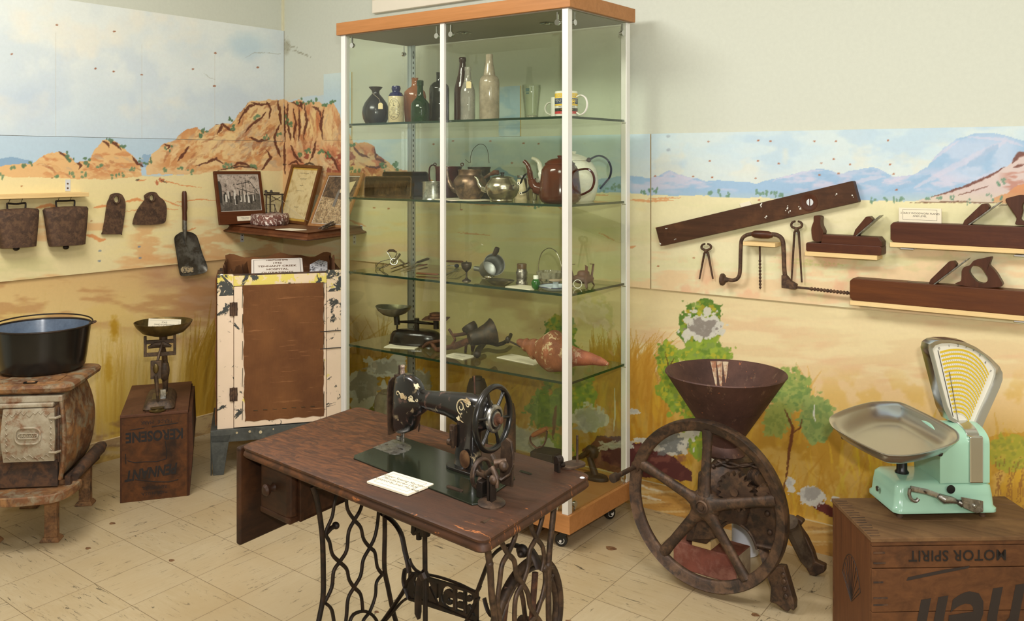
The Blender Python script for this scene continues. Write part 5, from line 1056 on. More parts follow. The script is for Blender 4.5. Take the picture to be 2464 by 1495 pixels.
Yc = -.27; t = Tt('billy_can', 'sooty billy can with a tall wire handle at the back', 'billy can', 1153, Yc, ZBs); lz(t, 1153, Yc, ZBs, [(25, 466), (26.5, 463), (26.5, 397), (27.8, 395), (27.8, 392)], .0015, 40).build('can_body', M_BIL, t, 40)
m = W(t); m.tube(spline([pt(x, y, Yc) for x, y in ((1120, 384), (1128, 391), (1132, 391), (1132, 380), (1137, 362), (1148, 350), (1157, 347), (1167, 351), (1174, 366), (1177, 393))], 5), .0013, 6); m.build('wire_bail', M_BIL, t)
M_SIL = patchy('old_silver', [(176, 168, 148), (150, 142, 124), (196, 188, 166)], 16, .22, .95, .25, .0012, fine=60)
Ys = -.50; t = Tt('silver_teapot', 'round silver teapot with a black curled handle, front of second shelf', 'teapot', 1208.7, Ys, ZBs)
lz(t, 1208.7, Ys, ZBs, [(25, 486), (26.5, 484), (25, 481), (34, 473), (40.5, 459), (41, 450), (36, 440), (30, 433), (28.5, 429)], 0, 48).build('pot_body', M_SIL, t)
P, s = spot(1208.7, Ys); zo = dz(Ys, 1208.7, 486, ZBs); ld = W(t).lathe([(r*s, zof(y, s)+zo) for r, y in ((28.5, 429.5), (26, 427), (16, 425), (6, 423.5), (5, 423))], 40, TR(P.x, P.y, 0)).build('lid', M_SIL, t)
W(t).lathe([(r*s, zof(y, s)+zo) for r, y in ((3.5, 423.5), (3.5, 421), (5.5, 418), (5.5, 416.5), (3, 416))], 20, TR(P.x, P.y, 0)).build('lid_knob', M_BLACK, ld)
m = W(t); m.tube(spline([pt(x, y, Ys) for x, y in ((1174, 457), (1160, 452), (1152, 440), (1148, 430), (1143, 426))], 5), [.015]*5+[.010]*5+[.007]*5+[.0055]*6, 12); m.build('spout', M_SIL, t)
handle(t, [(1244, 441), (1252, 441), (1258, 428), (1266, 419), (1275, 425), (1278, 440), (1272, 455), (1262, 463), (1250, 465)], Ys, .0052, M_BLACK)
m = W(t); m.torus(.0045, .0015, 16, 6, frame(pt(1247.5, 441, Ys-.01), (1, 0, 0), (.6, -.8, 0))); m.build('handle_ferrule', M_SIL, t); m = W(t); m.torus(.0045, .0015, 16, 6, frame(pt(1253, 465, Ys-.01), (1, 0, 0), (.6, -.8, 0))); m.build('handle_ferrule', M_SIL, t)
Yj = -.27; t = Tt('hot_water_jug', 'slim cream and chrome hot water jug between silver and brown teapots', 'jug', 1256, Yj, ZBs); lz(t, 1256, Yj, ZBs, [(18, 472), (19, 468), (17, 450), (14, 436), (11.5, 428), (11.5, 424)], 0, 32).build('jug_body', M_CRG, t); P, s = spot(1256, Yj); W(t).lathe([(.021, zof(428, s)), (.021, zof(422, s)), (.010, zof(421, s))], 24, TR(P.x, P.y, 0)).build('jug_lid', M_CHROME, t)
t = Tt('chrome_jug', 'conical chrome jug tucked behind the brown teapot spout', 'jug', 1284, -.30, ZBs); lz(t, 1284, -.30, ZBs, [(16, 476), (17, 474), (21, 440), (24, 427), (24, 424)], .002, 32).build('jug_body', M_CHROME, t)
M_TPB = patchy('brown_enamel', [(84, 38, 20), (70, 32, 18)], 8, .12, 0, .03, .0005); M_TPH = plain('dark_brown_enamel', (66, 34, 28), .14, 0, .1, 10, 0)
Yt = -.50; t = Tt('brown_enamel_teapot', 'big brown enamel teapot behind the cabinet corner post', 'teapot', 1347.5, Yt, ZBs); P, s = spot(1347.5, Yt); zo = dz(Yt, 1347.5, 490, ZBs)
lz(t, 1347.5, Yt, ZBs, [(38, 490), (45, 486), (50, 478), (51, 470), (49, 450), (46.5, 425), (44.5, 410), (40, 401), (34.5, 396)], 0, 56).build('pot_body', M_TPB, t)
ld = W(t).lathe([(r*s, zof(y, s)+zo) for r, y in ((36.5, 397), (36.8, 394), (35, 392), (34, 393), (30, 388), (20, 383), (7, 381))], 48, TR(P.x, P.y, 0)).build('lid', M_TPB, t)
W(t).lathe([(r*s, zof(y, s)+zo) for r, y in ((5, 382), (5, 379.5), (6.8, 377.5), (6.5, 375), (3, 374.3))], 24, TR(P.x, P.y, 0)).build('lid_knob', M_TPB, ld)
m = W(t); m.tube(spline([pt(x, y, Yt) for x, y in ((1306, 458), (1288, 450), (1278, 432), (1274, 410), (1269, 396), (1261, 388))], 5), [.026]*5+[.018]*5+[.012]*5+[.0095]*5+[.008]*6, 14); m.build('spout', M_TPB, t)
handle(t, [(1386, 412), (1398, 408), (1414, 407), (1426, 417), (1430, 435), (1424, 454), (1410, 464), (1394, 471)], Yt, .0062, M_TPH)
M_ENW = patchy('white_enamel', [(226, 224, 208), (214, 210, 190)], 6, .14, 0, .03, .0005)
Yw = -.30; t = Tt('white_enamel_teapot', 'large chipped white enamel teapot with a black tube handle', 'teapot', 1381, Yw, ZBs); P, s = spot(1381, Yw); zo = dz(Yw, 1381, 485, ZBs)
lz(t, 1381, Yw, ZBs, [(46, 484), (50, 480), (54, 466), (59, 445), (58, 425), (53, 405), (44, 391), (35, 386)], 0, 56).build('pot_body', M_ENW, t)
ld = W(t).lathe([(r*s, zof(y, s)+zo) for r, y in ((37, 387), (38, 385), (28, 378), (14, 373), (5, 371))], 48, TR(P.x, P.y, 0)).build('lid', M_ENW, t); W(t).lathe([(r*s, zof(y, s)+zo) for r, y in ((5, 372), (4, 370), (6, 367.5), (5.5, 365.5), (2, 365))], 24, TR(P.x, P.y, 0)).build('lid_knob', M_ENW, ld)
m = W(t); m.tube(spline([pt(x, y, Yw) for x, y in ((1335, 450), (1310, 436), (1302, 412), (1297, 392), (1289, 384), (1281, 381))], 5), [.024]*5+[.017]*5+[.011]*5+[.009]*5+[.008]*6, 14); m.build('spout', M_ENW, t)
handle(t, [(1418, 386), (1428, 379), (1443, 375), (1460, 383), (1470, 402), (1468, 424), (1456, 440), (1444, 454)], Yw, .0058, plain('black_tube', (26, 32, 46), .2), 'tube_handle'); m = W(t); m.ball(.010, c=pt(1417, 385, Yw)); m.build('handle_bolt', M_RUST, t)
card('thin cream card lying under the copper kettle on second shelf', [(1046, 478), (1122, 484), (1148, 480), (1100, 474)], None, .01, .002, z=ZBs+.002, border=False)
# third shelf: small kitchen things
ZC = SH[2]; M_KN = patchy('dull_knife_steel', [(112, 96, 70), (84, 70, 52), (140, 124, 96)], 14, .4, .6, .2, .001); M_WD = wood('brown_tool_wood', (96, 56, 36), (124, 76, 48), 0, 20, .5); M_DKW = plain('dark_brown_grip', (52, 40, 30), .5, 0, .15, 30, .1)
def on(x, y, z): return atz(x, y, z)
t = thing('egg_beater', 'old rotary egg beater with a dark looped grip among the utensils', 'egg beater', on(930, 640, ZC)); Ye = -.45
m = W(t); m.tube(spline([pt(x, y, Ye) for x, y in ((931, 606), (936, 612), (941, 622), (952, 634))], 4), .0035, 8, flat=.6); m.tube(spline([pt(x, y, Ye) for x, y in ((955, 609), (952, 617), (944, 628), (932, 640), (918, 645), (906, 646))], 4), .003, 8, flat=.6); m.tube([pt(x, y, Ye) for x, y in ((962, 612), (955, 622), (946, 632))], [.006, .006, .004], 10)
m.tube(spline([pt(x, y, Ye) for x, y in ((903, 645), (912, 632), (930, 626), (946, 622))], 4), .002, 6); m.tube(spline([pt(x, y, Ye) for x, y in ((912, 649), (925, 640), (940, 634))], 4), .004, 8, flat=.4); m.build('beater_frame', M_STEEL, t)
m = W(t); m.tube([pt(x, y, Ye) for x, y in ((933, 605), (938, 603), (946, 603), (954, 607))], [.003, .0065, .0065, .003], 10); m.build('looped_grip', M_DKW, t)
m = W(t); m.torus(.016, .0025, 28, 6, frame(pt(948, 630, Ye-.01), (1, 0, 0), (.5, -.7, .4))); m.build('gear_wheel', M_STEEL, t)
t = thing('small_dish', 'small clear glass dish at the left end of third shelf', 'dish', on(912, 634, ZC)); P, s = spot(913, -.40); W(t).shell([(.014, ZC), (.02, ZC+.004), (.022, ZC+.022)], .0015, 28, TR(P.x, P.y, 0)).build('dish_wall', B_TUM, t)
def stick(name, label, cat, a, b, r0, r1, mat, z=ZC, lift=.008, flat=.6, blade=None, bm=None):
    A_, B_ = on(*a, z)+Vector((0, 0, lift)), on(*b, z)+Vector((0, 0, lift)); t = thing(name, label, cat, (A_.x, A_.y, z)); m = W(t)
    m.tube([A_, A_.lerp(B_, .1), A_.lerp(B_, .6), A_.lerp(B_, .92), B_], [r0*.6, r0, (r0+r1)/2, r1, r1*.6], 10, flat=flat); m.build('handle', mat, t)
    if blade:
        pts = [on(x, y, z)+Vector((0, 0, lift if i == 0 else .003)) for i, (x, y) in enumerate(blade)]; m = W(t); m.tube([B_*0.98+A_*0.02 if 0 else pts[0]]+pts[1:], [.004]+[.007]*(len(pts)-2)+[.001], 8, flat=.18, upv=(0, 0, 1)); m.build('blade', bm or M_KN, t)
    return t
stick('carving_knife', 'carving knife with a fat brown bone handle crossing the other knives', 'knife', (1031, 626), (1003, 636), .011, .009, M_DKW, blade=[(1003, 636), (985, 646), (958, 654)])
stick('sharpening_steel', 'dark sharpening steel lying left of the carving knife', 'steel', (984, 636), (941, 651), .0055, .004, M_DKW)
stick('carving_fork', 'brown handled fork under the carving knife blade', 'fork', (1028, 640), (1006, 645), .006, .005, M_WD, blade=[(1006, 645), (985, 651), (972, 655)])
stick('table_knife', 'small dark knife behind the beater gear', 'knife', (962, 629), (972, 638), .006, .006, M_BLACK)
stick('toasting_fork', 'long fork with a square wooden handle near the shelf front', 'fork', (1002, 662), (1055, 665), .0075, .0075, M_WD, blade=[(1055, 665), (1070, 662), (1095, 652), (1112, 645)], bm=M_STEEL)
stick('rolling_ladle', 'brown wooden handled utensil lying at the back', 'utensil', (1074, 632), (1114, 634), .009, .009, M_WD)
stick('pastry_brush', 'small brush with dark bristles left of the goblet', 'brush', (1076, 643), (1094, 644), .003, .003, M_STEEL); t = bpy.data.objects['pastry_brush']; m = W(t); m.ball(.011, c=on(1099, 645, ZC)+Vector((0, 0, .010)), sq=(1.2, .8, .9)); m.build('bristles', plain('dark_bristle', (30, 32, 40), .9), t)
t = thing('silver_fork', 'silver serving fork leaning with its tines down beside the goblet', 'fork', on(1095, 662, ZC)); m = W(t); a_ = on(1114, 656, ZC)+Vector((0, 0, .014))
for k in range(3): m.tube([a_, a_.lerp(on(1076+9*k, 668+k, ZC), .5)+Vector((0, 0, .010)), on(1076+9*k, 669+k, ZC)+Vector((0, 0, .002))], .0014, 6)
m.tube([a_, on(1122, 652, ZC)+Vector((0, 0, .012))], .004, 8, flat=.4); m.build('fork_metal', M_SIL, t)
Yg = -.52; t = Tt('goblet', 'small dark pewter goblet with a lid on a thin stem', 'goblet', 1122.5, Yg, ZC); P, s = spot(1122.5, Yg); zo = dz(Yg, 1122.5, 676, ZC)
W(t).lathe([(r*s, zof(y, s)+zo) for r, y in ((11, 676), (10.5, 674), (5, 671), (2, 667), (1.8, 655), (5, 651), (11, 645), (13, 637), (12.5, 633), (13.4, 632), (11, 631), (3, 630), (1, 629), (1, 627)) ], 32, TR(P.x, P.y, 0)).build('goblet_body', patchy('dark_pewter', [(70, 60, 56), (52, 46, 44), (100, 90, 84)], 18, .35, .6), t)
Yu = -.40; t = Tt('tilted_tankard', 'aluminium measuring cup tipped to show its shiny inside', 'cup', 1185, Yu, ZC)
c0, c1 = pt(1189, 637, Yu-.02), pt(1172, 651, Yu+.03); ax_ = (c0-c1).normalized(); Lc = (c0-c1).length
W(t).shell([(.030, 0), (.040, .008), (.042, Lc*.5), (.046, Lc), (.049, Lc+.004)], .002, 40, frame(c1, (1, 0, 0), ax_)).build('cup_body', M_DULL, t)
m = W(t); m.tube([c0+Vector((.0, 0, .042)), c0+Vector((.012, 0, .060)), c0+Vector((.018, 0, .074))], [.009, .012, .010], 12); m.build('wooden_grip', M_DKW, t)
m = W(t); m.cyl(pt(1143, 646, Yu), pt(1156, 648, Yu), .011, n=16); m.build('side_spout', M_DULL, t)
Yd = -.535; t = Tt('silver_dish', 'shallow silver dish with a shell shaped handle', 'dish', 1202, Yd, ZC); m = W(t); P, s = spot(1202, Yd); m.shell([(.030, ZC), (.045, ZC+.004), (.064, ZC+.016), (.074, ZC+.022)], .0015, 40, TR(P.x, P.y, 0), .62); m.build('dish_body', M_SIL, t)
m = W(t); m.ball(.018, c=pt(1176, 667, Yd-.02), sq=(1.2, .8, .5)); m.tube([pt(1158, 670, Yd-.02), pt(1172, 671, Yd-.02)], .003, 8); m.build('shell_handle', M_SIL, t)
Yv = -.45; t = Tt('embossed_tin', 'embossed silver canister with a bare brown lid section', 'canister', 1255.6, Yv, ZC); P, s = spot(1255.6, Yv); zo = dz(Yv, 1255.6, 677, ZC)
me_ = patchy('embossed_silver', [(130, 124, 114), (90, 84, 78), (160, 152, 140)], 40, .3, .85, .9, .003, fine=60)
W(t).lathe([(r*s, zof(y, s)+zo) for r, y in ((14.5, 677), (14.5, 673), (12.5, 671), (13, 662), (14, 648), (12.5, 646), (11.5, 640))], 36, TR(P.x, P.y, 0)).build('embossed_body', me_, t, 60)
W(t).lathe([(r*s, zof(y, s)+zo) for r, y in ((11.5, 640), (11.8, 630), (11, 628), (2, 628))], 32, TR(P.x, P.y, 0)).build('brown_lid', patchy('brown_bakelite', [(84, 62, 40), (104, 78, 50)], 14, .35), t, 40)
Yn = -.545; t = Tt('green_scent_bottle', 'tiny ribbed green glass bottle with a white cap', 'bottle', 1289.4, Yn, ZC); P, s = spot(1289.4, Yn); zo = dz(Yn, 1289.4, 688, ZC)
W(t).lathe([(r*s, zof(y, s)+zo) for r, y in ((6, 688), (7.5, 686), (10.5, 681), (11, 676), (10.5, 670), (7, 665), (5.5, 663))], 28, TR(P.x, P.y, 0)).build('bottle_body', patchy('green_ribbed_glass', [(22, 74, 22), (36, 100, 30)], 60, .1, 0, .5, .002), t)
W(t).lathe([(r*s, zof(y, s)+zo) for r, y in ((6.2, 663), (6.2, 655), (5.5, 654), (1, 654))], 24, TR(P.x, P.y, 0)).build('white_cap', M_MUG, t, 40)
Yh = -.42; t = Tt('glass_basket', 'cut glass sugar basket in a silver band with an arched handle', 'basket', 1322.5, Yh, ZC); P, s = spot(1322.5, Yh); zo = dz(Yh, 1322.5, 670, ZC)
mg = W(t)
rings = []
for r, y in ((16, 670), (24, 664), (27, 656), (27, 652), (30, 645), (31, 637)): rings.append([(r*s*(1+.05*cos(12*a))*cos(a), r*s*(1+.05*cos(12*a))*sin(a), zof(y, s)+zo) for a in [2*pi*i/72 for i in range(72)]])
inn = [[(x*.93, y*.93, z+.002) for x, y, z in r] for r in rings]
mg.loft(rings+inn[::-1], True, False, TR(P.x, P.y, 0)); mg.build('cut_glass_bowl', glassy('cut_glass', (206, 202, 178), (110, 104, 84), 1.5, .05, (190, 184, 158), .4), t, 60)
W(t).lathe([(27.3*s, zof(657, s)+zo), (28.3*s, zof(656, s)+zo), (28.3*s, zof(652, s)+zo), (27.3*s, zof(651, s)+zo)], 40, TR(P.x, P.y, 0), False).build('silver_band', M_SIL, t)
m = W(t); m.tube(spline([pt(x, y, Yh) for x, y in ((1296, 655), (1297, 630), (1303, 610), (1315, 599), (1326, 598), (1338, 606), (1346, 622), (1351, 640), (1350, 656))], 5), .003, 8, flat=.5); m.build('arched_handle', M_SIL, t)
card('white card lying between the silver dish and the green bottle', [(1222, 690), (1283, 698), (1301, 691), (1243, 684)], None, .01, .003, z=ZC+.003, border=False)
Yq = -.52; t = Tt('enamel_candlestick', 'pale blue enamel chamber candlestick with a dark rim', 'candlestick', 1337, Yq, ZC); P, s = spot(1337, Yq); M_EB = plain('pale_blue_enamel', (190, 200, 206), .15, 0, .04, 20, 0)
W(t).shell([(.040, ZC), (.054, ZC+.006), (.068, ZC+.017)], .002, 44, TR(P.x, P.y, 0)).build('dish', M_EB, t); W(t).torus(.068, .0014, 48, 6, TR(P.x, P.y, ZC+.0175)).build('dark_rim', M_BLUE, t)
W(t).lathe([(.012, ZC+.003), (.011, ZC+.032), (.012, ZC+.034)], 24, TR(P.x, P.y, 0)).build('candle_socket', M_EB, t, 40); W(t).lathe([(.012, ZC+.034), (.026, ZC+.039), (.027, ZC+.042), (.010, ZC+.042)], 28, TR(P.x, P.y, 0)).build('wax_pan', patchy('pinkish_wax_pan', [(196, 176, 150), (170, 140, 120)], 30, .5), t)
t = thing('napkin_ring', 'thin white ring standing by the corner post on third shelf', 'ring', on(1390, 694, ZC)); c_ = on(1390, 694, ZC)+Vector((0, 0, .0175)); W(t).torus(.0165, .0013, 36, 6, frame(c_, (1, 0, 0), (.55, -.8, .1))).build('ring_band', M_MUG, t)
stick('bone_fork', 'small pale fork lying behind the white ring', 'fork', (1378, 689), (1400, 688), .003, .003, M_CRG, lift=.004)
Yp = -.36; t = Tt('spirit_stove', 'brown iron spirit stove with three upright pot rests', 'stove', 1404, Yp, ZC); P, s = spot(1404, Yp); M_ST = patchy('brown_painted_iron', [(92, 62, 52), (72, 50, 44)], 20, .6, .1)
W(t).lathe([(.024, ZC+.014), (.040, ZC+.022), (.043, ZC+.034), (.038, ZC+.044), (.026, ZC+.048), (.024, ZC+.060), (.018, ZC+.064), (.004, ZC+.064)], 36, TR(P.x, P.y, 0)).build('fuel_tank', M_ST, t, 50)
for k in range(3):
    a = radians(-52.8+8+120*k); d = Vector((cos(a), sin(a), 0)); O = Vector((P.x, P.y, 0)); m = W(t)
    m.tube([O+d*.060+Vector((0, 0, ZC)), O+d*.048+Vector((0, 0, ZC+.016)), O+d*.044+Vector((0, 0, ZC+.034)), O+d*.050+Vector((0, 0, ZC+.058)), O+d*.056+Vector((0, 0, ZC+.088)), O+d*.036+Vector((0, 0, ZC+.090))], [.004, .007, .008, .006, .006, .003], 8, flat=.45); m.build('pot_rest', M_ST, t, 50)

# fourth shelf
ZD = SH[3]; M_SB = patchy('black_scale_iron', [(20, 20, 20), (34, 28, 24)], 9, .2, .1, .15, .001)
t = thing('kitchen_scales', 'black iron kitchen scales with a tin pan, left on the lowest shelf', 'scales', on(1000, 826, ZD)); Yz = -.40; P, s = spot(1001, Yz)
rg = []
for k, (f, h) in enumerate(((1.04, 0), (1.04, .008), (1.0, .010), (.99, .03), (.96, .045), (.88, .058), (.74, .066), (.5, .070), (.1, .071))): rg.append([(x, y, h) for x, y in [(f*.128*cos(a)*1.0, f*.062*sin(a)) for a in [2*pi*i/40 for i in range(40)]]])
MK = TR(P.x, P.y, ZD) @ RZ(22); W(t, MK).loft(rg).build('scale_base', M_SB, t, 50)
bl_ = pt(955, 775, Yz); br_ = pt(1052, 781, Yz); m = W(t)
m.tube([bl_, bl_.lerp(br_, .45)+Vector((0, 0, .006)), br_], [.009, .015, .008], 8, flat=.6); m.cyl(pt(1003, 797, Yz), pt(1003, 766, Yz), .012, n=12); m.build('scale_beam', M_SB, t, 50)
m = W(t); m.cyl(pt(956, 782, Yz), pt(954, 760, Yz), .014, n=14); m.cyl(pt(955, 795, Yz), pt(956, 780, Yz), .004); m.build('pan_post', M_SB, t, 50); m = W(t); m.cyl(pt(1050, 792, Yz), pt(1049, 768, Yz), .013, n=14); m.build('weight_post', M_SB, t, 50)
M_PAN = patchy('grey_tin_pan', [(140, 136, 120), (118, 112, 98)], 12, .35, .7); pc = pt(948, 762, Yz)
rg = []
for f, h, ob in ((.35, 0, 0), (.62, .008, 0), (.85, .026, 0), (.95, .042, .0)): rg.append([(f*.090*(1.06 if cos(a) < 0 else 1)*cos(a), f*.078*sin(a), h+.006*abs(cos(a))**3) for a in [2*pi*i/44 for i in range(44)]])
W(t, TR(pc.x, pc.y, pc.z+.002) @ RZ(20)).loft(rg+[[(x*.975, y*.975, z+.0016) for x, y, z in r] for r in rg[::-1]]).build('tin_pan', M_PAN, t, 60)
pw_ = pt(1049, 768, Yz); W(t, TR(pw_.x, pw_.y, pw_.z) @ RZ(30)).prism([(x, y) for x, y in rrect(.115, .09, .004, 2)], 0, .004).build('weight_plate', M_RUST, t, 40)
for k, (r, h0, h1, lb) in enumerate(((.038, .004, .016, 'wide round iron weight under a smaller one on the plate'), (.030, .016, .028, 'smaller iron weight stacked on top of the wide one'))):
    tw = thing('iron_weight', lb, 'weight', (pw_.x, pw_.y, pw_.z+h0)); W(tw).lathe([(r*.9, pw_.z+h0), (r, pw_.z+h0+.002), (r, pw_.z+h1-.002), (r*.8, pw_.z+h1), (.001, pw_.z+h1)], 32, TR(pw_.x, pw_.y, 0)).build('weight_disc', M_RUST, tw, 40)
card('cream label in front of the black kitchen scales', [(928, 835), (1002, 840), (1007, 832), (934, 828)], 'KITCHEN SCALES', .008, .003, z=ZD+.003, border=False)
card('cream label in front of the meat mincer', [(1073, 857), (1122, 866), (1138, 856), (1090, 847)], 'MEAT MINCER', .010, .003, z=ZD+.003, border=False)
card('cream label half under the big shell', [(1204, 861), (1294, 879), (1310, 868), (1222, 850)], None, .010, .003, z=ZD+.003, border=False)
M_MIN = patchy('dark_mincer_iron', [(58, 50, 42), (44, 38, 34), (78, 62, 48)], 12, .5, .45, .25, .0012)
t = thing('meat_mincer', 'iron meat mincer lying on its side with a flared hopper', 'mincer', on(1140, 850, ZD)); Yr = -.46
m = W(t); Dm = (pt(1150, 800, Yr)-CAM).dot(FW); a_, b_ = atd(1134, 815, Dm+.0), atd(1184, 801, Dm+.035); axm = (b_-a_).normalized(); Lm = (b_-a_).length
m.shell([(.026, -.01), (.032, .0), (.036, Lm*.4), (.046, Lm*.75), (.060, Lm*1.02), (.063, Lm*1.05)], .004, 36, frame(a_, (1, 0, 0), axm)); m.build('flared_hopper', M_MIN, t)
m = W(t); m.lathe([(.018, -.006), (.030, 0), (.034, .014), (.034, .030), (.030, .036), (.012, .038)], 32, frame(pt(1136, 798, Yr+.03), (1, 0, 0), (-.45, -.2, .75))); m.build('clamp_ring', M_MIN, t)
m = W(t)
m.tube(spline([pt(x, y, Yr) for x, y in ((1122, 802), (1105, 806), (1090, 806), (1084, 798), (1080, 793))], 4), [.008]*8+[.006]*9, 10)
m.tube(spline([pt(x, y, Yr) for x, y in ((1090, 808), (1095, 818), (1088, 828))], 4), .0055, 8)
m.tube(spline([pt(x, y, Yr) for x, y in ((1142, 815), (1118, 824), (1092, 834), (1068, 838), (1052, 842), (1044, 834), (1038, 824))], 4), [.015]*9+[.011]*8+[.009]*8, 12)
m.tube(spline([pt(x, y, Yr) for x, y in ((1072, 818), (1050, 822), (1030, 826), (1018, 836))], 4), .0075, 10); m.build('clamp_arm', M_RUST, t)
m = W(t); m.tube(spline([on(x, y, ZD)+Vector((0, 0, h)) for x, y, h in ((1150, 838, .022), (1172, 832, .02), (1195, 838, .016), (1215, 834, .020), (1226, 825, .024), (1229, 820, .028))], 5), .009, 12); m.ball(.014, c=pt(1222, 818, Yr), sq=(.8, .8, 1.1)); m.cyl(pt(1223, 820, Yr), pt(1252, 834, Yr-.01), .004); m.build('crank', M_MIN, t)
m = W(t); m.tube([on(1165, 842, ZD)+Vector((0, 0, .03)), on(1152, 852, ZD)+Vector((0, 0, .02)), on(1148, 862, ZD)+Vector((0, 0, .016))], [.012, .014, .016], 14); m.ball(.017, c=on(1148, 862, ZD)+Vector((0, 0, .017)), sq=(1, 1, .95)); m.build('wooden_crank_knob', M_MIN, t)
m = W(t); m.tube([pt(1122, 826, Yr), on(1120, 848, ZD)+Vector((0, 0, .002))], .006, 10); m.tube([pt(1140, 815, Yr), on(1137, 846, ZD)+Vector((0, 0, .004))], [.016, .007], 10); m.build('feet', M_RUST, t)
# big conch shell
def shellmat():
    t = NT('pink_orange_shell'); v = t.coord(); n = t.noise(v, 14, 7, .65); c = t.mix(t.ramp(n, .35, .7), lin((120, 66, 40)), lin((166, 102, 66)))
    c = t.mix(t.ramp(t.noise(v, 24, 8, .72), .57, .60), c, lin((210, 188, 146))); c = t.mix(t.ramp(t.noise(v, 6, 4), .55, .7), c, lin((120, 70, 50)))
    w = t.n('ShaderNodeTexWave', wave_type='BANDS', i_Scale=90, i_Distortion=3); t.inp(w, 'Vector', v); c = t.mix(.4, c, t.mix(w.outputs[1], (.6, .55, .5, 1), (1.35, 1.35, 1.3, 1)), 'MULTIPLY'); t.pbr(c, .6, 0, t.bump(w.outputs[1], .6, .002)); return t.m
t = thing('conch_shell', 'large pink-orange conch shell lying on the lowest glass shelf', 'shell', on(1350, 896, ZD)); Yx = -.50
A_, B_ = pt(1243, 822, Yx), pt(1464, 876, Yx-.05); L = (B_-A_).length; ax_ = (B_-A_).normalized(); Mx = frame(A_, (0, 0, 1), ax_)
prof = [(0, .004), (.03, .015), (.08, .021), (.12, .031), (.14, .028), (.20, .044), (.225, .047), (.25, .042), (.33, .064), (.42, .083), (.46, .079), (.52, .066), (.58, .052), (.65, .039), (.72, .031), (.80, .025), (.88, .019), (.95, .014), (1., .005)]
rg = []
for i, (f, r) in enumerate(prof):
    ring_ = []
    for j in range(44):
        a = 2*pi*j/44; rr_ = r*(.82+.10*cos(a-f*14)+.05*sin(3*a)*(r > .04))*(1.12 if f > .3 else 1)*1.08; dx = -.010*sin(pi*f) if f < .6 else 0
        ring_.append((rr_*cos(a)+dx, rr_*sin(a)*.9, f*L))
    rg.append(ring_)
rs = [[tuple(v) for v in col] for col in zip(*[spline([r[j] for r in rg], 3) for j in range(44)])]
W(t, Mx).loft(rs).build('shell_body', shellmat(), t, 70, wob=.0012, wsc=60)
# floor of the cabinet
ZE = Z1+.001
m_ = W(cb); m_.box((CX0+.016, CYF+.03, Z1), (CX1-.016, CYB-.016, Z1+.0008)).build('plinth_floor', plain('brown_plinth_floor', (150, 104, 60), .35, 0, .08, 6, 0), cb, 0)
t = thing('flat_iron', 'old box iron with a bowed wooden grip on the cabinet floor', 'iron', (2.13, -.30, ZE)); Pi = Vector((2.13, -.30, ZE)); Mi = TR(*Pi) @ RZ(0)
Yi = -.30; sx_ = pt(1305, 1062, Yi)
MI = TR(sx_.x+.02, Yi, 0) @ RZ(10)
W(t, MI).loft([[(x, y, z) for x, y in [(-.055, -.045), (.05, -.05), (.062, 0), (.05, .05), (-.055, .045)]] for z in (ZE, ZE+.004, sx_.z-.036)]).build('iron_body', M_IRON, t, 0, .003)
m = W(t); m.tube(spline([pt(x, y, Yi) for x, y in ((1290, 1078), (1278, 1066), (1276, 1052), (1284, 1046))], 4), .006, 8, flat=.5); m.tube(spline([pt(x, y, Yi) for x, y in ((1290, 1078), (1306, 1074), (1314, 1056), (1316, 1038))], 4), .006, 8, flat=.5); m.cyl((sx_.x-.01, Yi, sx_.z-.08), pt(1292, 1078, Yi), .008); m.build('handle_bracket', M_RUST, t)
W(t).tube([pt(x, y, Yi) for x, y in ((1281, 1049), (1286, 1046), (1310, 1034), (1316, 1030))], [.008, .011, .011, .008], 14).build('wooden_grip', wood('worn_grip_wood', (150, 92, 52), (120, 70, 40), 0, 20, .45), t)
t = thing('cobblers_last', 'dark iron cobbler\'s last on an oval foot inside the cabinet', 'shoe last', (2.36, -.36, ZE)); Yl = -.36
pb_ = atz(1432, 1152, ZE); W(t).lathe([(.062, ZE), (.064, ZE+.004), (.058, ZE+.014), (.03, ZE+.018), (.012, ZE+.022)], 40, TR(pb_.x, pb_.y, 0), True, .6).build('oval_foot', M_IRON, t, 50)
kY = pb_.y
W(t).tube([Vector((pb_.x, kY, ZE+.015)), pt(1418, 1100, kY)], [.016, .012], 12).build('upright', M_IRON, t)
m = W(t); m.tube(spline([pt(x, y, kY) for x, y in ((1380, 1104), (1396, 1100), (1412, 1090), (1420, 1080), (1430, 1086), (1428, 1098))], 4), [.012]*5+[.015]*5+[.02]*5+[.022]*6, 12, flat=.8); m.build('foot_form', M_IRON, t)
for i_, (cx, cyb, h_, r_, lb, nm) in enumerate(((1148, 1050, .16, .05, 'dark wooden post shape half hidden behind the sewing machine arm', 'butter_churn'), (1226, 1090, .15, .028, 'dark upright tin seen beyond the hand wheel', 'tall_tin'), (930, 985, .10, .06, 'round greyish stone jar at the left back of the cabinet floor', 'stone_jar'))):
    Yq_ = -.28; P, s = spot(cx, Yq_); t = thing(nm, lb, 'container', (P.x, P.y, ZE)); mt = (M_IRON, M_RUST, patchy('grey_stone_jar', [(120, 108, 88), (96, 86, 70)], 12, .6))[i_]
    hh = h_*(2.2 if i_ == 0 else 1.8 if i_ == 1 else 2.0)
    W(t).lathe([(r_*.9, ZE), (r_, ZE+.006), (r_, ZE+hh*.8), (r_*.92, ZE+hh*.9), (r_*.7, ZE+hh), (.01, ZE+hh)], 32, TR(P.x, P.y, 0)).build('container_body', mt, t, 40)
    W(t).lathe([(r_*.5, ZE+hh), (r_*.45, ZE+hh+.012), (.004, ZE+hh+.015)], 24, TR(P.x, P.y, 0)).build('container_lid', mt, t, 40)
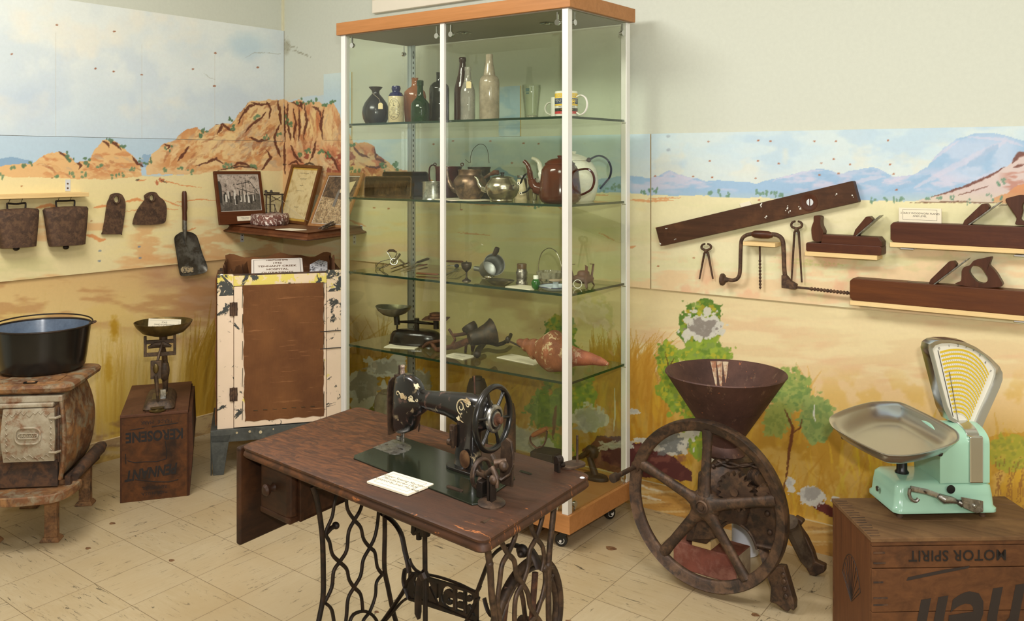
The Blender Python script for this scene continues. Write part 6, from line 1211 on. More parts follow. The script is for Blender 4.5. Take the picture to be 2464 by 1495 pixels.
# ---------------------------------------------------------------- things hung on the two walls
def slab(m, pts, ax, f, b, k=None):
    """outline traced on an upright plane (ax 'x' left wall or 'y' back wall) at f, solid back to b"""
    P = [(atx if ax == 'x' else aty)(x, y, f) for x, y in pts]; n = len(P)
    Q = [Vector((b, p.y, p.z)) if ax == 'x' else Vector((p.x, b, p.z)) for p in P]
    m.add(P+Q, [tuple(range(n)), tuple(range(n, 2*n))[::-1]]+[(i, n+i, n+(i+1) % n, (i+1) % n) for i in range(n)]); return m
Z6 = lambda x, y: (x/2.7257+1560, y/2.7257+420)
Z2 = lambda x, y: (x/4.649, y/4.649+430)
M_PINE = wood('pale_pine', (232, 204, 158), (216, 184, 134), 0, 10, .6, None, .1, 20); M_PINEY = wood('pale_pine_y', (232, 204, 158), (216, 184, 134), 1, 10, .6, None, .1, 20)
M_PLN = wood('reddish_old_beech', (64, 32, 21), (88, 48, 30), 0, 10, .45, (70, 36, 26)); M_LVL = wood('brown_level_wood', (76, 48, 32), (58, 36, 24), 0, 12, .5, (90, 58, 38)); M_HND = wood('dark_handle_wood', (64, 36, 25), (84, 48, 33), 2, 12, .4)
M_RW = patchy('wall_rust', [(80, 58, 46), (62, 45, 36), (102, 76, 58)], 22, .75, .2, .4, .0015, fine=160)
M_PLATE = plain('white_metal_plate', (214, 216, 218), .4, .2, .03, 20, 0)
# spirit level
t = thing('spirit_level', 'long brown wooden spirit level hung aslant on the right wall', 'spirit level', aty(1820, 520, -.02))
lv = [Z6(x, y) for x, y in ((48, 352), (52, 348), (1336, 42), (1344, 46), (1379, 176), (1375, 182), (84, 470), (78, 466))]
slab(W(t), lv, 'y', -.045, -.014).build('level_body', M_LVL, t, 0, .0015)
c = aty(*Z6(1052, 182), -.0455); M_ = frame(c, (1, 0, 0), (0, -1, 0))
W(t).lathe([(.034, 0), (.034, .001), (.026, .0012), (.024, .0005)], 40, M_).build('bubble_recess', M_HND, t, 40); W(t).lathe([(.013, .001), (.013, .002), (.001, .002)], 28, TR(.005, 0, 0) @ M_).build('round_window', M_PLATE, t, 40)
W(t).box((c.x+.003, c.y-.003, c.z-.013), (c.x+.006, c.y-.0018, c.z+.013)).build('bubble_bar', M_HND, t, 0)
m = W(t)
rn = random.Random(4)
for x, y in ((905, 230), (925, 245), (735, 205), (740, 190), (770, 275), (770, 285), (990, 215), (1000, 222), (1232, 135), (1340, 145), (120, 350), (175, 422), (80, 452), (915, 215)):
    p = aty(*Z6(x, y), -.0452)
    for k in range(3): q_ = p+Vector((rn.uniform(-.004, .004), 0, rn.uniform(-.005, .005))); m.lathe([(rn.uniform(.0012, .003), 0), (.001, .0006)], 7, frame(q_, (1, 0, 0), (0, -1, 0)))
m.build('paint_spots', M_MUG, t, 0)
t = thing('wall_tag', 'small blank grey tag tucked behind the top edge of the spirit level', 'tag', aty(1795, 492, -.014)); slab(W(t), [Z6(*p) for p in ((596, 192), (664, 174), (680, 200), (612, 220))], 'y', -.017, -.013).build('tag_card', M_CARD, t, 0)
# pincers
def pincers(label, jaw, cx, cy, w, h, spread, group=None):
    t = thing('pincers', label, 'pincers', aty(*Z6(cx, cy), -.02)); s_ = 1
    for s, nm in ((-1, 'l'), (1, 'r')):
        m = W(t)
        J = [(cx-s*w*.18, cy+w*.25), (cx+s*w*.30, cy-w*.15), (cx+s*w*.92, cy-w*.45), (cx+s*w*1.02, cy-w*.95), (cx+s*w*.72, cy-w*1.35), (cx+s*w*.28, cy-w*1.5)]
        m.tube(spline([aty(*Z6(*p), -.028) for p in J], 4), [.007]*8+[.0065]*8+[.0055]*5, 8, flat=.7)
        m.tube([aty(*Z6(*p), -.026) for p in ((cx-s*w*.15, cy-w*.3), (cx+s*w*.05, cy+w*.2), (cx+s*w*.42, cy+w*.6), (cx+s*spread, cy+h))], [.006, .009, .0065, .0045], 8, flat=.7)
        m.build('pincer_arm', M_RW, t, 60)
    c = aty(*Z6(cx, cy), -.034); W(t).cyl(c, c+Vector((0, -.006, 0)), .006, n=14).build('rivet', M_RW, t); c = aty(*Z6(cx, cy+w*.85), -.02); W(t).cyl(c, c+Vector((0, .008, 0)), .003, n=8).build('hanging_nail', M_PLATE, t)
    return t
pincers('smaller pair of rusty pincers left of the brace', 0, 380, 500, 30, 185, 44); pincers('larger long-handled rusty pincers under the raised end of the level', 0, 973, 358, 34, 350, 34)
# brace and bit
t = thing('carpenters_brace', 'rusty iron carpenter\'s brace with a round pad and long auger bit', 'brace', aty(1850, 600, -.04))
m = W(t); yb_ = -.05
m.tube(spline([aty(*Z6(*p), yb_) for p in ((520, 690), (560, 694), (590, 676), (602, 630), (606, 500), (612, 430), (640, 400), (690, 388))], 5), .0075, 12); m.tube(spline([aty(*Z6(*p), yb_) for p in ((810, 392), (850, 400), (880, 430), (888, 500), (892, 620), (900, 680))], 5), .0085, 12); m.build('crank_arm', M_RW, t)
m = W(t); m.tube([aty(*Z6(*p), yb_) for p in ((682, 392), (700, 392), (740, 394), (790, 396), (815, 398))], [.010, .0145, .0155, .0145, .009], 16); m.build('centre_grip', M_HND, t)
m = W(t); a_ = aty(*Z6(498, 690), yb_); m.lathe([(.006, -.018), (.010, -.012), (.012, -.004), (.021, 0), (.025, .005), (.024, .012), (.014, .016), (.002, .017)], 28, frame(a_, (0, 0, 1), (-1, 0, 0))); m.build('round_pad', M_RW, t, 50)
slab(W(t), [Z6(*p) for p in ((872, 660), (900, 664), (930, 700), (968, 722), (964, 756), (872, 744))], 'y', -.062, -.038).build('chuck', M_RW, t, 0, .002)
m = W(t); a_, b_ = aty(*Z6(960, 738), yb_), aty(*Z6(1330, 780), yb_); m.tube([a_, a_.lerp(b_, .3)], .0045, 10)
P = [a_.lerp(b_, .28+.72*i/120) for i in range(121)]; m.tube(P, [.0032+.0042*abs(sin(i*pi/9.5)) for i in range(121)], 10); m.build('auger_bit', M_RW, t)
t = thing('auger_bit', 'thin twist auger bit hanging point down under the little ledge', 'drill bit', aty(1829, 640, -.03))
m = W(t); a_, b_ = aty(*Z6(731, 470), -.032), aty(*Z6(734, 756), -.032); m.tube([a_, a_.lerp(b_, .32)], .0042, 8); P = [a_.lerp(b_, .3+.7*i/100) for i in range(101)]; m.tube(P, [(.002+.0038*abs(sin(i*pi/11)))*(1 if i < 92 else (101-i)/9) for i in range(101)], 8); m.build('twist_shank', M_RW, t)
# ledges
def ledge(label, x0, x1, y0, y1, th, dep, hc=0, cat='ledge'):
    a_ = aty(*Z6(x0, y0), -dep); b_ = aty(*Z6(x1, y1), -dep); t = thing('pine_ledge', label, cat, ((a_.x+b_.x)/2, -.013, a_.z))
    z = (a_.z+b_.z)/2; W(t).box((a_.x, -dep, z-th), (b_.x, -.0125, z)).build('pine_board', M_PINE, t, 0, .001); return t, z, a_.x, b_.x
lg1, zl1, *_ = ledge('short pine ledge holding the grip of the brace', 620, 832, 444, 448, .015, .075); lg2, zl2, *_ = ledge('pine ledge under the small wooden plane', 1026, 1500, 508, 530, .016, .085)
lg3, zl3, x3, _x = ledge('long pine ledge under the upper large wooden plane', 1584, 2464, 436, 500, .016, .080); lg4, zl4, x4, _y = ledge('long pine ledge under the lowest large wooden plane', 1322, 2464, 818, 940, .016, .082)
for lg, pts in ((lg3, ((1700, 484), (2450, 530))), (lg4, ((1440, 858), (2450, 962)))):
    for x, y in pts: c = aty(*Z6(x, y), -.05); W(lg).box((c.x-.022, -.06, c.z-.004), (c.x+.022, -.0125, c.z+.001)).build('ledge_bracket', M_PLATE, lg, 0, .001)
# planes: blocks whose length runs along the wall
def plane_block(t, x0, zb, L, h, d=.062, y0=-.075, c=.010, mat=None):
    m = W(t); pr = [(x0+c, zb), (x0+L-.004, zb), (x0+L, zb+.004), (x0+L, zb+h-.004), (x0+L-.004, zb+h), (x0+c, zb+h), (x0, zb+h-c), (x0, zb+c)]
    m.loft([[(x, y, z) for x, z in pr] for y in (y0, y0+d)]); return m.build('plane_stock', mat or M_PLN, t, 0, .002)
def wedge(t, x, z, L, ang, y=-.045, w=.045):
    a = radians(ang); d = Vector((cos(a), 0, sin(a))); n_ = Vector((-sin(a), 0, cos(a))); o = Vector((x, y, z))
    m = W(t); q = [o-d*.012, o+d*L*.68, o+d*L*.74+n_*.006, o+d*L*.74+n_*.020, o+d*L*.66+n_*.028, o+d*.02+n_*.018]; m.loft([[p+Vector((0, s, 0)) for p in q] for s in (-w/2+.004, w/2-.004)]); m.build('wedge', M_HND, t, 0, .002)
    m = W(t); o2 = o-n_*.004; q = [o2-d*.012, o2+d*L*.97, o2+d*L+n_*.002, o2+d*L*.96+n_*.0035, o2-d*.012+n_*.0035]; m.loft([[p+Vector((0, s, 0)) for p in q] for s in (-w/2, w/2)]); m.build('plane_iron', M_STEEL, t, 0)
px = lambda x, y, Y=-.075: aty(*Z6(x, y), Y)
# small plane
t = thing('smoothing_plane', 'short wooden plane with a carved front grip on its own ledge', 'plane', (px(1280, 500).x, -.045, zl2)); a_, b_ = px(1036, 500), px(1530, 500)
h1 = .032; plane_block(t, a_.x, zl2, b_.x-a_.x, .034, .064, -.078, .004)
x1 = px(1130, 400).x; W(t).loft([[(x, y, z) for x, z in ((x1, zl2+.033), (b_.x, zl2+.033), (b_.x, zl2+.050), (b_.x-.012, zl2+.066), (x1+.006, zl2+.066))] for y in (-.072, -.018)]).build('upper_stock', M_PLN, t, 0, .002)
gp = [px(x, y) for x, y in ((1080, 438), (1066, 400), (1064, 350), (1078, 310), (1082, 272), (1122, 278), (1122, 308), (1126, 340), (1142, 372), (1140, 395), (1132, 438))]
gq = spline(gp, 3, True); W(t).loft([[Vector((p.x, y, max(p.z, zl2+.02))) for p in gq] for y in (-.066, -.026)]).build('front_grip', M_HND, t, 40, .004); wedge(t, px(1345, 400).x, zl2+.062, .125, 43, -.045)
# upper large plane
t = thing('jack_plane', 'large reddish wooden plane on the upper right ledge, cut by the photo edge', 'plane', (px(2100, 440).x, -.045, zl3)); a_ = px(1588, 440); hU = px(1600, 300).z-px(1588, 436).z; LU = 1.06*(px(2464, 440).x-a_.x)
plane_block(t, a_.x, zl3, LU, hU*.97); zt3 = zl3+hU*.97; wedge(t, px(2060, 320).x, zt3-.012, .15, 40)
def tote(t, pts, hole, zmin):
    o = spline([px(x, y) for x, y in pts], 4, True); 
    i_ = spline([px(x, y) for x, y in hole], 4, True); n = len(o); k = len(i_)
    # ring between outer outline and hole, bridged by nearest index order
    m = W(t); i2 = [i_[int(j*k/n) % k] for j in range(n)]
    fr = [Vector((p.x, -.060, p.z)) for p in o]; bk = [Vector((p.x, -.030, p.z)) for p in o]; fi = [Vector((p.x, -.060, p.z)) for p in i2]; bi = [Vector((p.x, -.030, p.z)) for p in i2]
    m.loft([bk, fr, fi, bi], False, True); return m.build('rear_handle', M_HND, t, 40, .003)
tote(t, [(2405, 330), (2410, 290), (2380, 240), (2336, 168), (2380, 148), (2440, 136), (2500, 150), (2560, 200), (2600, 290), (2600, 330), (2500, 335)], [(2440, 300), (2450, 250), (2448, 205), (2470, 180), (2510, 200), (2540, 260), (2540, 310), (2500, 315)], zt3)
t = thing('jointer_plane', 'longest brown wooden plane with an open handle on the bottom ledge', 'plane', (px(1900, 800).x, -.045, zl4)); a_ = px(1322, 750); hL = px(1330, 668).z-px(1322, 812).z; LL = 1.05*(px(2464, 800).x-a_.x)
M_PL2 = wood('tan_brown_beech', (104, 58, 28), (74, 40, 22), 0, 9, .45, (88, 48, 26)); plane_block(t, a_.x, zl4, LL, hL, mat=M_PL2); zt4 = zl4+hL; wedge(t, px(1838, 700).x, zt4-.012, .165, 42)
hx_ = 0
tote(t, [(2010, 722), (2045, 700), (2050, 640), (2064, 612), (2100, 600), (2130, 568), (2180, 556), (2240, 544), (2244, 560), (2230, 595), (2262, 630), (2296, 680), (2310, 738), (2160, 745)], [(2130, 690), (2100, 650), (2104, 620), (2130, 600), (2170, 606), (2200, 640), (2222, 690), (2200, 716), (2160, 712)], zt4)
W(t).box((px(1690, 700).x, -.062, zt4-.001), (px(1840, 700).x, -.030, zt4+.0005)).build('mouth_slot', M_BLACK, t, 0)
# label on the upper ledge
t = thing('wall_label', 'white label reading early woodwork planes, above the upper large plane', 'label', px(1785, 250, -.02)); a_, b_ = px(1645, 290, -.03), px(1925, 205, -.03)
W(t).box((a_.x, -.036, zt3), (b_.x, -.030, zt3+(b_.z-a_.z))).build('label_board', M_CARD, t, 0, .0006)
Mx = frame(((a_.x+b_.x)/2, -.036, zt3+(b_.z-a_.z)*.53), (1, 0, 0), (0, -1, 0)); txt('printed_lettering', '2 EARLY WOODWORK PLANES\nAND LEVEL', .0092, M_INK, INV(t) @ Mx, t, .0002); w_, h_ = (b_.x-a_.x)*.40, (b_.z-a_.z)*.36
mb_ = W(t)
for s in (-1, 1): mb_.box((-w_, s*h_-.0004, 0), (w_, s*h_+.0004, .0003), Mx); mb_.box((s*w_-.0004, -h_, 0), (s*w_+.0004, h_, .0003), Mx)
mb_.build('printed_border', M_INK, t, 0)
# framed picture above the cabinet: only its lower edge is in view
t = thing('white_framed_picture', 'white framed picture on the wall above the display cabinet', 'picture', aty(1000, 0, -.02)); a_ = aty(895, 32, -.03)
xr = aty(1230, 0, -.03).x; zt_ = a_.z+.5; xr = a_.x+.78
m = W(t)
for q in (((a_.x, -.03, a_.z), (xr, -.001, a_.z+.07)), ((a_.x, -.03, zt_-.07), (xr, -.001, zt_)), ((a_.x, -.03, a_.z+.07), (a_.x+.07, -.001, zt_-.07)), ((xr-.07, -.03, a_.z+.07), (xr, -.001, zt_-.07))): m.box(*q)
m.build('picture_frame', plain('cream_frame_paint', (232, 224, 206), .5, 0, .02, 20, .05), t, 0, .003); W(t).box((a_.x+.065, -.012, a_.z+.065), (xr-.065, -.006, zt_-.065)).build('picture_sheet', patchy('faded_print', [(196, 176, 130), (150, 130, 96), (120, 130, 120)], 6, .6), t, 0)

# ---- left wall
t = thing('shelf_board', 'pine board on the left wall with cowbells hanging from its hooks', 'shelf', atx(100, 470, .03)); a_ = atx(214, 466, .085); zt_ = atx(214, 463, .085).z
W(t).box((.0125, LU0+.05, zt_-.020), (.085, a_.y, zt_)).build('pine_board', M_PINEY, t, 0, .001)
c = atx(163, 446, .013); W(t).box((.0125, c.y-.012, c.z-.028), (.015, c.y+.012, c.z+.028)).build('wall_bracket', M_PLATE, t, 0); 
for y_ in (442, 453): q_ = atx(163, y_, .015); W(t).lathe([(.0045, 0), (.0035, .0025), (.001, .003)], 12, frame(q_, (0, 1, 0), (1, 0, 0))).build('bracket_screw', M_RW, t)
hk = []
def cowbell(label, cxp, grp, dx):
    Xb = .050; t = thing('cowbell', label, 'cowbell', atx(cxp, 540, Xb)); 
    top = [(483+dx*1, 350), (560, 315), (650, 303), (730, 300), (850, 308), (940, 316), (984, 330)]
    # body: oval-section tapered bell; photo widths at three heights
    def sec(xl, xr, y, dep):
        p, q = atx(*Z2(xl, y), Xb), atx(*Z2(xr, y), Xb); cy, z = (p.y+q.y)/2, (p.z+q.z)/2; hw = (q.y-p.y)/2
        return [(Xb+dep*(abs(sin(a))**.75)*(1 if sin(a) > 0 else -1), cy+hw*(abs(cos(a))**.6)*(1 if cos(a) > 0 else -1), z) for a in [2*pi*i/32 for i in range(32)]]
    R_ = [sec(x0-o, x1-o, y+oy, d) for x0, x1, y, d in ((553, 944, 745, .034), (540, 950, 700, .034), (500, 975, 440, .031), (480, 984, 345, .024), (500, 970, 322, .014), (620, 850, 312, .006))]
    W(t).loft(R_).build('bell_body', M_RW, t, 50, wob=.0008, wsc=40)
    hp = [atx(*Z2(x-o, y+oy2), Xb) for x, y in ((632, 318), (626, 262), (640, 250), (730, 248+sag), (820, 244), (834, 254), (832, 308))]
    W(t).tube(spline(hp, 4), .0042, 8).build('wire_handle', M_IRON, t)
    q = atx(*Z2(738-o-(8 if o else 0), 768+oy3), Xb); W(t).ball(.013, c=(q.x, q.y, q.z), sq=(1, 1.1, .8)).build('clapper', M_IRON, t)
    return t
o, oy, oy2, oy3, sag = 0, 0, 0, 0, 0
cowbell('rusty cowbell on the straight wire handle, right one of the hanging bells', 157, 1, 0)
o, oy, oy2, oy3, sag = 548, 22, 28, 14, 8
cowbell('rusty cowbell with a sagging wire handle next to the photo edge', 45, 1, 0)
for x, y in ((660, 225), (795, 220), (110, 245), (250, 240)):
    p = atx(*Z2(x, y), .05); m = W(t2_ := bpy.data.objects['shelf_board']); m.tube(spline([p+Vector((0, .003, .022)), p+Vector((0, .001, .006)), p+Vector((0, -.004, -.008)), p+Vector((0, .002, -.014))], 4), .0012, 6); m.build('wire_hook', M_IRON, t2_)
# hoe heads
def hoe(label, outline, eye, er):
    t = thing('hoe_head', label, 'hoe head', atx(*Z2(*eye), .03)); slab(W(t), [Z2(*p) for p in outline], 'x', .030, .022).build('hoe_blade', M_RW, t, 0, .002)
    c = atx(*Z2(*eye), .022); m = W(t); m.shell([(er*.98, 0), (er, .003), (er, .028), (er*.95, .031)], er*.30, 28, frame(c, (0, 1, 0), (1, 0, -.08)), 1.15); m.build('eye_socket', M_RW, t, 50); return t
def hoe2(label, outline, eye, er):
    t = thing('hoe_head', label, 'hoe head', atx(*Z2(*eye), .03))
    er *= 1.18; o = spline([Z2(*p) for p in outline], 3, True); e = [Z2(eye[0]+er*cos(a)*.82, eye[1]+er*sin(a)) for a in [2*pi*i/len(o) for i in range(len(o))]]
    # align hole start with outline start
    a0 = atan2(outline[0][1]-eye[1], outline[0][0]-eye[0]); sgn = -1 if sum((o[i].x*o[(i+1) % len(o)].y-o[(i+1) % len(o)].x*o[i].y) for i in range(len(o))) < 0 else 1
    e = [Z2(eye[0]+er*.8*cos(a0+sgn*2*pi*i/len(o)), eye[1]+er*sin(a0+sgn*2*pi*i/len(o))) for i in range(len(o))]
    P = [atx(p.x, p.y, .030) for p in o]; Q = [Vector((.020, p.y, p.z)) for p in P]; E = [atx(x, y, .030) for x, y in e]; Fb = [Vector((.020, p.y, p.z)) for p in E]
    m = W(t); m.loft([Q, P, E, Fb], False, True); m.build('hoe_blade', M_RW, t, 40)
    m = W(t); c = atx(eye[0]/4.649, eye[1]/4.649+430, .030); pts = [Vector((.034, p.y, p.z)) for p in E[::3]]; m.tube(pts, .0045, 8, True); m.build('eye_rim', M_RW, t)
    return t
hoe2('narrow rusty hoe head, left of the broad one', [(1380, 200), (1405, 270), (1400, 380), (1366, 610), (1350, 622), (1160, 622), (1152, 610), (1180, 450), (1205, 280), (1230, 220), (1245, 180), (1300, 162), (1350, 170)], (1298, 232), 38)
hoe2('broad rounded rusty hoe head beside the shovel', [(1780, 200), (1840, 250), (1866, 330), (1860, 440), (1830, 500), (1680, 518), (1520, 516), (1493, 500), (1520, 400), (1570, 310), (1625, 240), (1622, 190), (1680, 152), (1745, 155)], (1692, 214), 34)
# shovel
t = thing('hand_shovel', 'small grey steel hand shovel with a short brown handle on the left wall', 'shovel', atx(446, 560, .03))
q = lambda x, y, X=.035: atx(*Z2(x, y), X)
W(t).tube([q(2062, 140), q(2062, 160), q(2064, 250), q(2066, 330), q(2064, 380), q(2066, 440), q(2066, 470)], [.009, .0125, .0140, .0145, .0120, .0130, .0125], 14).build('shovel_handle', M_HND, t)
M_SHV = patchy('scuffed_grey_steel', [(104, 100, 96), (84, 78, 72), (134, 134, 134)], 9, .45, .7, .2, .001); W(t).tube([q(2064, 462), q(2066, 560), q(2072, 640), q(2074, 740, .030)], [.0120, .0125, .0090, .002], 14).build('socket', M_SHV, t)
out = [(1990, 620), (2030, 596), (2090, 590), (2150, 604), (2200, 640), (2230, 720), (2270, 850), (2310, 950), (2322, 1010), (2296, 1050), (2180, 1078), (2060, 1090), (2020, 1080), (2002, 1020), (1980, 880), (1960, 760), (1950, 680), (1964, 640)]
oo = spline([Z2(*p) for p in out], 3, True); cx_, cy_ = Z2(2110, 850); rg = []
for f, X in ((1, .040), (.92, .030), (.55, .027), (.15, .026)): rg.append([atx(cx_+(p.x-cx_)*f, cy_+(p.y-cy_)*f, X) for p in oo])
rb = [[Vector((p.x-.002, p.y, p.z)) for p in r] for r in rg[::-1]]; W(t).loft(rb+rg[::-1][::-1]).build('shovel_blade', M_SHV, t, 70)
slab(W(t), [Z2(*p) for p in ((2026, 1010), (2050, 984), (2110, 978), (2160, 994), (2172, 1020), (2160, 1046), (2050, 1058), (2028, 1040))], 'x', .0325, .0285).build('old_sticker', patchy('torn_sticker', [(176, 156, 120), (90, 84, 70)], 70, .8, lo=.5, hi=.54), t, 0)

# ---------------------------------------------------------------- corner shelf and what stands on it
Z3 = lambda x, y: (x/6.16+500, y/6.16+380)
M_MAH = wood('reddish_shelf_wood', (98, 54, 30), (78, 42, 24), 0, 9, .45, (116, 70, 44)); zs = .0
pL_, pC_, pR_ = None, None, None
za = 1.062
A0 = atx(*Z3(240, 1065), .02); zlow = A0.z
Fc = atz(*Z3(1470, 1220), zlow-.012); zl_ = zlow
Bq = aty(*Z3(2340, 1130), -.02)
zlow = (A0.z+Bq.z)/2; Fc = atz(*Z3(1470, 1232), zlow-.004)
t = thing('corner_shelf', 'moulded brown wooden shelf fixed across the room corner', 'shelf', (.012, -.012, zlow))
def shp(dz_, ins, z):  # shelf outline: corner, along left wall, front tip, along back wall
    return [(.012+0, -.012, z), (.012, A0.y+ins*1.2, z), (Fc.x-ins, Fc.y+ins, z), (Bq.x-ins*1.2, -.012, z)]
hS = .034
m = W(t); m.loft([shp(0, 0.012, zlow-.006), shp(0, .000, zlow), shp(0, .003, zlow+.006), shp(0, .022, zlow+.012), shp(0, .034, zlow+.026), shp(0, .026, zlow+hS)]); m.build('shelf_board', M_MAH, t, 30)
zS = zlow+hS
for c, ax in ((atx(*Z3(508, 1180), .0135), 'x'), (aty(*Z3(2175, 1215), -.0135), 'y')):
    if ax == 'x': W(t).box((.0125, c.y-.011, c.z-.026), (.0145, c.y+.011, c.z+.026)).build('bracket_plate', M_PLATE, t, 0)
    else: W(t).box((c.x-.011, -.0145, c.z-.026), (c.x+.011, -.0125, c.z+.026)).build('bracket_plate', M_PLATE, t, 0)
    for s in (-1, 1): W(t).lathe([(.0042, 0), (.0035, .002), (.001, .0028)], 12, frame((.0145, c.y, c.z+s*.012) if ax == 'x' else (c.x, -.0145, c.z+s*.012), (0, 0, 1), (1, 0, 0) if ax == 'x' else (0, -1, 0))).build('bracket_screw', M_RW, t)
c = aty(*Z3(2270, 1060), -.0135); slab(W(t), [Z3(*p) for p in ((2250, 1010), (2262, 994), (2290, 1000), (2300, 1090), (2310, 1112), (2256, 1090))], 'y', -.0150, -.0125).build('end_bracket', M_PLATE, t, 0)
# framed pictures: a quad in space leaning back on the shelf
def photo_mat(name, base, dark, sc_=9, seedv=0, hor=0):
    t = NT(name); v = t.coord((sc_, sc_, sc_)); n = t.noise(v, 1.0, 8, .7, .6); n2 = t.noise(v, 3.5, 7, .7); c = t.mix(t.ramp(n, .42, .58), lin(base), lin(dark)); c = t.mix(t.ramp(n2, .5, .64), c, lin((60, 54, 46))); t.pbr(c, .35); return t.m
def framed(name, label, corners, D, fw_, mframe, inner_mat, th=.016, bottom=0, cat='framed picture'):
    """corners: photo points TL, TR, BR, BL; D: depth of each"""
    P = [atd(x, y, d) for (x, y), d in zip(corners, D)]; ex = ((P[1]-P[0])+(P[2]-P[3])).normalized(); ey = ((P[0]-P[3])+(P[1]-P[2])); ey = (ey-ex*ey.dot(ex)).normalized(); n = ex.cross(ey)
    w = ((P[1]-P[0]).length+(P[2]-P[3]).length)/2; h = ((P[0]-P[3]).length+(P[1]-P[2]).length)/2; c = sum(P, Vector())/4
    M = Matrix(((ex.x, ey.x, n.x, c.x), (ex.y, ey.y, n.y, c.y), (ex.z, ey.z, n.z, c.z), (0, 0, 0, 1))); t = thing(name, label, cat, M=M)
    m = MB(); fb = fw_+bottom
    for q in (((-w/2, h/2-fw_, -th/2), (w/2, h/2, th/2)), ((-w/2, -h/2, -th/2), (w/2, -h/2+fb, th/2)), ((-w/2, -h/2+fb, -th/2), (-w/2+fw_, h/2-fw_, th/2)), ((w/2-fw_, -h/2+fb, -th/2), (w/2, h/2-fw_, th/2))): m.box(*q)
    m.build('frame_moulding', mframe, t, 0, .0015); MB().box((-w/2+fw_, -h/2+fb, -th/2), (w/2-fw_, h/2-fw_, 0)).build('picture_sheet', inner_mat, t, 0)
    return t, w, h, fb
M_FRM = wood('red_brown_frame', (92, 48, 24), (78, 40, 20), 0, 9, .4); M_FR2 = wood('tan_frame', (172, 126, 84), (152, 108, 70), 1, 9, .5); M_FR3 = wood('brown_frame', (116, 76, 42), (98, 60, 32), 1, 9, .45)
def flatpoly(t, pts, z, mat, name): MB().prism(pts, z, z+.0004).build(name, mat, t, 0); 
M_PG = plain('photo_grey', (120, 114, 104), .4, 0, .2, 60, 0); M_PD = plain('photo_dark', (52, 50, 46), .4, 0, .2, 60, 0); M_PWt = plain('photo_pale', (206, 200, 188), .4, 0, .06, 40, 0)
# depth of the points: near the left wall
dl = lambda x, y, X: (atx(x, y, X)-CAM).dot(FW)
c4 = [Z3(*p) for p in ((106, 202), (800, 202), (832, 960), (146, 996))]; D4 = [dl(*c4[0], .016), dl(*c4[1], .016), dl(*c4[2], .075), dl(*c4[3], .075)]
t, w, h, fb = framed('framed_photograph', 'dark framed black and white photograph of a crowd, left on the corner shelf', c4, D4, .017, M_FRM, M_PWt, .014, .055)
hh = h/2-.017; lo = -h/2+fb; ww = w/2-.017
flatpoly(t, [(-ww+.004, lo+.004), (ww-.004, lo+.004), (ww-.004, lo+(hh-lo)*.46), (-ww+.004, lo+(hh-lo)*.40)], .0002, photo_mat('photo_ground', (110, 104, 96), (80, 76, 70), 40), 'printed_ground')
flatpoly(t, [(-ww+.004, lo+(hh-lo)*.40), (ww-.004, lo+(hh-lo)*.46), (ww-.004, hh-.004), (-ww+.004, hh-.004)], .0002, photo_mat('photo_sky', (190, 176, 162), (160, 146, 134), 14), 'printed_sky')
rn = random.Random(8)
mats3 = (M_PD, M_PG, M_PWt)
for k in range(30):
    x = -ww*.85+rn.random()*ww*1.65; z0 = lo+(hh-lo)*(.15+.20*rn.random()); hgt = (hh-lo)*(.14+.1*rn.random()); m_ = MB(); w1 = .004+.003*rn.random()
    m_.prism([(x-w1, z0), (x+w1, z0), (x+w1*.8, z0+hgt), (x+w1*.3, z0+hgt*1.15), (x-w1*.3, z0+hgt*1.15), (x-w1*.8, z0+hgt)], .0006+.00005*k, .0008+.00005*k); m_.build('printed_figure', mats3[k % 3], t, 0)
mt_ = MB()
mt_.prism([(-ww+.004, lo+.05), (-ww+.022, lo+.05), (-ww+.024, hh*.5), (-ww+.014, hh*.72), (-ww+.004, hh*.7)], .0006, .0008)
for a_, b_ in (((.25, .42), (.25, .78)), ((.12, .62), (.62, .45)), ((.12, .72), (.45, .80)), ((.45, .80), (.62, .5)), ((.33, .4), (.35, .85))):
    A_ = Vector((a_[0]*2*ww-ww*.35, lo+(hh-lo)*a_[1], .001)); B_ = Vector((b_[0]*2*ww-ww*.35, lo+(hh-lo)*b_[1], .001)); mt_.tube([A_, B_], .0018, 4, flat=.2)
mt_.build('printed_headframe', M_PD, t, 0)
MB().box((-w*.13, -h/2+.016, .007), (w*.21, -h/2+.042, .0078)).build('caption_card', M_CARD, t, 0); txt('printed_lettering', 'Headgear at Rising Sun\nTh National Trust', .0062, M_INK, TR(w*.04, -h/2+.030, .0079), t, .0001)
c4 = [Z3(*p) for p in ((1210, 98), (1666, 128), (1482, 998), (1090, 950))]
db = lambda x, y, Y: (aty(x, y, Y)-CAM).dot(FW)
D4 = [db(*c4[0], -.018), db(*c4[1], -.018), db(*c4[2], -.135), db(*c4[3], -.135)]; D4 = [D4[0], D4[1]-.02, D4[2], D4[3]+.04]
t, w, h, fb = framed('framed_certificate', 'narrow framed yellowed certificate leaning in the room corner', c4, D4, .016, M_FR3, patchy('yellowed_paper', [(206, 168, 76), (190, 150, 64)], 8, .5, bump=0), .02)
MB().box((-w/2+.024, -h/2+.03, .0005), (w/2-.026, h/2-.028, .0010)).build('certificate_sheet', patchy('aged_certificate', [(214, 196, 146), (196, 174, 120), (176, 148, 96)], 12, .6, bump=0, lo=.5, hi=.66), t, 0)
for tx, yy, sz in (('Northern Territory of Australia', .36, .008), ('certifies that the bearer is entitled\nto occupy the land described', .26, .0058), ('Mining Act', .15, .010), ('granted under the ordinance in force', .06, .0058), ('24  June  39', -.22, .011)): txt('printed_lettering', tx, sz, M_INK, TR(0, h*yy, .0011) @ SC(.8, 1, 1), t, .00005)
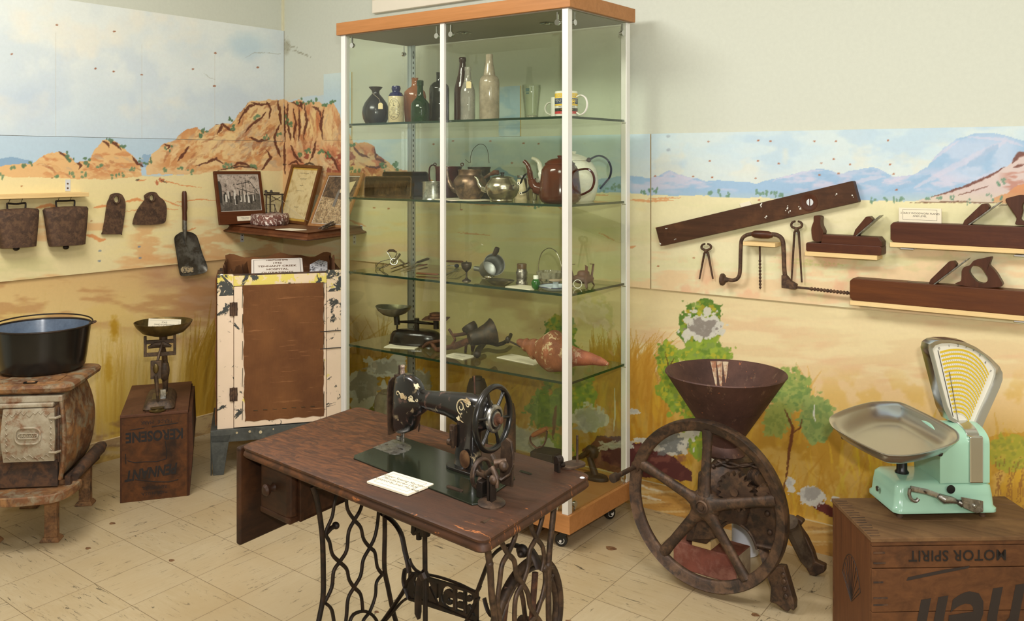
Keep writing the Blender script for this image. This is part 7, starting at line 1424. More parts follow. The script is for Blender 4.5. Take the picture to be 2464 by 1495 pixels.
c4 = [Z3(*p) for p in ((1716, 232), (2272, 236), (2070, 1046), (1555, 1010))]; D4 = [db(*c4[0], -.018), db(*c4[1], -.018), db(*c4[2], -.16), db(*c4[3], -.16)]
t, w, h, fb = framed('framed_bush_photograph', 'pale framed sepia bush photograph behind the cabinet post', c4, D4, .017, M_FR2, M_PWt, .014, cat='framed picture')
flatpoly(t, [(-w/2+.022, -h/2+.022), (w/2-.022, -h/2+.022), (w/2-.022, -h*.02), (-w/2+.022, h*.06)], .0002, photo_mat('sepia_ground', (196, 172, 132), (150, 124, 90), 30), 'printed_ground'); flatpoly(t, [(-w/2+.022, h*.06), (w/2-.022, -h*.02), (w/2-.022, h/2-.022), (-w/2+.022, h/2-.022)], .0002, photo_mat('sepia_trees', (120, 96, 70), (70, 56, 42), 26), 'printed_trees')
flatpoly(t, [(.0, h*.14), (w*.3, h*.1), (w*.36, h*.36), (.02, h*.30)], .0008, plain('sepia_sky', (214, 196, 156), .4, 0, .04, 20, 0), 'printed_clearing'); flatpoly(t, [(-.012, -.04), (.012, -.04), (.010, .04), (.004, .062), (-.004, .062), (-.010, .04)], .0014, M_PG, 'printed_figure')
t['category'] = 'framed picture'
# model mine headframe on a rock
c_ = atz(*Z3(900, 960), zS); rock = thing('model_headframe', 'little wooden model mine headframe standing on a speckled red rock', 'model', (c_.x, c_.y, zS))
pr_ = [atz(*Z3(x, y), zS) for x, y in ((612, 975), (860, 1015), (1186, 985), (1120, 930), (700, 925))]
zr = aty(*Z3(900, 815), c_.y).z
m = W(rock); m.loft([[Vector((p.x, p.y, z)) for p in [c_+(q_-c_)*f for q_ in spline(pr_, 3, True)]] for z, f in ((zS, 1), (zS+.008, 1.03), (zr-.010, 1.0), (zr, .94))]); rk = m.build('speckled_rock', patchy('speckled_red_rock', [(112, 72, 62), (128, 84, 72), (232, 218, 206)], 30, .8, 0, .4, .001, lo=.50, hi=.53, fine=120), rock, 50, wob=.0015, wsc=70)
Y0 = c_.y
q3 = lambda x, y, d=0: aty(*Z3(x, y), Y0+d)
m = W(rock)
for x, y0, y1, d, r in ((706, 800, 530, 0, .0045), (1103, 810, 530, 0, .0045), (868, 820, 545, -.025, .004), (925, 785, 545, .03, .004), (995, 800, 690, .0, .0022), (950, 700, 790, .0, .002), (800, 800, 690, .01, .0022)): a_ = q3(x, y0, d); a_.z = zr-.002; m.tube([a_, q3(x, y1, d)], r, 8)
m.tube([q3(690, 542), q3(1120, 542)], .0045, 8); m.tube([q3(740, 515, .02), q3(1060, 520, .02)], .004, 8); m.tube([q3(860, 550, -.03), q3(940, 545, .035)], .004, 8)
for a_, b_ in (((700, 570), (870, 700)), ((950, 570), (1080, 640)), ((1080, 580), (940, 650)), ((720, 640), (860, 660)), ((880, 690), (1000, 690)), ((800, 700), (790, 800)), ((830, 670), (880, 750)), ((980, 690), (1020, 800))): m.tube([q3(*a_, .01), q3(*b_, .01)], .0018, 6)
for x in (862, 940): m.cyl(q3(x, 497, .0), q3(x, 497, .012), .0085, n=16)
m.build('timber_frame', patchy('dark_model_timber', [(48, 40, 34), (70, 56, 46)], 30, .7), rock, 50)
m = W(rock); bk_ = atz(*Z3(1120, 1000), zS); m.tube([q3(962, 545), q3(1010, 740), Vector((bk_.x-.004, bk_.y, zS+.045))], .0007, 5); m.tube([q3(1035, 540), q3(1180, 720), q3(1440, 915), atz(*Z3(1545, 985), zS)+Vector((0, 0, .01)), atz(*Z3(1720, 1000), zS)+Vector((0, 0, .012))], .0009, 5); m.build('model_rope', M_STR, rock)
t = thing('model_bucket', 'tiny rusty tipped bucket in front of the speckled rock', 'bucket', (bk_.x, bk_.y, zS)); W(t).shell([(.009, zS), (.012, zS+.014), (.0135, zS+.020)], .001, 18, TR(bk_.x, bk_.y, 0)).build('bucket_wall', M_RW, t, 50)
m = W(t); m.tube([(bk_.x-.013, bk_.y, zS+.02), (bk_.x-.004, bk_.y, zS+.034), (bk_.x+.006, bk_.y, zS+.034), (bk_.x+.013, bk_.y, zS+.02)], .001, 6); m.build('bail', M_RW, t)
a_, b_ = atz(*Z3(1690, 1075), zS), atz(*Z3(1910, 1010), zS); t = thing('model_windlass', 'tiny bundle of grey sticks forming a windlass at the shelf\'s right', 'model', (a_+b_)/2)
m = W(t)
for k, (o1, o2, zz) in enumerate(((0, 0, .006), (.012, -.004, .013), (-.008, .008, .018), (.004, .012, .024), (-.012, -.010, .010))): m.tube([a_+Vector((o1, o2, zz)), b_+Vector((-o2, o1, zz+.006))], .0035, 7)
m.tube([(a_+b_)/2+Vector((-.006, -.01, 0)), (a_+b_)/2+Vector((.004, .006, .036))], .003, 6); m.build('stick_bundle', patchy('grey_sticks', [(120, 104, 90), (88, 74, 64)], 30, .8), t)
card('plain cream card lying on the corner shelf', [Z3(1018, 1058), Z3(1265, 1080), Z3(1450, 1062), Z3(1200, 1042)], None, .01, .002, z=zS+.002, border=False)
# ---------------------------------------------------------------- potbelly style box stove
M_STV = patchy('orange_rusted_stove', [(116, 76, 44), (88, 58, 38), (150, 108, 66), (134, 122, 98)], 7, .7, .1, .35, .0015); M_STG = patchy('grey_scaled_stove', [(160, 148, 126), (178, 168, 148), (130, 92, 64)], 12, .55, .25, .35, .0012, lo=.46, hi=.62); M_STD = patchy('dark_stove_rust', [(66, 50, 42), (50, 38, 34), (92, 64, 46)], 12, .75, .1, .4, .0015)
st = thing('wood_stove', 'rusty cast iron wood stove on short legs at the left photo edge', 'stove', (.765, -1.74, 0), 0)
fd = Vector((.72, .694, 0)); dd = Vector((-.694, .72, 0)); O_ = Vector((.765, -1.74, 0))
SM = Matrix(((fd.x, dd.x, 0, O_.x), (fd.y, dd.y, 0, O_.y), (0, 0, 1, 0), (0, 0, 0, 1)))
def SW(): return W(st, SM)
X0, X1, YF, YR = -.27, .045, .0, .345
for x, y in ((-.008, .02), (-.235, .02), (-.008, .40), (-.235, .40)):
    m = SW(); m.loft([[(x+a*f, y+b*f, z) for a, b in ((-.024, -.016), (.024, -.016), (.024, .016), (-.024, .016))] for z, f in ((.012, 1), (.10, .95), (.215, 1.05))]); m.loft([[(x+a*f, y+b*f, z) for a, b in ((-.036, -.03), (.036, -.03), (.036, .028), (-.036, .028))] for z, f in ((0, 1), (.006, 1), (.018, .75))])
    m.build('leg', patchy('stove_leg_rust', [(132, 92, 56), (50, 38, 30), (150, 110, 70)], 9, .75, 0, .3, .001) if not MATS.get('leg') else MATS['leg'], st, 0, .002); MATS['leg'] = bpy.data.materials['stove_leg_rust']
# hearth tray in front
hp = sp2([(X1+.055, .04), (X1+.050, -.05), (X1+.01, -.125), (-.05, -.150), (-.13, -.152), (X0+.03, -.140), (X0-.05, -.06), (X0-.055, .04)], 5)
m = SW(); m.loft([[(x*f+(1-f)*-.09, y*f+(1-f)*-.02, z) for x, y in hp] for z, f in ((.196, .93), (.200, .99), (.212, 1.0), (.228, .99), (.232, .96), (.224, .90), (.218, .80))]); m.build('hearth_tray', M_STV, st, 40)
m = SW(); m.box((X0+.01, -.06, .185), (X1-.01, .40, .215)); m.build('base_frame', M_STD, st, 0, .003)
# side skirt rail
for s, x in ((1, X1), (-1, X0)):
    m = SW(); m.tube([(x+s*.028, .03, .245), (x+s*.032, .16, .262), (x+s*.032, .32, .268), (x+s*.026, .37, .262)], [.018, .024, .026, .02], 10); m.box((min(x, x+s*.02), .01, .21), (max(x, x+s*.02), .36, .255)); m.build('side_rail', M_STD, st, 40)
# bulged body
body = []
for z, bx, by in ((.245, -.012, 0), (.28, .006, .004), (.34, .020, .008), (.40, .026, .010), (.46, .024, .010), (.52, .012, .006), (.565, -.002, 0), (.585, -.008, 0)):
    body.append([(x, y, z) for x, y in rrect(X1-X0+2*bx-.02, YR-YF-.03+2*by, .035, 4, (X0+X1)/2, (YF+YR)/2)])
bd = SW().loft([[tuple(v) for v in c] for c in zip(*[spline([r[j] for r in body], 2) for j in range(len(body[0]))])]).build('stove_body', M_STV, st, 60)
tp = []
for z, e in ((.583, -.006), (.590, .018), (.598, .030), (.612, .034), (.622, .028), (.625, .018)): tp.append([(x, y, z) for x, y in rrect(X1-X0+2*e, YR-YF+2*e-.01, .045, 5, (X0+X1)/2, (YF+YR)/2)])
SW().loft(tp).build('top_plate', M_STV, st, 40)
m = SW(); m.prism(rrect(.21, .15, .03, 5, -.095, .085), .624, .629); lid = m.build('lid_plate', M_STV, st, 40, .002)
m = SW(); m.prism(rrect(.052, .022, .008, 4, -.085, .012), .628, .6305); m.build('lid_slot', M_BLACK, lid, 0); m = SW(); m.ball(.011, c=(-.083, .012, .631), sq=(1.5, .8, .4)); m.build('slot_tongue', M_STV, lid)
m = SW(); m.box((X0+.0, -.018, .555), (X1-.0, .02, .583)); m.box((X0+.03, -.028, .538), (X1-.03, .02, .556)); m.build('front_moulding', M_STG, st, 0, .006, 3)
# front door, slightly bowed
def bow(x, z, off=0): return -.022-off-.018*(1-((z-.433)/.16)**2)
m = SW(); rows = []
for i in range(9):
    z = .330+.206*i/8; w0, w1 = -.176+.008*abs(i-4)/4, .026-.006*abs(i-4)/4; rows.append([(w0+(w1-w0)*k/8, bow(0, z), z) for k in range(9)]+[(w1-(w1-w0)*k/8, bow(0, z)+.012, z) for k in range(9)])
dr = SW().loft(rows).build('stove_door', M_STG, st, 40)
m = SW(); cxd = -.074
P = [(cxd+x, bow(0, .433+z)-.003, .433+z) for x, z in rrect(.092, .062, .024, 5)]; m.tube(P, .0042, 8, True)
P = [(cxd+x*1.0, bow(0, .433+z)-.003, .433+z) for x, z in rrect(.072, .020, .009, 4)]; m.tube(P, .0025, 6, True); m.build('cast_cartouche', M_STG, dr)
q_ = txt('cast_lettering', 'CROWN', .019, M_STG, INV(st) @ SM @ frame((cxd, bow(0, .433)-.0005, .433), (1, 0, 0), (0, -1, 0)), None, .003, bold=.0004, sp=1.1); q_.parent = dr
m = SW(); rn = random.Random(2)
for s in (-1, 1):
    for k in range(8): x = -.164+.021*k; z = .433+s*(.088-.006*sin(k*2.)); m.tube([(x, bow(0, z)-.001, z), (x+.010, bow(0, z)-.003, z-s*.008), (x+.022, bow(0, z)-.001, z+s*.004)], [.0012, .0024, .0012], 6)
    for k in range(6): z = .375+.022*k; x = -.075+s*.082; m.tube([(x, bow(0, z)-.001, z-.006), (x+.006, bow(0, z)-.002, z), (x, bow(0, z)-.001, z+.008)], [.001, .0024, .001], 6)
m.build('cast_scrollwork', M_STG, dr)
for z in (.365, .500): SW().tube([(.004, bow(0, z)-.004, z), (.030, bow(0, z)-.004, z), (.038, -.022, z)], .0055, 8).build('door_hinge', M_STG, dr)
m = SW(); m.tube([(.030, -.012, .322), (.034, -.024, .37), (.036, -.030, .43), (.034, -.024, .48), (.030, -.012, .535)], .007, 10, flat=.6); m.build('hinge_pillar', M_STD, st)
m = SW(); m.tube([(X1-.012, -.004, .250), (X1+.004, -.014, .34), (X1+.008, -.018, .41), (X1+.004, -.014, .48), (X1-.008, -.004, .56)], .012, 10, flat=.7); m.tube([(X0+.012, -.008, .250), (X0-.008, -.018, .34), (X0-.012, -.022, .41), (X0-.008, -.018, .48), (X0+.004, -.008, .56)], .012, 10, flat=.7); m.build('corner_bead', M_STV, st)
SW().box((X0+.03, -.012, .225), (X1-.02, .005, .326)).build('ash_opening', M_STD, st, 0)
# enamel pot on the stove
ptc = atz(104, 905, .630); D0 = (ptc-CAM).dot(FW)+.135; P0 = atd(102, 389, D0); s = D0/FPX
t = thing('enamel_pot', 'big black enamel pot with a pale blue inside, standing on the stove', 'pot', (P0.x, P0.y, .630)); zr = .630+.180
W(t).lathe([(.150, .630), (.158, .633), (.165, .645), (.172, .69), (.186, zr-.012), (.188, zr)], 64, TR(P0.x, P0.y, 0), False).build('pot_wall', patchy('scratched_black_enamel', [(16, 16, 16), (26, 24, 22)], 8, .22, 0, .08, .0006), t, 60)
W(t).lathe([(.186, zr), (.184, zr-.012), (.170, .69), (.163, .648), (.150, .636), (.001, .634)], 64, TR(P0.x, P0.y, 0), False).build('enamel_lining', patchy('blue_grey_enamel', [(104, 118, 136), (88, 100, 118)], 8, .2, 0, .05, .0005), t, 60)
W(t).lathe([(.001, .6305), (.150, .6305)], 48, TR(P0.x, P0.y, 0), False).build('pot_base', M_BLK, t); W(t).torus(.187, .004, 72, 8, TR(P0.x, P0.y, zr)).build('rolled_rim', M_IRON, t)
for sx_, nm in ((1, 0), (-1, 1)):
    e = P0+(RT*.165*sx_-FW*.10*sx_*-1 if sx_ > 0 else RT*-.175-FW*.085); e = Vector((e.x, e.y, zr-.004)); m = W(t); m.torus(.012, .0045, 20, 8, frame(e, (0, 0, 1), (e-P0))); m.build('bail_ear', M_RW, t)
m = W(t); pe0 = P0+RT*.165+FW*.10; pe1 = P0-RT*.175-FW*.085; dirp = Vector((0, 0, 1)); back = (-RT*.45+FW*.9).normalized()
P = []
for i in range(25): a = pi*i/24; c = (pe0+pe1)/2; P.append(Vector((c.x, c.y, zr+.006))+(pe0-pe1)/2*cos(a)+back*.185*sin(a)+Vector((0, 0, .012*sin(a))))
m.tube(P, .0032, 8); m.build('wire_bail', M_IRON, t)

# ---------------------------------------------------------------- kerosene box and the scale on it
kx = Vector((.562, .827, 0)); ky = Vector((-.820, .572, 0)); ko = Vector((.595, -1.362, 0)); KM = Matrix(((kx.x, ky.x, 0, ko.x), (kx.y, ky.y, 0, ko.y), (0, 0, 1, 0), (0, 0, 0, 1)))
kc = thing('kerosene_box', 'upturned dark wooden kerosene box with faded black stencilling', 'crate', (ko.x, ko.y, 0)); KW_, KD, KH = .285, .56, .385
M_KB = wood('dark_box_wood', (54, 30, 18), (74, 42, 24), 0, 9, .6, (42, 25, 17)); M_KT = wood('brown_box_top', (92, 58, 42), (76, 48, 35), 1, 9, .6, (104, 70, 51))
def KW(): return W(kc, KM)
M_KF = wood('reddish_box_front', (58, 35, 19), (96, 56, 26), 0, 7, .55, (40, 25, 16))
KW().box((.006, 0, 0), (KW_-.006, .012, KH-.012)).build('front_panel', M_KF, kc, 0, .001)
KW().box((0, -.003, KH-.012), (KW_-.004, KD, KH)).build('top_board', M_KT, kc, 0, .0015)
KW().box((0, 0, 0), (.008, KD, KH-.012)).build('side_board', M_KB, kc, 0, .001); m = KW(); m.loft([[(KW_-.008+.012*(1-((z-.19)/.19)**2)+o_, y, z) for y, z in [(-.001, z)]+[(KD, z)]] for z in [0] for o_ in (0,)]) if 0 else m.box((KW_-.010, .0, .0), (KW_-.002, KD, KH-.012)); m.build('side_board', M_KB, kc, 0, .001)
m = KW(); m.loft([[(KW_-.002, .004, 0), (KW_+.002, .004, 0), (KW_+.018, .004, KH*.55), (KW_+.012, .004, KH-.01), (KW_-.002, .004, KH-.01)], [(KW_-.002, .5, 0), (KW_+.002, .5, 0), (KW_+.018, .5, KH*.55), (KW_+.012, .5, KH-.01), (KW_-.002, .5, KH-.01)]]); m.build('sprung_board', M_KB, kc, 0, .001)
KW().box((0, KD-.012, 0), (KW_, KD, KH-.012)).build('back_panel', M_KB, kc, 0)
M_STN = plain('faded_stencil', (24, 16, 12), .7, 0, .1, 60, 0)
def stencil(par, M, body, size, x, z, rot=180, sx=1., bold=0, name='stencil_lettering', mat=None, sp=1., shear=0):
    F_ = frame((x, -.0006, z), (1, 0, 0), (0, -1, 0)) @ RZ(rot)
    if shear: F_ = F_ @ Matrix(((1, shear, 0, 0), (0, 1, 0, 0), (0, 0, 1, 0), (0, 0, 0, 1)))
    return txt(name, body, size, mat or M_STN, INV(par) @ M @ F_, par, .0003, sx=sx, bold=bold, sp=sp)
stencil(kc, KM, 'KEROSENE', .062, .142, .286, 180, .80, .0022); stencil(kc, KM, 'PENNANT', .064, .128, .125, 184, .72, .0022, shear=.2)
stencil(kc, KM, 'TRADE   MARK', .022, .15, .345, 180, .9); stencil(kc, KM, 'REFINED OIL', .020, .14, .055, 180, .9); stencil(kc, KM, 'MADE IN U.S.A.', .018, .14, .030, 180, .9)
m = KW()
for P in ([(.03, .185), (.06, .172), (.10, .172), (.15, .168), (.19, .176)], [(.06, .098), (.10, .088), (.15, .078), (.20, .072), (.24, .078)], [(.04, .318), (.10, .322)], [(.13, .324), (.24, .332)], [(.185, .255), (.192, .21), (.190, .176)], [(.022, .215), (.024, .17)]): m.tube([(x, -.0012, z) for x, z in P], .0018, 5, flat=.5, upv=(0, -1, 0))
m.build('stencil_lines', M_STN, kc)
m = KW()
for x, l_ in ((.045, .05), (.10, .035), (.155, .075), (.195, .03), (.235, .045)): m.box((x, -.002, KH+.0001), (x+.0016, l_, KH+.0004))
m.build('board_cracks', M_BLACK, kc, 0)
t = thing('balance_scale', 'dark cast iron balance scale with a round brass pan, on the kerosene box', 'scale', KM @ Vector((.16, .2, KH)))
bq = [KM.inverted() @ atz(x, y, KH) for x, y in ((341, 964), (424, 960), (434, 905), (362, 908))]
cx_ = sum(p.x for p in bq)/4; M_BS = patchy('brown_cast_iron', [(70, 54, 42), (52, 42, 34), (92, 72, 54)], 14, .6, .3, .3, .001); M_BRS = patchy('aged_brass', [(92, 78, 44), (74, 64, 40), (110, 92, 54)], 10, .4, .7, .15, .0008)
M_SC = KM @ TR(.155, .03, KH)
def BW(): return W(t, M_SC)
m = BW(); m.loft([[(x, y+.14, z) for x, y in rrect(w_, l_, .02, 4)] for z, w_, l_ in ((.0, .128, .28), (.008, .134, .286), (.026, .118, .27), (.036, .100, .25), (.040, .092, .24))]); m.build('scale_base', M_BS, t, 40)
m = BW(); m.box((-.032, .05, .0395), (.03, .17, .0405)); m.build('base_recess', M_BLK, t, 0)
BW0 = BW
def BW(): return W(t, M_SC @ SC(1, 1, 1.42))
m = BW(); m.tube([(.02, .16, .035), (.02, .15, .09), (.018, .14, .15), (.012, .12, .19)], [.016, .022, .018, .012], 12, flat=.7); m.ball(.028, c=(.018, .14, .105), sq=(.8, .8, 1.3)); m.build('pillar', M_BS, t)
m = BW()
for z in (.165, .205): m.box((-.068, .09, z-.006), (.068, .102, z+.006))
for x in (-.068, .058): m.box((x, .088, .160), (x+.012, .104, .225))
m.tube([(-.05, .095, .188), (-.02, .095, .196), (.02, .095, .196), (.05, .095, .188)], [.004, .011, .011, .004], 8); m.build('beam_frame', M_BS, t, 30, .001)
m = BW(); m.tube([(.012, .085, .20), (.0, .06, .170), (-.006, .04, .150)], [.006, .007, .006], 8); m.cbox((-.012, .035, .125), (.046, .020, .056)); m.tube([(-.012, .030, .105), (-.006, .022, .06), (-.002, .018, .012)], [.014, .012, .005], 10, flat=.7); m.build('pointer_arm', M_BS, t, 40, .001)
BW().ball(.012, c=(-.012, .022, .13), sq=(1, .5, 1.3)).build('brass_badge', M_BRS, t)
BW = BW0
m = BW(); m.lathe([(.034, .002), (.036, .006), (.026, .010), (.024, .014), (.030, .018), (.001, .019)], 28, TR(-.004, -.005, 0)); m.build('counter_weight', M_BRS, t, 50)
m = BW(); m.cbox((.016, .075, .058), (.024, .022, .038)); m.build('sliding_weight', M_TINM, t, 0, .001)
pc = atd(393, 776, (M_SC @ Vector((.012, .11, .24))-CAM).dot(FW)); s = (pc-CAM).dot(FW)/FPX
zp = pc.z; rp = 66*s
m = W(t); m.shell([(.018, zp-.062), (.05, zp-.058), (rp*.72, zp-.044), (rp*.92, zp-.018), (rp, zp), (rp*1.01, zp+.004)], .003, 48, TR(pc.x, pc.y, 0)); m.build('brass_pan', M_BRS, t); m = W(t); m.cyl((pc.x, pc.y, zp-.10), (pc.x, pc.y, zp-.058), .018, n=14); m.build('pan_stem', M_BS, t)
# card standing in the pan
a_, b_ = atd(356, 795, pc.to_tuple() and (pc-CAM).dot(FW)+.02), atd(434, 795, (pc-CAM).dot(FW)-.01); ex = (b_-a_); ex.z = 0; L = ex.length; ex.normalize(); hc = .105
Mc = frame(((a_.x+b_.x)/2, (a_.y+b_.y)/2, zp-.026), ex, (0, 0, 1)) @ RX(90-8) @ TR(0, 0, 0)
tc = thing('scale_label', 'cream typed card standing inside the brass pan of the balance scale', 'card', M=Mc)
MB().box((-L/2, -.028, -.002), (L/2, .040, .0)).build('card_sheet', M_CARD, tc, 0, .0004); txt('typed_lettering', 'SCALES\nOWNED BY JAMES KENNET\n(BULL BENNETT), HELEN SPRINGS\nSTATION - DONATED BY HIS', .0105, M_INK, TR(-.0, .008, .0001), tc, .0001, sx=.80)
mb_ = MB(); mb_.box((-L/2+.006, .033, 0), (L/2-.008, .0336, .0003)); mb_.box((L/2-.009, -.02, 0), (L/2-.0084, .0336, .0003)); mb_.build('printed_border', M_INK, tc, 0)

# ---------------------------------------------------------------- Coolgardie-style cool safe
sx3 = Vector((.597, .802, 0)); sy3 = Vector((-.802, .597, 0)); so = Vector((.618, -.885, 0)); CM = Matrix(((sx3.x, sy3.x, 0, so.x), (sx3.y, sy3.y, 0, so.y), (0, 0, 1, 0), (0, 0, 0, 1)))
cs_ = thing('cool_safe', 'old hessian-sided cool safe with flaking cream, yellow and green paint', 'cool safe', (so.x, so.y, 0)); SWd, SDp, SB, STp = .590, .40, .215, .955
def CW(): return W(cs_, CM)
def flaky(name, base, seeds=0, yl=.62, gl=.6):
    t = NT(name); v = t.coord((1, 1, 1)); c = t.mix(t.ramp(t.noise(v, 7, 4), .3, .7), lin(base), lin((222, 200, 172)))
    c = t.mix(t.ramp(t.noise(v, 9, 7, .66), yl, yl+.015), c, lin((220, 202, 100))); g = t.noise(v, 11, 8, .68, .5); c = t.mix(t.ramp(g, gl-.02, gl), c, lin((58, 60, 56)))
    t.pbr(c, .6, 0, t.bump(t.ramp(g, gl-.03, gl), .5, .001)); return t.m
M_FL = flaky('flaking_cream_paint', (230, 206, 180), 0, .64, .60); M_FLT = flaky('flaking_yellow_paint', (226, 206, 150), 0, .47, .56); M_FLG = flaky('flaking_green_paint', (232, 210, 170), 0, .55, .49)
def hess():
    t = NT('brown_hessian'); v = t.coord(); c = t.mix(t.ramp(t.noise(v, 5, 5), .35, .68), lin((98, 60, 30)), lin((120, 77, 40))); w1 = t.n('ShaderNodeTexWave', i_Scale=170, i_Distortion=1.5); t.inp(w1, 'Vector', v); w2 = t.n('ShaderNodeTexWave', bands_direction='Z', i_Scale=170, i_Distortion=1.5); t.inp(w2, 'Vector', v)
    x = t.mix(.5, w1.outputs[0], w2.outputs[0]); c = t.mix(.3, c, t.mix(x, (.6, .6, .6, 1), (1.3, 1.3, 1.3, 1)), 'MULTIPLY'); c = t.mix(t.ramp(t.noise(t.coord((2, 2, 30)), 3, 5), .62, .7), c, lin((140, 94, 56))); t.pbr(c, .95, 0, t.bump(x, .3, .001)); return t.m
M_HES = hess()
PW = .075
CW().box((0, 0, SB), (PW, .03, STp-.10)).build('corner_stile', M_FL, cs_, 0, .002); CW().box((SWd-PW, 0, SB), (SWd, .03, STp-.10)).build('corner_stile', M_FL, cs_, 0, .002)
CW().box((0, 0, STp-.10), (PW, .03, STp)).build('corner_block', M_FLG, cs_, 0, .002); CW().box((SWd-PW, 0, STp-.10), (SWd, .03, STp+.006)).build('corner_block', M_FLG, cs_, 0, .002)
CW().box((PW, -.002, STp-.055), (SWd-PW, .028, STp-.006)).build('top_rail', M_FLT, cs_, 0, .002)
CW().box((PW-.002, .004, STp-.008), (SWd-PW, .03, STp)).build('dark_top_edge', M_STD, cs_, 0, .001)
dW0, dW1 = PW+.002, SWd-PW-.002
dor = CW().box((dW0, -.006, SB+.004), (dW1, .016, STp-.058)).build('safe_door', M_FL, cs_, 0, .002)
# hessian panel with a slightly wavy edge
m = CW(); rows = []
nx_, nz_ = 22, 34; hx0, hx1, hz0, hz1 = dW0+.040, dW1-.012, SB+.030, STp-.052
G = []
for j in range(nz_+1):
    for i in range(nx_+1):
        u, v_ = i/nx_, j/nz_; x = hx0+(hx1-hx0)*u+(.0022*sin(v_*23)+.0016*sin(v_*57) if i in (0, nx_) else 0)+(.010*(1-v_) if i == 0 else 0); z = hz0+(hz1-hz0)*v_+(.003*sin(u*31) if j in (0,) else 0)
        G.append((x, -.0085-.004*sin(u*pi)*sin(v_*pi)+.0016*sin(u*9+v_*5)*sin(v_*13), z))
k_ = nx_+1; F_ = [(j*k_+i, j*k_+i+1, (j+1)*k_+i+1, (j+1)*k_+i) for j in range(nz_) for i in range(nx_)]
B_ = [(x, -.0058, z) for x, y, z in G]; n_ = len(G)
edge = [i for i in range(k_)]+[j*k_+nx_ for j in range(1, nz_+1)]+[nz_*k_+i for i in range(nx_-1, -1, -1)]+[j*k_ for j in range(nz_-1, 0, -1)]
m.add(G+B_, F_+[tuple(n_+i for i in f[::-1]) for f in F_]+[(edge[i], edge[(i+1) % len(edge)], n_+edge[(i+1) % len(edge)], n_+edge[i]) for i in range(len(edge))]); m.build('hessian_panel', M_HES, dor, 80)
m = CW()
for z in (SB+.04, SB+.20, SB+.33, SB+.46, SB+.58): m.tube([(hx0-.002, -.0095, z), (hx0-.001, -.0105, z+.05), (hx0, -.0095, z+.09)], .0012, 5); m.tube([(hx1+.001, -.0095, z+.03), (hx1, -.0105, z+.07), (hx1+.001, -.0095, z+.11)], .0012, 5)
for x in range(7): m.tube([(hx0+.05+x*.045, -.011, hz0+.052), (hx0+.07+x*.045, -.011, hz0+.050)], .0010, 5)
m.build('green_stitching', plain('dark_green_twine', (40, 50, 36), .9), dor)
for z in (SB+.165, SB+.575):
    m = CW(); m.box((PW-.018, -.0085, z-.032), (PW-.002, -.006, z+.032)); m.box((PW+.002, -.0085, z-.032), (PW+.018, -.006, z+.032)); m.cyl((PW, -.009, z-.034), (PW, -.009, z+.034), .0042, n=10); o_ = m.build('door_hinge', M_RW, cs_, 40)
    m = CW()
    for s in (-1, 1): m.tube([(PW+s*.014, -.0095, z-.028), (PW+s*.018, -.0095, z), (PW+s*.014, -.0095, z+.028)], .0015, 6)
    m.build('hinge_leaf_rim', M_STD, o_)
for z in (SB+.36, SB+.445): CW().tube([(dW1-.03, -.009, z), (dW1+.03, -.005, z+.001), (SWd+.006, -.004, z+.001)], .0022, 6).build('tie_wire', M_BLACK, cs_)
# carcass sides, top tray, sacking over the back
CW().box((0, .03, SB), (.02, SDp, STp-.01)).build('side_frame', M_STD, cs_, 0, .002); CW().box((SWd-.02, .03, SB), (SWd, SDp, STp-.01)).build('side_frame', M_STD, cs_, 0, .002); CW().box((.02, SDp-.02, SB), (SWd-.02, SDp, STp+.0)).build('back_panel', M_HES, cs_, 0)
m = CW(); m.loft([[(-.008+.004*sin(z*40), .0, z), (-.003, .0, z), (-.003, SDp, z), (-.010, SDp, z)] for z in [SB+.02+.05*i for i in range(15)]]); m.build('side_sacking', M_HES, cs_, 60)
CW().box((.02, .03, STp-.09), (SWd-.02, SDp-.02, STp-.08)).build('tray_floor', M_STD, cs_, 0)
def drape(x0, y0, x1, y1, zb, zt_, am, seed, nm='loose_sacking'):
    rr2 = random.Random(seed); N = 24; ro = []
    for k in range(5):
        f = k/4; row = []
        for i in range(N+1): u = i/N; row.append((x0+(x1-x0)*u+.004*sin(u*19+k), y0+(y1-y0)*u+am*sin(u*11+k*.8+seed)*.5, zb+(zt_-zb)*f+(.010*sin(u*13+seed)+.006*sin(u*29)) * (f > .9)))
        ro.append(row)
    G = [p for r in ro for p in r]; n_ = len(G); B = [(x+.001, y+.0025, z) for x, y, z in G]; k_ = N+1
    F = [(j*k_+i, j*k_+i+1, (j+1)*k_+i+1, (j+1)*k_+i) for j in range(4) for i in range(N)]; e = [i for i in range(k_)]+[j*k_+N for j in range(1, 5)]+[4*k_+i for i in range(N-1, -1, -1)]+[j*k_ for j in range(3, 0, -1)]
    m = CW(); m.add(G+B, F+[tuple(n_+i for i in f[::-1]) for f in F]+[(e[i], e[(i+1) % len(e)], n_+e[(i+1) % len(e)], n_+e[i]) for i in range(len(e))]); return m.build(nm, M_HES, cs_, 80)
drape(.03, SDp-.03, SWd-.02, SDp-.03, STp-.06, STp+.050, .012, 1); drape(.028, .05, .034, SDp-.03, STp-.07, STp+.035, .012, 2); drape(SWd-.026, .10, SWd-.03, SDp-.03, STp-.06, STp+.050, .012, 4); drape(.06, .05, .14, SDp-.08, STp-.07, STp+.020, .03, 3)
CW().box((SWd-.02, .03, STp-.03), (SWd-.004, SDp, STp+.006)).build('top_side_rail', M_KF, cs_, 0, .002)
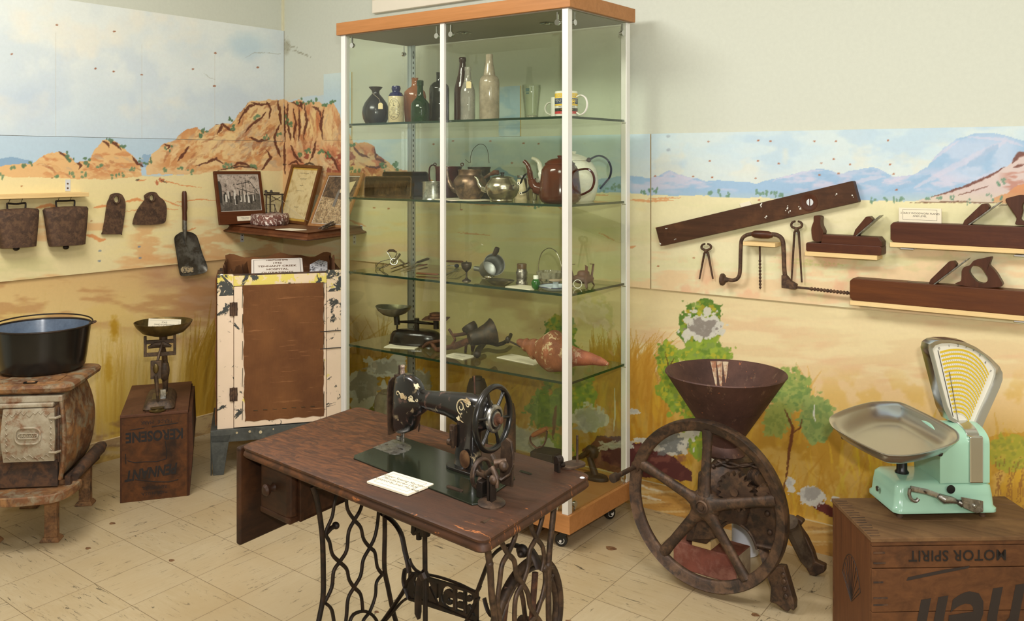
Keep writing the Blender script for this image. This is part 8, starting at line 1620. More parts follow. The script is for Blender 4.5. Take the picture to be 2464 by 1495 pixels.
# painted metal legs and apron
M_LEG = patchy('blue_grey_leg_paint', [(72, 76, 78), (60, 62, 62), (84, 88, 88)], 8, .5, .2, .15, .001)
for sgn, x in ((1, -.03), (-1, SWd+.03)):
    m = CW(); m.loft([[(x, y_, .19), (x+sgn*.095, y_, .19), (x+sgn*.085, y_, .165), (x+sgn*.06, y_, 0), (x+sgn*.012, y_, 0)] for y_ in (-.014, -.008)]); m.build('leg', M_LEG, cs_, 0, .0015)
    m = CW(); m.loft([[(x+o_, -.01, .19), (x+o_, .09, .19), (x+o_, .03, 0), (x+o_, -.01, 0)] for o_ in ((0, .005) if sgn > 0 else (-.005, 0))]); m.build('leg', M_LEG, cs_, 0, .001)
    m = CW(); m.loft([[(x+o_, SDp+.01, .19), (x+o_, SDp-.09, .19), (x+o_, SDp-.03, 0), (x+o_, SDp+.01, 0)] for o_ in ((0, .005) if sgn > 0 else (-.005, 0))]); m.build('leg', M_LEG, cs_, 0, .001)
CW().box((-.03, -.014, .155), (SWd+.03, -.008, .215)).build('front_apron', M_LEG, cs_, 0, .0015); CW().box((-.03, -.012, .205), (SWd+.03, SDp+.01, .215)).build('stand_tray', M_LEG, cs_, 0, .001)
m = CW(); rn = random.Random(3)
for x in (.09, .15, .20, .26): m.lathe([(.004+.006*rn.random(), 0), (.001, .0006)], 9, frame((x, -.0145, .19+.012*rn.random()), (1, 0, 0), (0, -1, 0)))
m.build('paint_chips', M_CRM, cs_, 0)
CW().lathe([(.010, 0), (.006, .003), (.001, .004)], 12, TR(.02, .012, STp)).build('white_paint_blob', M_MUG, cs_)
c = CM @ Vector((.345, .10, STp-.08)); 
t = thing('heritage_sign', 'white heritage sign board lying in the top of the cool safe', 'sign', M=CM @ TR(.285, .10, STp-.068) @ RX(28))
sw_, sh_ = .255, .22
MB().prism(rrect(sw_, sh_, .008, 4, 0, sh_/2), 0, .008).build('sign_board', plain('sign_white', (228, 218, 206), .4, 0, .04, 14, 0), t, 0, .001)
M_SGT = plain('sign_brown_print', (96, 66, 40), .5, 0, .03, 10, 0)
mb_ = MB()
for s in (-1, 1): mb_.box((s*(sw_/2-.012)-.0010, .010, .008), (s*(sw_/2-.012)+.0010, sh_-.010, .0085))
mb_.box((-(sw_/2-.012), sh_-.011, .008), (sw_/2-.012, sh_-.0095, .0085)); mb_.build('printed_border', M_INK, t, 0)
for tx, yy, sz, sx_ in (('HERITAGE SITE', .203, .013, 1.25), ('1942', .178, .018, 1.3), ('TENNANT CREEK', .150, .021, 1.15), ('HOSPITAL', .122, .020, 1.2), ('OUTPATIENTS', .093, .021, 1.15), ('DEPARTMENT', .064, .021, 1.15)): txt('printed_lettering', tx, sz, M_SGT, TR(0, yy, .0082), t, .0002, sx=sx_, bold=.0004)
t = thing('crumpled_paper', 'crumpled printed paper beside the sign in the top of the cool safe', 'paper', CM @ Vector((.47, .14, STp-.08)))
m = W(t, CM); m.add([(.44, .14, STp-.075), (.53, .13, STp-.078), (.54, .26, STp+.02), (.50, .30, STp+.028), (.45, .25, STp+.010), (.49, .19, STp-.01)], [(0, 1, 5), (1, 2, 5), (2, 3, 5), (3, 4, 5), (4, 0, 5)]); m.build('paper_sheet', patchy('printed_paper', [(206, 204, 206), (190, 188, 190), (90, 88, 92)], 40, .8, lo=.5, hi=.54), t, 0, solid=.001)
# ---------------------------------------------------------------- grain mill with the big hand wheel
YW = -.584
ml = thing('grain_mill', 'rusty cast iron grain mill with a five-spoke wheel and a cone hopper', 'grain mill', (3.06, -.40, 0))
wcm = aty(1697, 1215, YW); RW_ = .293
M_MIL = patchy('mill_brown_iron', [(74, 55, 45), (58, 45, 39), (98, 74, 58), (50, 41, 36)], 10, .55, .35, .45, .0015, fine=150)
MW = frame(wcm, (0, 0, 1), (0, -1, 0))
m = W(ml); sec = [(RW_-.040, -.004), (RW_-.036, -.010), (RW_-.016, -.013), (RW_-.002, -.020), (RW_, -.012), (RW_, .014), (RW_-.004, .021), (RW_-.016, .014), (RW_-.034, .010), (RW_-.040, .004)]
m.loft([[(r*cos(2*pi*i/96), r*sin(2*pi*i/96), z) for r, z in sec] for i in range(96)], False, True, MW)
for k in range(5):
    a = 2*pi*k/5+radians(-2); d = Vector((cos(a), sin(a), 0)); m.tube([MW @ (d*.03+Vector((0, 0, .006))), MW @ (d*.07+Vector((0, 0, .004))), MW @ (d*.2), MW @ (d*(RW_-.030))], [.030, .020, .0175, .022], 10, flat=.7, upv=(0, -1, 0))
m.lathe([(.052, -.022), (.055, -.010), (.052, .012), (.040, .020), (.034, .026), (.022, .027)], 36, MW)
m.lathe([(.022, .024), (.024, .031), (.019, .034), (.017, .030), (.010, .030), (.009, .036), (.001, .036)], 28, MW)
wo = m.build('hand_wheel', M_MIL, ml, 50)
ha = aty(1531, 1122, YW); m = W(ml); hb = ha+Vector((-.01, -.150, -.006)); m.cyl(ha+Vector((.012, .02, .0)), ha+Vector((0, -.012, 0)), .020, n=18); m.tube([ha, ha.lerp(hb, .12), ha.lerp(hb, .5), ha.lerp(hb, .85)], [.010, .008, .009, .0085], 12); m.cyl(ha.lerp(hb, .84), hb, .016, n=16); m.build('crank_handle', M_MIL, wo, 40)
# frame plate with the arch
YP = -.50
def sl(m, pts, f, b): return slab(m, pts, 'y', f, b)
oarch = [(1600, 1210)] 
plate = [(1652, 1345), (1672, 1300), (1690, 1240), (1700, 1150), (1740, 1140), (1800, 1150), (1846, 1185), (1868, 1200), (1885, 1222), (1890, 1260), (1886, 1310), (1866, 1330), (1822, 1326), (1814, 1300), (1800, 1275), (1778, 1258), (1752, 1254), (1732, 1266), (1722, 1290), (1716, 1310), (1664, 1306)]
plate = [(1664, 1300), (1680, 1250), (1690, 1180), (1720, 1150), (1800, 1160), (1850, 1200), (1872, 1210), (1880, 1250), (1874, 1300), (1862, 1326), (1822, 1322), (1812, 1295), (1796, 1272), (1770, 1256), (1748, 1258), (1734, 1272), (1728, 1296), (1700, 1300)]
sl(W(ml), plate, YP, YP+.030).build('side_plate', M_MIL, ml, 0, .004)
m = W(ml); m.tube(spline([aty(x, y, YP-.002) for x, y in ((1728, 1296), (1734, 1272), (1750, 1258), (1772, 1258), (1797, 1274), (1813, 1297), (1822, 1322))], 4), .006, 8)
for x, y in ((1846, 1237), (1852, 1282)): m.ball(.010, c=aty(x, y, YP-.003), sq=(1, .6, 1))
m.build('arch_rim', M_MIL, ml)
m = W(ml); m.tube([aty(1822, 1312, YP-.006), aty(1868, 1322, YP-.006)], .008, 8); m.tube([aty(1870, 1205, YP-.004), aty(1882, 1250, YP-.004), aty(1875, 1312, YP-.004)], .007, 8); m.build('plate_edging', M_MIL, ml)
sl(W(ml), [(1690, 1240), (1760, 1200), (1850, 1210), (1876, 1240), (1870, 1300), (1840, 1310), (1826, 1270), (1780, 1240), (1730, 1250), (1712, 1300), (1680, 1300)], -.30, -.27).build('far_side_plate', M_MIL, ml, 0, .004)
# gear box behind the spokes
m = W(ml); cgx = aty(1765, 1150, -.42)
m.loft([[(cgx.x+a, -.42+b, z) for a, b in rrect(w_, d_, .03, 4)] for z, w_, d_ in ((cgx.z-.12, .17, .20), (cgx.z-.05, .20, .22), (cgx.z+.02, .20, .20), (cgx.z+.045, .14, .16), (cgx.z+.075, .10, .12))]); m.build('gear_housing', M_MIL, ml, 40)
for (x, y, r, nt, yy) in ((1772, 1182, .066, 18, -.555), (1846, 1190, .036, 12, -.55)):
    c = aty(x, y, yy); m = W(ml); pr = []
    for i in range(nt*4): rr3 = r if i % 4 < 2 else r*.80; a = 2*pi*i/(nt*4); pr.append((rr3*cos(a), rr3*sin(a)))
    m.prism(pr, -.012, .012, frame(c, (1, 0, 0), (0, -1, 0))); m.cyl(c+Vector((0, -.02, 0)), c+Vector((0, .03, 0)), .014); m.build('toothed_gear', M_MIL, ml, 30)
c = aty(1828, 1150, -.50); m = W(ml); m.lathe([(.030+.0012*(i % 2), -.035+.005*i) for i in range(15)], 30, frame(c, (0, 0, 1), (.75, -.55, .2))); m.build('ridged_roller', M_MIL, ml, 20)
m = W(ml); 
for P in (((1725, 1120), (1750, 1112), (1790, 1122), (1822, 1112)), ((1728, 1108), (1760, 1124), (1800, 1118), (1838, 1132)), ((1790, 1170), (1808, 1158), (1822, 1172), (1842, 1160), (1856, 1172))): m.tube(spline([aty(x, y, -.49) for x, y in P], 4), .010, 8, flat=.7)
for x, y in ((1750, 1108), (1716, 1122)): m.ball(.008, c=aty(x, y, -.50)); 
m.build('clamp_casting', M_MIL, ml)
# neck and hopper
ch = aty(1746, 905, -.40); D_ = (ch-CAM).dot(FW); s = D_/FPX; zt_ = CAM.z+(PHY-898)*s; rH = 143*s
def hz(y): return CAM.z+(PHY-y)*s
cx_, cy_ = ch.x, ch.y
pr = [(40*s, hz(1098)), (46*s, hz(1090)), (40*s, hz(1080)), (33*s, hz(1070)), (36*s, hz(1062)), (44*s, hz(1050)), (rH*.985, zt_-.006), (rH*1.01, zt_), (rH*1.0, zt_+.004), (rH*.97, zt_), (42*s, hz(1046)), (20*s, hz(1058))]
def hopm():
    t = NT('rusty_hopper_iron'); v = t.coord(); c = t.mix(t.ramp(t.noise(v, 7, 7, .65), .35, .65), lin((64, 42, 36)), lin((94, 64, 54))); c = t.mix(t.ramp(t.noise(t.coord((14, 14, 2)), 2.2, 6, .65), .60, .72), c, lin((128, 100, 80))); c = t.mix(t.ramp(t.noise(v, 60, 5), .66, .70), c, lin((150, 90, 60))); t.pbr(c, .6, .3, t.bump(t.noise(v, 110, 5), .35, .0012)); return t.m
M_HOP = hopm(); hop = W(ml).lathe(pr, 72, TR(cx_, cy_, 0)).build('cone_hopper', M_HOP, ml, 50)
m = W(ml); a0 = radians(-52.8+18)
def hc(da, z, off=.0015):
    f = (z-hz(1050))/(zt_-hz(1050)); r = 44*s+(rH*.985-44*s)*f+off; a = a0+da; return Vector((cx_+r*cos(a), cy_+r*sin(a), z))
for z, w_ in ((zt_-.045, .36), (zt_-.055, .26), (zt_-.075, .50)): m.tube([hc(-w_/2+w_*i/12, z) for i in range(13)], .0012, 5)
m.build('cast_ridges', M_HOP, hop)
def hoptext(body, size, z0):
    q = txt('cast_lettering', body, size, M_HOP, Matrix(), None, .0012, bold=.0004)
    for vt in q.data.vertices: zz = z0+vt.co.y; f = (zz-hz(1050))/(zt_-hz(1050)); r = 44*s+(rH*.985-44*s)*f; vt.co = INV(ml) @ hc(vt.co.x/r-.08, zz, .0012+vt.co.z)
    q.parent = hop
hoptext('BENTALL', .024, zt_-.100); hoptext('MALDON ENGLAND', .013, zt_-.125)
m = W(ml)
for i, (x, y, l_) in enumerate(((1722, 866, .10), (1735, 866, .12), (1746, 866, .07))): p = aty(x, y, cy_+.13); a_ = atan2(p.y-cy_, p.x-cx_); m.tube([Vector((cx_+(rH*.952-k*l_*.66)*cos(a_), cy_+(rH*.952-k*l_*.66)*sin(a_), zt_-.003-k*l_)) for k in (0, .3, .6, 1)], [.011, .008, .005, .001], 6, flat=.15, upv=(cos(a_), sin(a_), .5))
m.build('paint_drips', patchy('dried_drip', [(150, 100, 70), (190, 170, 140)], 40, .7), hop)
# legs
m = W(ml); F1 = [(1848, 1372), (1872, 1364), (1886, 1366), (1902, 1420), (1911, 1452), (1910, 1472), (1902, 1466), (1895, 1474), (1884, 1468), (1866, 1454), (1852, 1450), (1854, 1420)]
sl(W(ml), F1, -.545, -.51).build('front_foot', M_MIL, ml, 0, .004)
m = W(ml); m.tube([aty(1836, 1322, -.49), aty(1850, 1360, -.51), aty(1868, 1410, -.525)], [.020, .022, .022], 8, flat=.6)
for y in (1385, 1400, 1418, 1436): m.ball(.008, c=aty(1886+(y-1400)*.12, y, -.547), sq=(1, .5, 1.1))
m.build('front_leg', M_MIL, ml)
sl(W(ml), [(1912, 1244), (1928, 1252), (1932, 1258), (1922, 1270), (1940, 1296), (1956, 1330), (1962, 1352), (1984, 1362), (1983, 1378), (1962, 1388), (1950, 1386), (1940, 1370), (1920, 1330), (1905, 1290), (1898, 1262)], -.22, -.19).build('rear_foot', M_MIL, ml, 0, .004)
m = W(ml); m.tube([aty(1900, 1256, -.30), aty(1915, 1290, -.24), aty(1940, 1345, -.22), aty(1950, 1362, -.20)], [.03, .028, .024, .018], 10); m.build('rear_leg', patchy('grey_leg_iron', [(110, 96, 84), (70, 56, 48)], 12, .7, .3), ml)
m = W(ml); m.loft([[aty(x, y, yy) for x, y in ((1664, 1240), (1706, 1236), (1722, 1290), (1700, 1310), (1650, 1300))] for yy in (-.48, -.40)]); m.build('left_foot', M_MIL, ml, 0, .004)
m = W(ml); m.cyl(wcm+Vector((0, .015, 0)), wcm+Vector((0, .30, 0)), .020, n=18); m.build('axle', M_MIL, ml)
for x in (1736, 1752): pass
# shim, brick, roll
zb_ = 0; ba = atz(1640, 1372, 0); bb = atz(1788, 1398, 0)
ztop = aty(1640, 1312, -.455).z
t = thing('red_block', 'dusty red painted block under the grain mill', 'block', ((ba.x+bb.x)/2, -.42, 0))
bx0 = aty(1620, 1340, -.455).x; bx1 = aty(1772, 1380, -.455).x; 
zt2 = aty(1700, 1322, -.455).z
W(t).box((bx0, -.455, 0), (bx1, -.33, zt2)).build('block_body', patchy('dusty_red_paint', [(124, 68, 52), (110, 60, 48), (140, 92, 76)], 9, .75, 0, .2, .001), t, 0, .004)
W(t).box((bx1, -.452, .002), (bx1+.0015, -.333, zt2-.002)).build('block_end', patchy('pale_end_grain', [(176, 160, 136), (150, 130, 108)], 10, .7), t, 0)
c = aty(1694, 1300, -.45); t = thing('timber_shim', 'short pale timber offcut wedged under the mill foot', 'timber block', (c.x, -.43, zt2)); W(t).box((aty(1665, 1300, -.457).x, -.457, zt2+.0005), (aty(1710, 1300, -.457).x, -.37, zt2+.030)).build('pine_offcut', M_PINE, t, 0, .001)
pr_ = aty(1788, 1300, -.20); t = thing('paper_roll', 'white paper bundle on the floor seen through the mill arch', 'paper', (pr_.x, -.20, 0)); rr4 = .05
W(t).lathe([(.046, 0), (.050, .003), (.050, .135), (.044, .139), (.010, .139)], 36, TR(pr_.x, -.18, 0)).build('paper_bundle', plain('white_paper', (214, 216, 220), .7, 0, .03, 10, .02), t, 40)

# ---------------------------------------------------------------- Shell crate and the green counter scale
Hc = .42; cxv = Vector((.777, .630, 0)); cyv = Vector((-.618, .786, 0)); co_ = Vector((3.617, -.792, 0)); XM = Matrix(((cxv.x, cyv.x, 0, co_.x), (cxv.y, cyv.y, 0, co_.y), (0, 0, 1, 0), (0, 0, 0, 1)))
sc_ = thing('motor_spirit_crate', 'old wooden motor spirit crate standing upside down beneath the mint green scale', 'crate', (co_.x, co_.y, 0)); CWd, CDp = .56, .304
def XW(): return W(sc_, XM)
M_CR = wood('weathered_crate_wood', (108, 70, 44), (80, 51, 33), 0, 8, .65, (60, 40, 29)); M_CRT = wood('grey_brown_crate_top', (122, 92, 66), (90, 66, 47), 0, 8, .7, (126, 96, 68)); M_CRY = wood('crate_side_wood', (108, 68, 42), (78, 48, 31), 2, 7, .6, (92, 57, 35))
for z0, z1, y_ in ((0, .075, 0), (.077, .205, .001), (.207, .330, 0), (.332, Hc-.026, .002), (Hc-.024, Hc-.012, .001)): XW().box((.0, y_, z0), (CWd, .014, z1)).build('front_board', M_CR, sc_, 0, .0015)
XW().box((0, .014, 0), (.016, CDp-.012, Hc-.012)).build('end_panel', M_CRY, sc_, 0, .001); XW().box((CWd-.016, .014, 0), (CWd, CDp-.012, Hc-.012)).build('end_panel', M_CRY, sc_, 0, .001); XW().box((0, CDp-.012, 0), (CWd, CDp, Hc-.012)).build('back_board', M_CR, sc_, 0, .001)
for y0, y1 in ((-.002, .118), (.120, .235), (.237, CDp+.002)): XW().box((-.003, y0, Hc-.012), (CWd+.003, y1, Hc)).build('top_board', M_CRT, sc_, 0, .0015)
m = XW()
for k in range(15): y = .012+k*.019; m.box((-.0005, y, Hc+.0001), (.030+.012*((k*7) % 5)/5, y+.005, Hc+.0005))
m.build('nail_stains', M_STD, sc_, 0)
m = XW()
for z in (.375, .345, .29, .245, .225, .12, .05): m.box((.004, -.0008, z), (.030+.02*((z*97) % 1), .0, z+.005))
m.build('nail_streaks', M_STD, sc_, 0)
M_BST = plain('black_brand_paint', (42, 32, 28), .6, 0, .15, 40, 0)
stencil(sc_, XM, 'MOTOR SPIRIT', .044, .25, .368, 180, .95, .0004, sp=1.05); stencil(sc_, XM, 'Shell', .270, .330, .180, 188, .86, .005, mat=M_BST, shear=.35, sp=1.0)
m = XW(); m.loft([[(x, y_, z) for x, z in ((.10, .296), (.28, .330), (.285, .336), (.21, .326), (.105, .306))] for y_ in (-.0012, .0008)]); m.build('stencil_bar', M_BST, sc_, 0)
c0 = XM @ Vector((-.0005, .15, .24)); m = W(sc_)
for k in range(9): a = radians(-60+15*k); p0 = XM @ Vector((-.0008, .15, .17)); p1 = XM @ Vector((-.0008, .15+.07*sin(a), .17+.13*cos(a))); m.tube([p0, p1], .0009, 4)
m.tube([XM @ Vector((-.0008, .15+.075*sin(radians(-66+12*k)), .17+.135*cos(radians(-66+12*k)))) for k in range(12)]+[XM @ Vector((-.0008, .15, .165))], .0011, 4, True); m.build('branded_scallop', M_BST, sc_)

# counter scale, local frame: x to the right, y away, z up; origin at the front left foot
g0 = atz(2155, 1240, Hc+.016); g1 = atz(2401, 1236, Hc+.016); gx = (g1-g0); gL = gx.length; gx.normalize(); gy = Vector((-gx.y, gx.x, 0)); GM = Matrix(((gx.x, gy.x, 0, g0.x), (gx.y, gy.y, 0, g0.y), (0, 0, 1, Hc), (0, 0, 0, 1)))
gs = thing('counter_scale', 'mint green counter scale with a steel pan and a yellow striped fan dial', 'scale', (g0.x, g0.y, Hc))
def GW(): return W(gs, GM)
M_MINT = plain('mint_enamel', (160, 202, 178), .2, 0, .04, 8, .02, Coat_Weight=.3); GD = .19
rg = []
for z, e in ((.018, -.002), (.020, .003), (.030, .003), (.036, -.003), (.070, -.006), (.095, -.010), (.106, -.020), (.109, -.036)): rg.append([(x, y, z) for x, y in rrect(gL+2*e, GD+2*e, max(.01, .022+e*.2), 5, gL/2, GD/2)])
GW().loft(rg).build('scale_base', M_MINT, gs, 50)
for x, y in ((.025, .025), (gL-.035, .022), (.03, GD-.03), (gL-.03, GD-.03)): GW().lathe([(.009, 0), (.009, .008), (.007, .009), (.008, .020)], 16, TR(x, y, 0)).build('foot', M_RW, gs, 40)
gp = lambda x, y, Y: GM.inverted() @ onpl(x, y, GM @ Vector((0, Y, 0)), gy)
# front beam and arm of polished metal
m = GW(); a_, b_ = gp(2190, 1178, -.012), gp(2356, 1218, -.028)
m.tube([gp(2190, 1176, -.01), gp(2230, 1184, -.012), gp(2258, 1194, -.014)], [.009, .0085, .008], 8, flat=.5, upv=(0, -1, 0)); m.tube(spline([gp(x, y, -.012) for x, y in ((2190, 1176), (2188, 1190), (2194, 1203), (2204, 1206), (2210, 1200))], 4), .0055, 8); m.build('hooked_beam', M_STEEL, gs)
m = GW(); m.tube([gp(2258, 1194, -.014), gp(2272, 1202, -.022), gp(2292, 1204, -.022), gp(2304, 1208, -.020), gp(2316, 1212, -.022)], [.009, .0135, .010, .007, .012], 12); m.loft([[gp(x, y, Y_) for x, y in ((2312, 1196), (2366, 1206), (2366, 1232), (2350, 1236), (2318, 1222))] for Y_ in (-.036, -.018)]); m.build('lock_lever', M_STEEL, gs, 40, .003)
for x, y, r, mt, Y_ in ((2345, 1218, .006, M_TINM, -.036), (2227, 1185, .003, M_RW, -.018)): c = gp(x, y, Y_); GW().lathe([(r, 0), (r, .004), (r*.6, .006), (.0005, .006)], 16, frame(c, (1, 0, 0), (0, -1, 0))).build('round_stud', mt, gs, 40)
c = gp(2288, 1178, .002); GW().lathe([(.013, 0), (.013, .001), (.001, .001)], 24, frame(c, (1, 0, 0), (0, -1, 0))).build('sight_hole', M_BLACK, gs, 40)
c = GM.inverted() @ onpl(2115, 1176, GM @ Vector((0.001, 0, 0)), gx); GW().lathe([(.0085, 0), (.0085, .004), (.005, .005), (.001, .005)], 18, frame(c+Vector((-.003, 0, 0)), (0, 1, 0), (-1, 0, 0))).build('side_screw', M_TINM, gs, 40)
M_CHR2 = plain('polished_grey_metal', (206, 206, 202), .2, 1, .06, 6, 0)
# tower: tombstone profile, split by a chrome band
tY0, tY1 = .012, .175
tx0, tx1 = gp(2262, 1150, tY0).x, gp(2382, 1150, tY0).x; ztw = gp(2285, 1004, tY1-.03).z
def tower(x0, x1, e, mat, nm, zt_=None):
    zt_ = zt_ or ztw; r = (tY1-tY0)/2; cy = (tY0+tY1)/2; out = [(tY0-e, .104)]+[(cy-(r+e)*cos(radians(a)), zt_-r*.55+(r*.55+e)*sin(radians(a))) for a in range(0, 181, 10)]+[(tY1+e, .104)]
    m = GW(); m.loft([[(x, y, z) for y, z in out] for x in (x0, x1)]); return m.build(nm, mat, gs, 40, .006, 3)
tb0, tb1 = gp(2332, 1150, tY0).x, gp(2362, 1150, tY0).x
tower(tx0, tb0, 0, M_MINT, 'tower_shell'); tower(tb1-.002, tx1, 0, M_MINT, 'tower_shell')
GW().loft([[(x, y, z) for x in (tb0-.001, tb1+.001) for z in (.106,)][0:0] or [(tb0-.002, tY0-.008, z), (tb1+.002, tY0-.008, z), (tb1+.002, tY0+.02, z), (tb0-.002, tY0+.02, z)] for z in (.106, .15, ztw-.02)]).build('chrome_band', M_CHR2, gs, 0, .004)
tower(tb0, tb1, -.006, M_CHR2, 'chrome_spine', ztw+.01)
# the fan dial turned a little to the left
YFn = .085
fo = [(2282, 1012), (2268, 985), (2250, 915), (2237, 865), (2231, 842), (2234, 828), (2246, 820), (2262, 817), (2290, 817), (2318, 821), (2350, 836), (2380, 857), (2404, 880), (2413, 896), (2414, 912), (2408, 930), (2392, 966), (2374, 1005), (2364, 1030), (2360, 1056), (2334, 1056), (2326, 1038), (2310, 1024)]
fi = [(2296, 1004), (2284, 975), (2266, 912), (2254, 862), (2248, 840), (2256, 832), (2272, 828), (2296, 828), (2322, 834), (2348, 846), (2372, 863), (2388, 880), (2394, 892), (2390, 906), (2380, 930), (2362, 970), (2346, 1004), (2336, 1030), (2334, 1032), (2330, 1030), (2326, 1024), (2318, 1016), (2306, 1010)]
O2 = [gp(x, y, YFn) for x, y in fo]; I2 = [gp(x, y, YFn) for x, y in fi]; I2 = [q_.lerp(p, .22) for p, q_ in zip(O2, I2)]
dep = .042
m = GW(); m.loft([[p+Vector((0, dep, 0)) for p in O2], [p+Vector((.0, .004, 0)) for p in O2], [p.lerp(q_, .12)+Vector((0, -.004, 0)) for p, q_ in zip(O2, I2)], [p.lerp(q_, .8)+Vector((0, -.002, 0)) for p, q_ in zip(O2, I2)], I2, [p+Vector((0, dep, 0)) for p in I2]], False, True); m.build('fan_housing', M_CHR2, gs, 30)
m = GW(); m.loft([[p+Vector((0, d_, 0)) for p in I2] for d_ in (.010, .014)]); m.build('dial_plate', plain('dial_cream', (226, 222, 206), .4, 0, .02, 10, 0), gs, 0)
m = GW(); m.loft([[p+Vector((0, d_, 0)) for p in I2] for d_ in (dep-.004, dep)]); m.build('dial_back', M_STEEL, gs, 0)
piv = gp(2318, 1070, YFn); L0 = gp(2263, 838, YFn); R0_ = gp(2386, 896, YFn); aL = atan2(L0.z-piv.z, L0.x-piv.x)-.035; aR = atan2(R0_.z-piv.z, R0_.x-piv.x)+.02; rM = min((L0-piv).length, (R0_-piv).length)*.99
# pivot-centred stripes
yb2 = YFn+.0095
def arcband(r0, r1, a0, a1, n, mat, nm, y0=yb2):
    m = GW(); m.loft([[(piv.x+r*cos(a0+(a1-a0)*i/n), y_, piv.z+r*sin(a0+(a1-a0)*i/n)) for r, y_ in ((r0, y0), (r1, y0), (r1, y0-.0005), (r0, y0-.0005))] for i in range(n+1)]); return m.build(nm, mat, gs, 0)
M_YEL = plain('dial_yellow', (214, 182, 44), .4, 0, .03, 10, 0); ns = 16
LA, LB, RA, RB = gp(2265, 848, YFn), gp(2300, 1002, YFn), gp(2384, 902, YFn), gp(2333, 1026, YFn)
def stripe_line(t_, n=20):
    a_, b_ = LA.lerp(LB, t_), RA.lerp(RB, t_); nn = Vector((-(b_.z-a_.z), 0, b_.x-a_.x)); return [a_.lerp(b_, i/n)+nn*(.9*(i/n)*(1-i/n)) for i in range(n+1)]
for k in range(ns):
    u0 = stripe_line(k/ns*.99); u1 = stripe_line(k/ns*.99+.030); m = GW()
    m.loft([[(p.x, yb2, p.z), (q_.x, yb2, q_.z), (q_.x, yb2-.0005, q_.z), (p.x, yb2-.0005, p.z)] for p, q_ in zip(u0, u1)]); m.build('yellow_stripe', M_YEL, gs, 0)
m = GW()
for k in range(ns):
    L_ = stripe_line(k/ns*.99+.048, 30-k)
    for p in L_[1:-1]: m.box((p.x-.0004, yb2-.0005, p.z-.001), (p.x+.0004, yb2-.0001, p.z+.001))
m.build('tick_row', M_INK, gs, 0)
m = GW(); a_, b_ = LA+Vector((-.006, 0, .004)), LB+Vector((-.004, 0, -.004)); m.tube([(a_.x, yb2-.001, a_.z), (b_.x, yb2-.001, b_.z)], .0011, 5); m.build('weight_column_line', M_INK, gs)
for k, n_ in enumerate(('0', '1', '2', '3', '4', '5', '6', '7')): pN = stripe_line(-.05, 7)[k]; a = pi/2+.25-.11*k; txt('dial_number', n_, .011, M_INK, INV(gs) @ GM @ TR(pN.x, yb2-.0012, pN.z) @ frame((0, 0, 0), (1, 0, 0), (0, -1, 0)) @ RZ(a*180/pi-90), gs, .0001)
m = GW(); m.tube([(piv.x+rM*.26*cos(aL-.02), yb2-.004, piv.z+rM*.26*sin(aL-.02)), (piv.x+rM*.96*cos(aL-.02), yb2-.004, piv.z+rM*.96*sin(aL-.02))], .0012, 6); m.build('dial_pointer', M_STEEL, gs)
# pan support and pan
zR = .70
pan_px = [(1995, 1011), (2004, 1000), (2040, 984), (2089, 970), (2125, 967), (2157, 968), (2180, 974), (2240, 1003), (2290, 1030), (2305, 1042), (2309, 1053), (2304, 1063), (2280, 1075), (2230, 1090), (2184, 1097.5), (2160, 1098), (2133, 1096), (2110, 1088), (2060, 1064), (2012, 1036), (2000, 1025)]
rim = spline([atz(x, y, zR) for x, y in pan_px], 4, True); cc = sum(rim, Vector())/len(rim)
def pr_at(f, z, ease=0): return [Vector((cc.x+(p.x-cc.x)*f, cc.y+(p.y-cc.y)*f, z)) for p in rim]
pan = [pr_at(.60, zR-.046), pr_at(.72, zR-.044), pr_at(.84, zR-.032), pr_at(.92, zR-.012), pr_at(.955, zR-.002), pr_at(1.0, zR)]
inn_ = [[Vector((p.x, p.y, p.z+.0018)) for p in r] for r in pan]
tp_ = W(gs); tp_.loft(pan+inn_[::-1]+[pr_at(.3, zR-.0455), ][0:0], True); pano = tp_.build('weighing_pan', M_STEEL, gs, 70)
M_PANS = plain('brushed_pan_steel', (196, 204, 212), .24, 1, .03, 12, .0); pano.data.materials[0] = M_PANS
c1 = GM @ gp(2170, 1130, .10); cb2 = Vector((cc.x, cc.y, 0))
m = W(gs); p1 = GM.inverted() @ cb2; sp0 = onpl(2170, 1128, GM @ Vector((0, .10, 0)), gy)
m.lathe([(.020, Hc+.105), (.021, Hc+.112), (.016, Hc+.118), (.015, zR-.075), (.018, zR-.07), (.018, zR-.058), (.002, zR-.056)], 24, TR(sp0.x, sp0.y, 0)); m.build('pan_column', M_BLACK, gs, 40)
m = W(gs); 
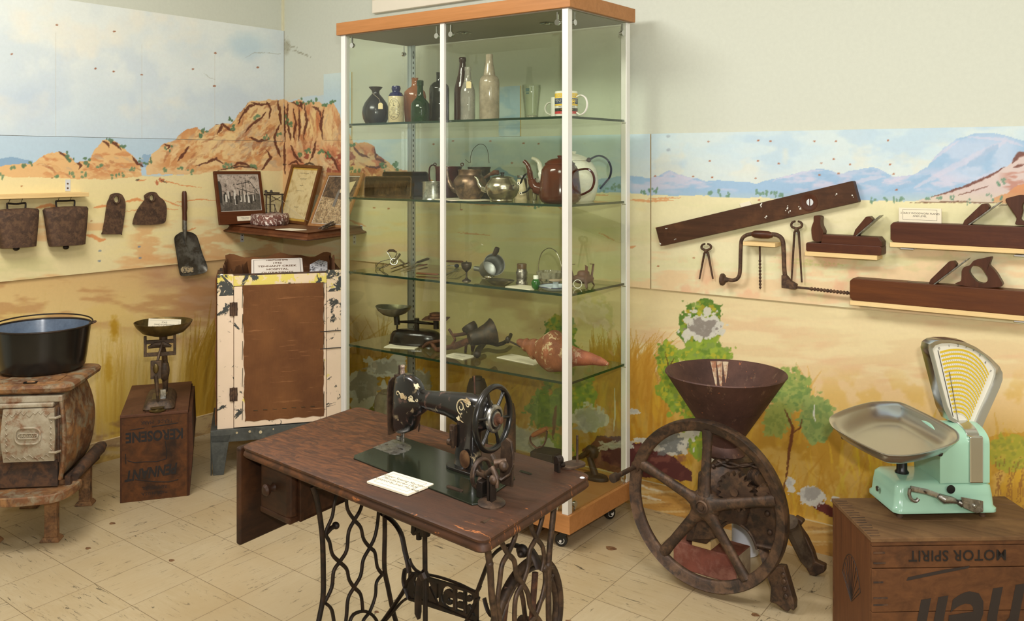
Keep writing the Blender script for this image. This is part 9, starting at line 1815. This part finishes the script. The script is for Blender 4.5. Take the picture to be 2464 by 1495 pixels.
ends = [atz(2030, 1054, zR-.035), atz(2262, 1094, zR-.040), atz(2200, 990, zR-.04), atz(2120, 1110, zR-.045)]
cc2 = Vector((sp0.x, sp0.y, zR-.066))
def rib(a_, b_):
    mid = (a_+b_)/2; mid.z = zR-.070; m.tube(spline([a_, a_.lerp(mid, .5)+Vector((0, 0, -.008)), mid, b_.lerp(mid, .5)+Vector((0, 0, -.008)), b_], 4), .0065, 8, flat=.4, upv=(0, 0, 1))
rib(ends[0], ends[1]); rib(ends[0], cc2); rib(ends[2], cc2); rib(cc2, ends[1]); m.build('pan_spider', M_CHROME, gs)
for e in (ends[0], ends[1]): W(gs).ball(.008, c=e+Vector((0, 0, .003)), sq=(1, 1, 1.1)).build('rubber_pad', M_BLACK, gs)
# small dark spots burnt in the floor tiles
m = MB()
fs = bpy.data.objects['floor']
rn = random.Random(6)
for x, y, r in ((1470, 1320, .022), (1505, 1320, .0), (1817, 1480, .014), (212, 1320, .012), (270, 1260, .014), (413, 1349, .012), (906, 1473, .009), (1368, 1495, .010)):
    if r: p = atz(x, y, .0004); m.prism([(p.x+r*(1+.2*sin(3*a+x))*cos(a), p.y+r*.8*sin(a)) for a in [2*pi*i/16 for i in range(16)]], .0002, .0006)
m.build('floor_burn_marks', patchy('burnt_vinyl', [(96, 66, 46), (130, 96, 66)], 60, .6), fs, 0)

# ---------------------------------------------------------------- shared group phrases of repeated things
GROUPS = {'cowbell': 'cowbells hanging under the pine board', 'pincers': 'rusty pincers on the right wall', 'hoe_head': 'hoe heads on the left wall', 'pine_ledge': 'pine ledges on the right wall',
          'loaf_tin': 'loaf tins on the second glass shelf', 'iron_weight': 'weights on the kitchen scales', 'mural_board': 'painted mural boards on the walls', 'label_card': 'cream label cards'}
for o in bpy.data.objects:
    k = o.name.split('.')[0]
    if o.parent is None and k in GROUPS and 'group' not in o: o['group'] = GROUPS[k]
    if o.parent is None and k in ('jack_plane', 'smoothing_plane', 'jointer_plane'): o['group'] = 'wooden planes on the right wall'
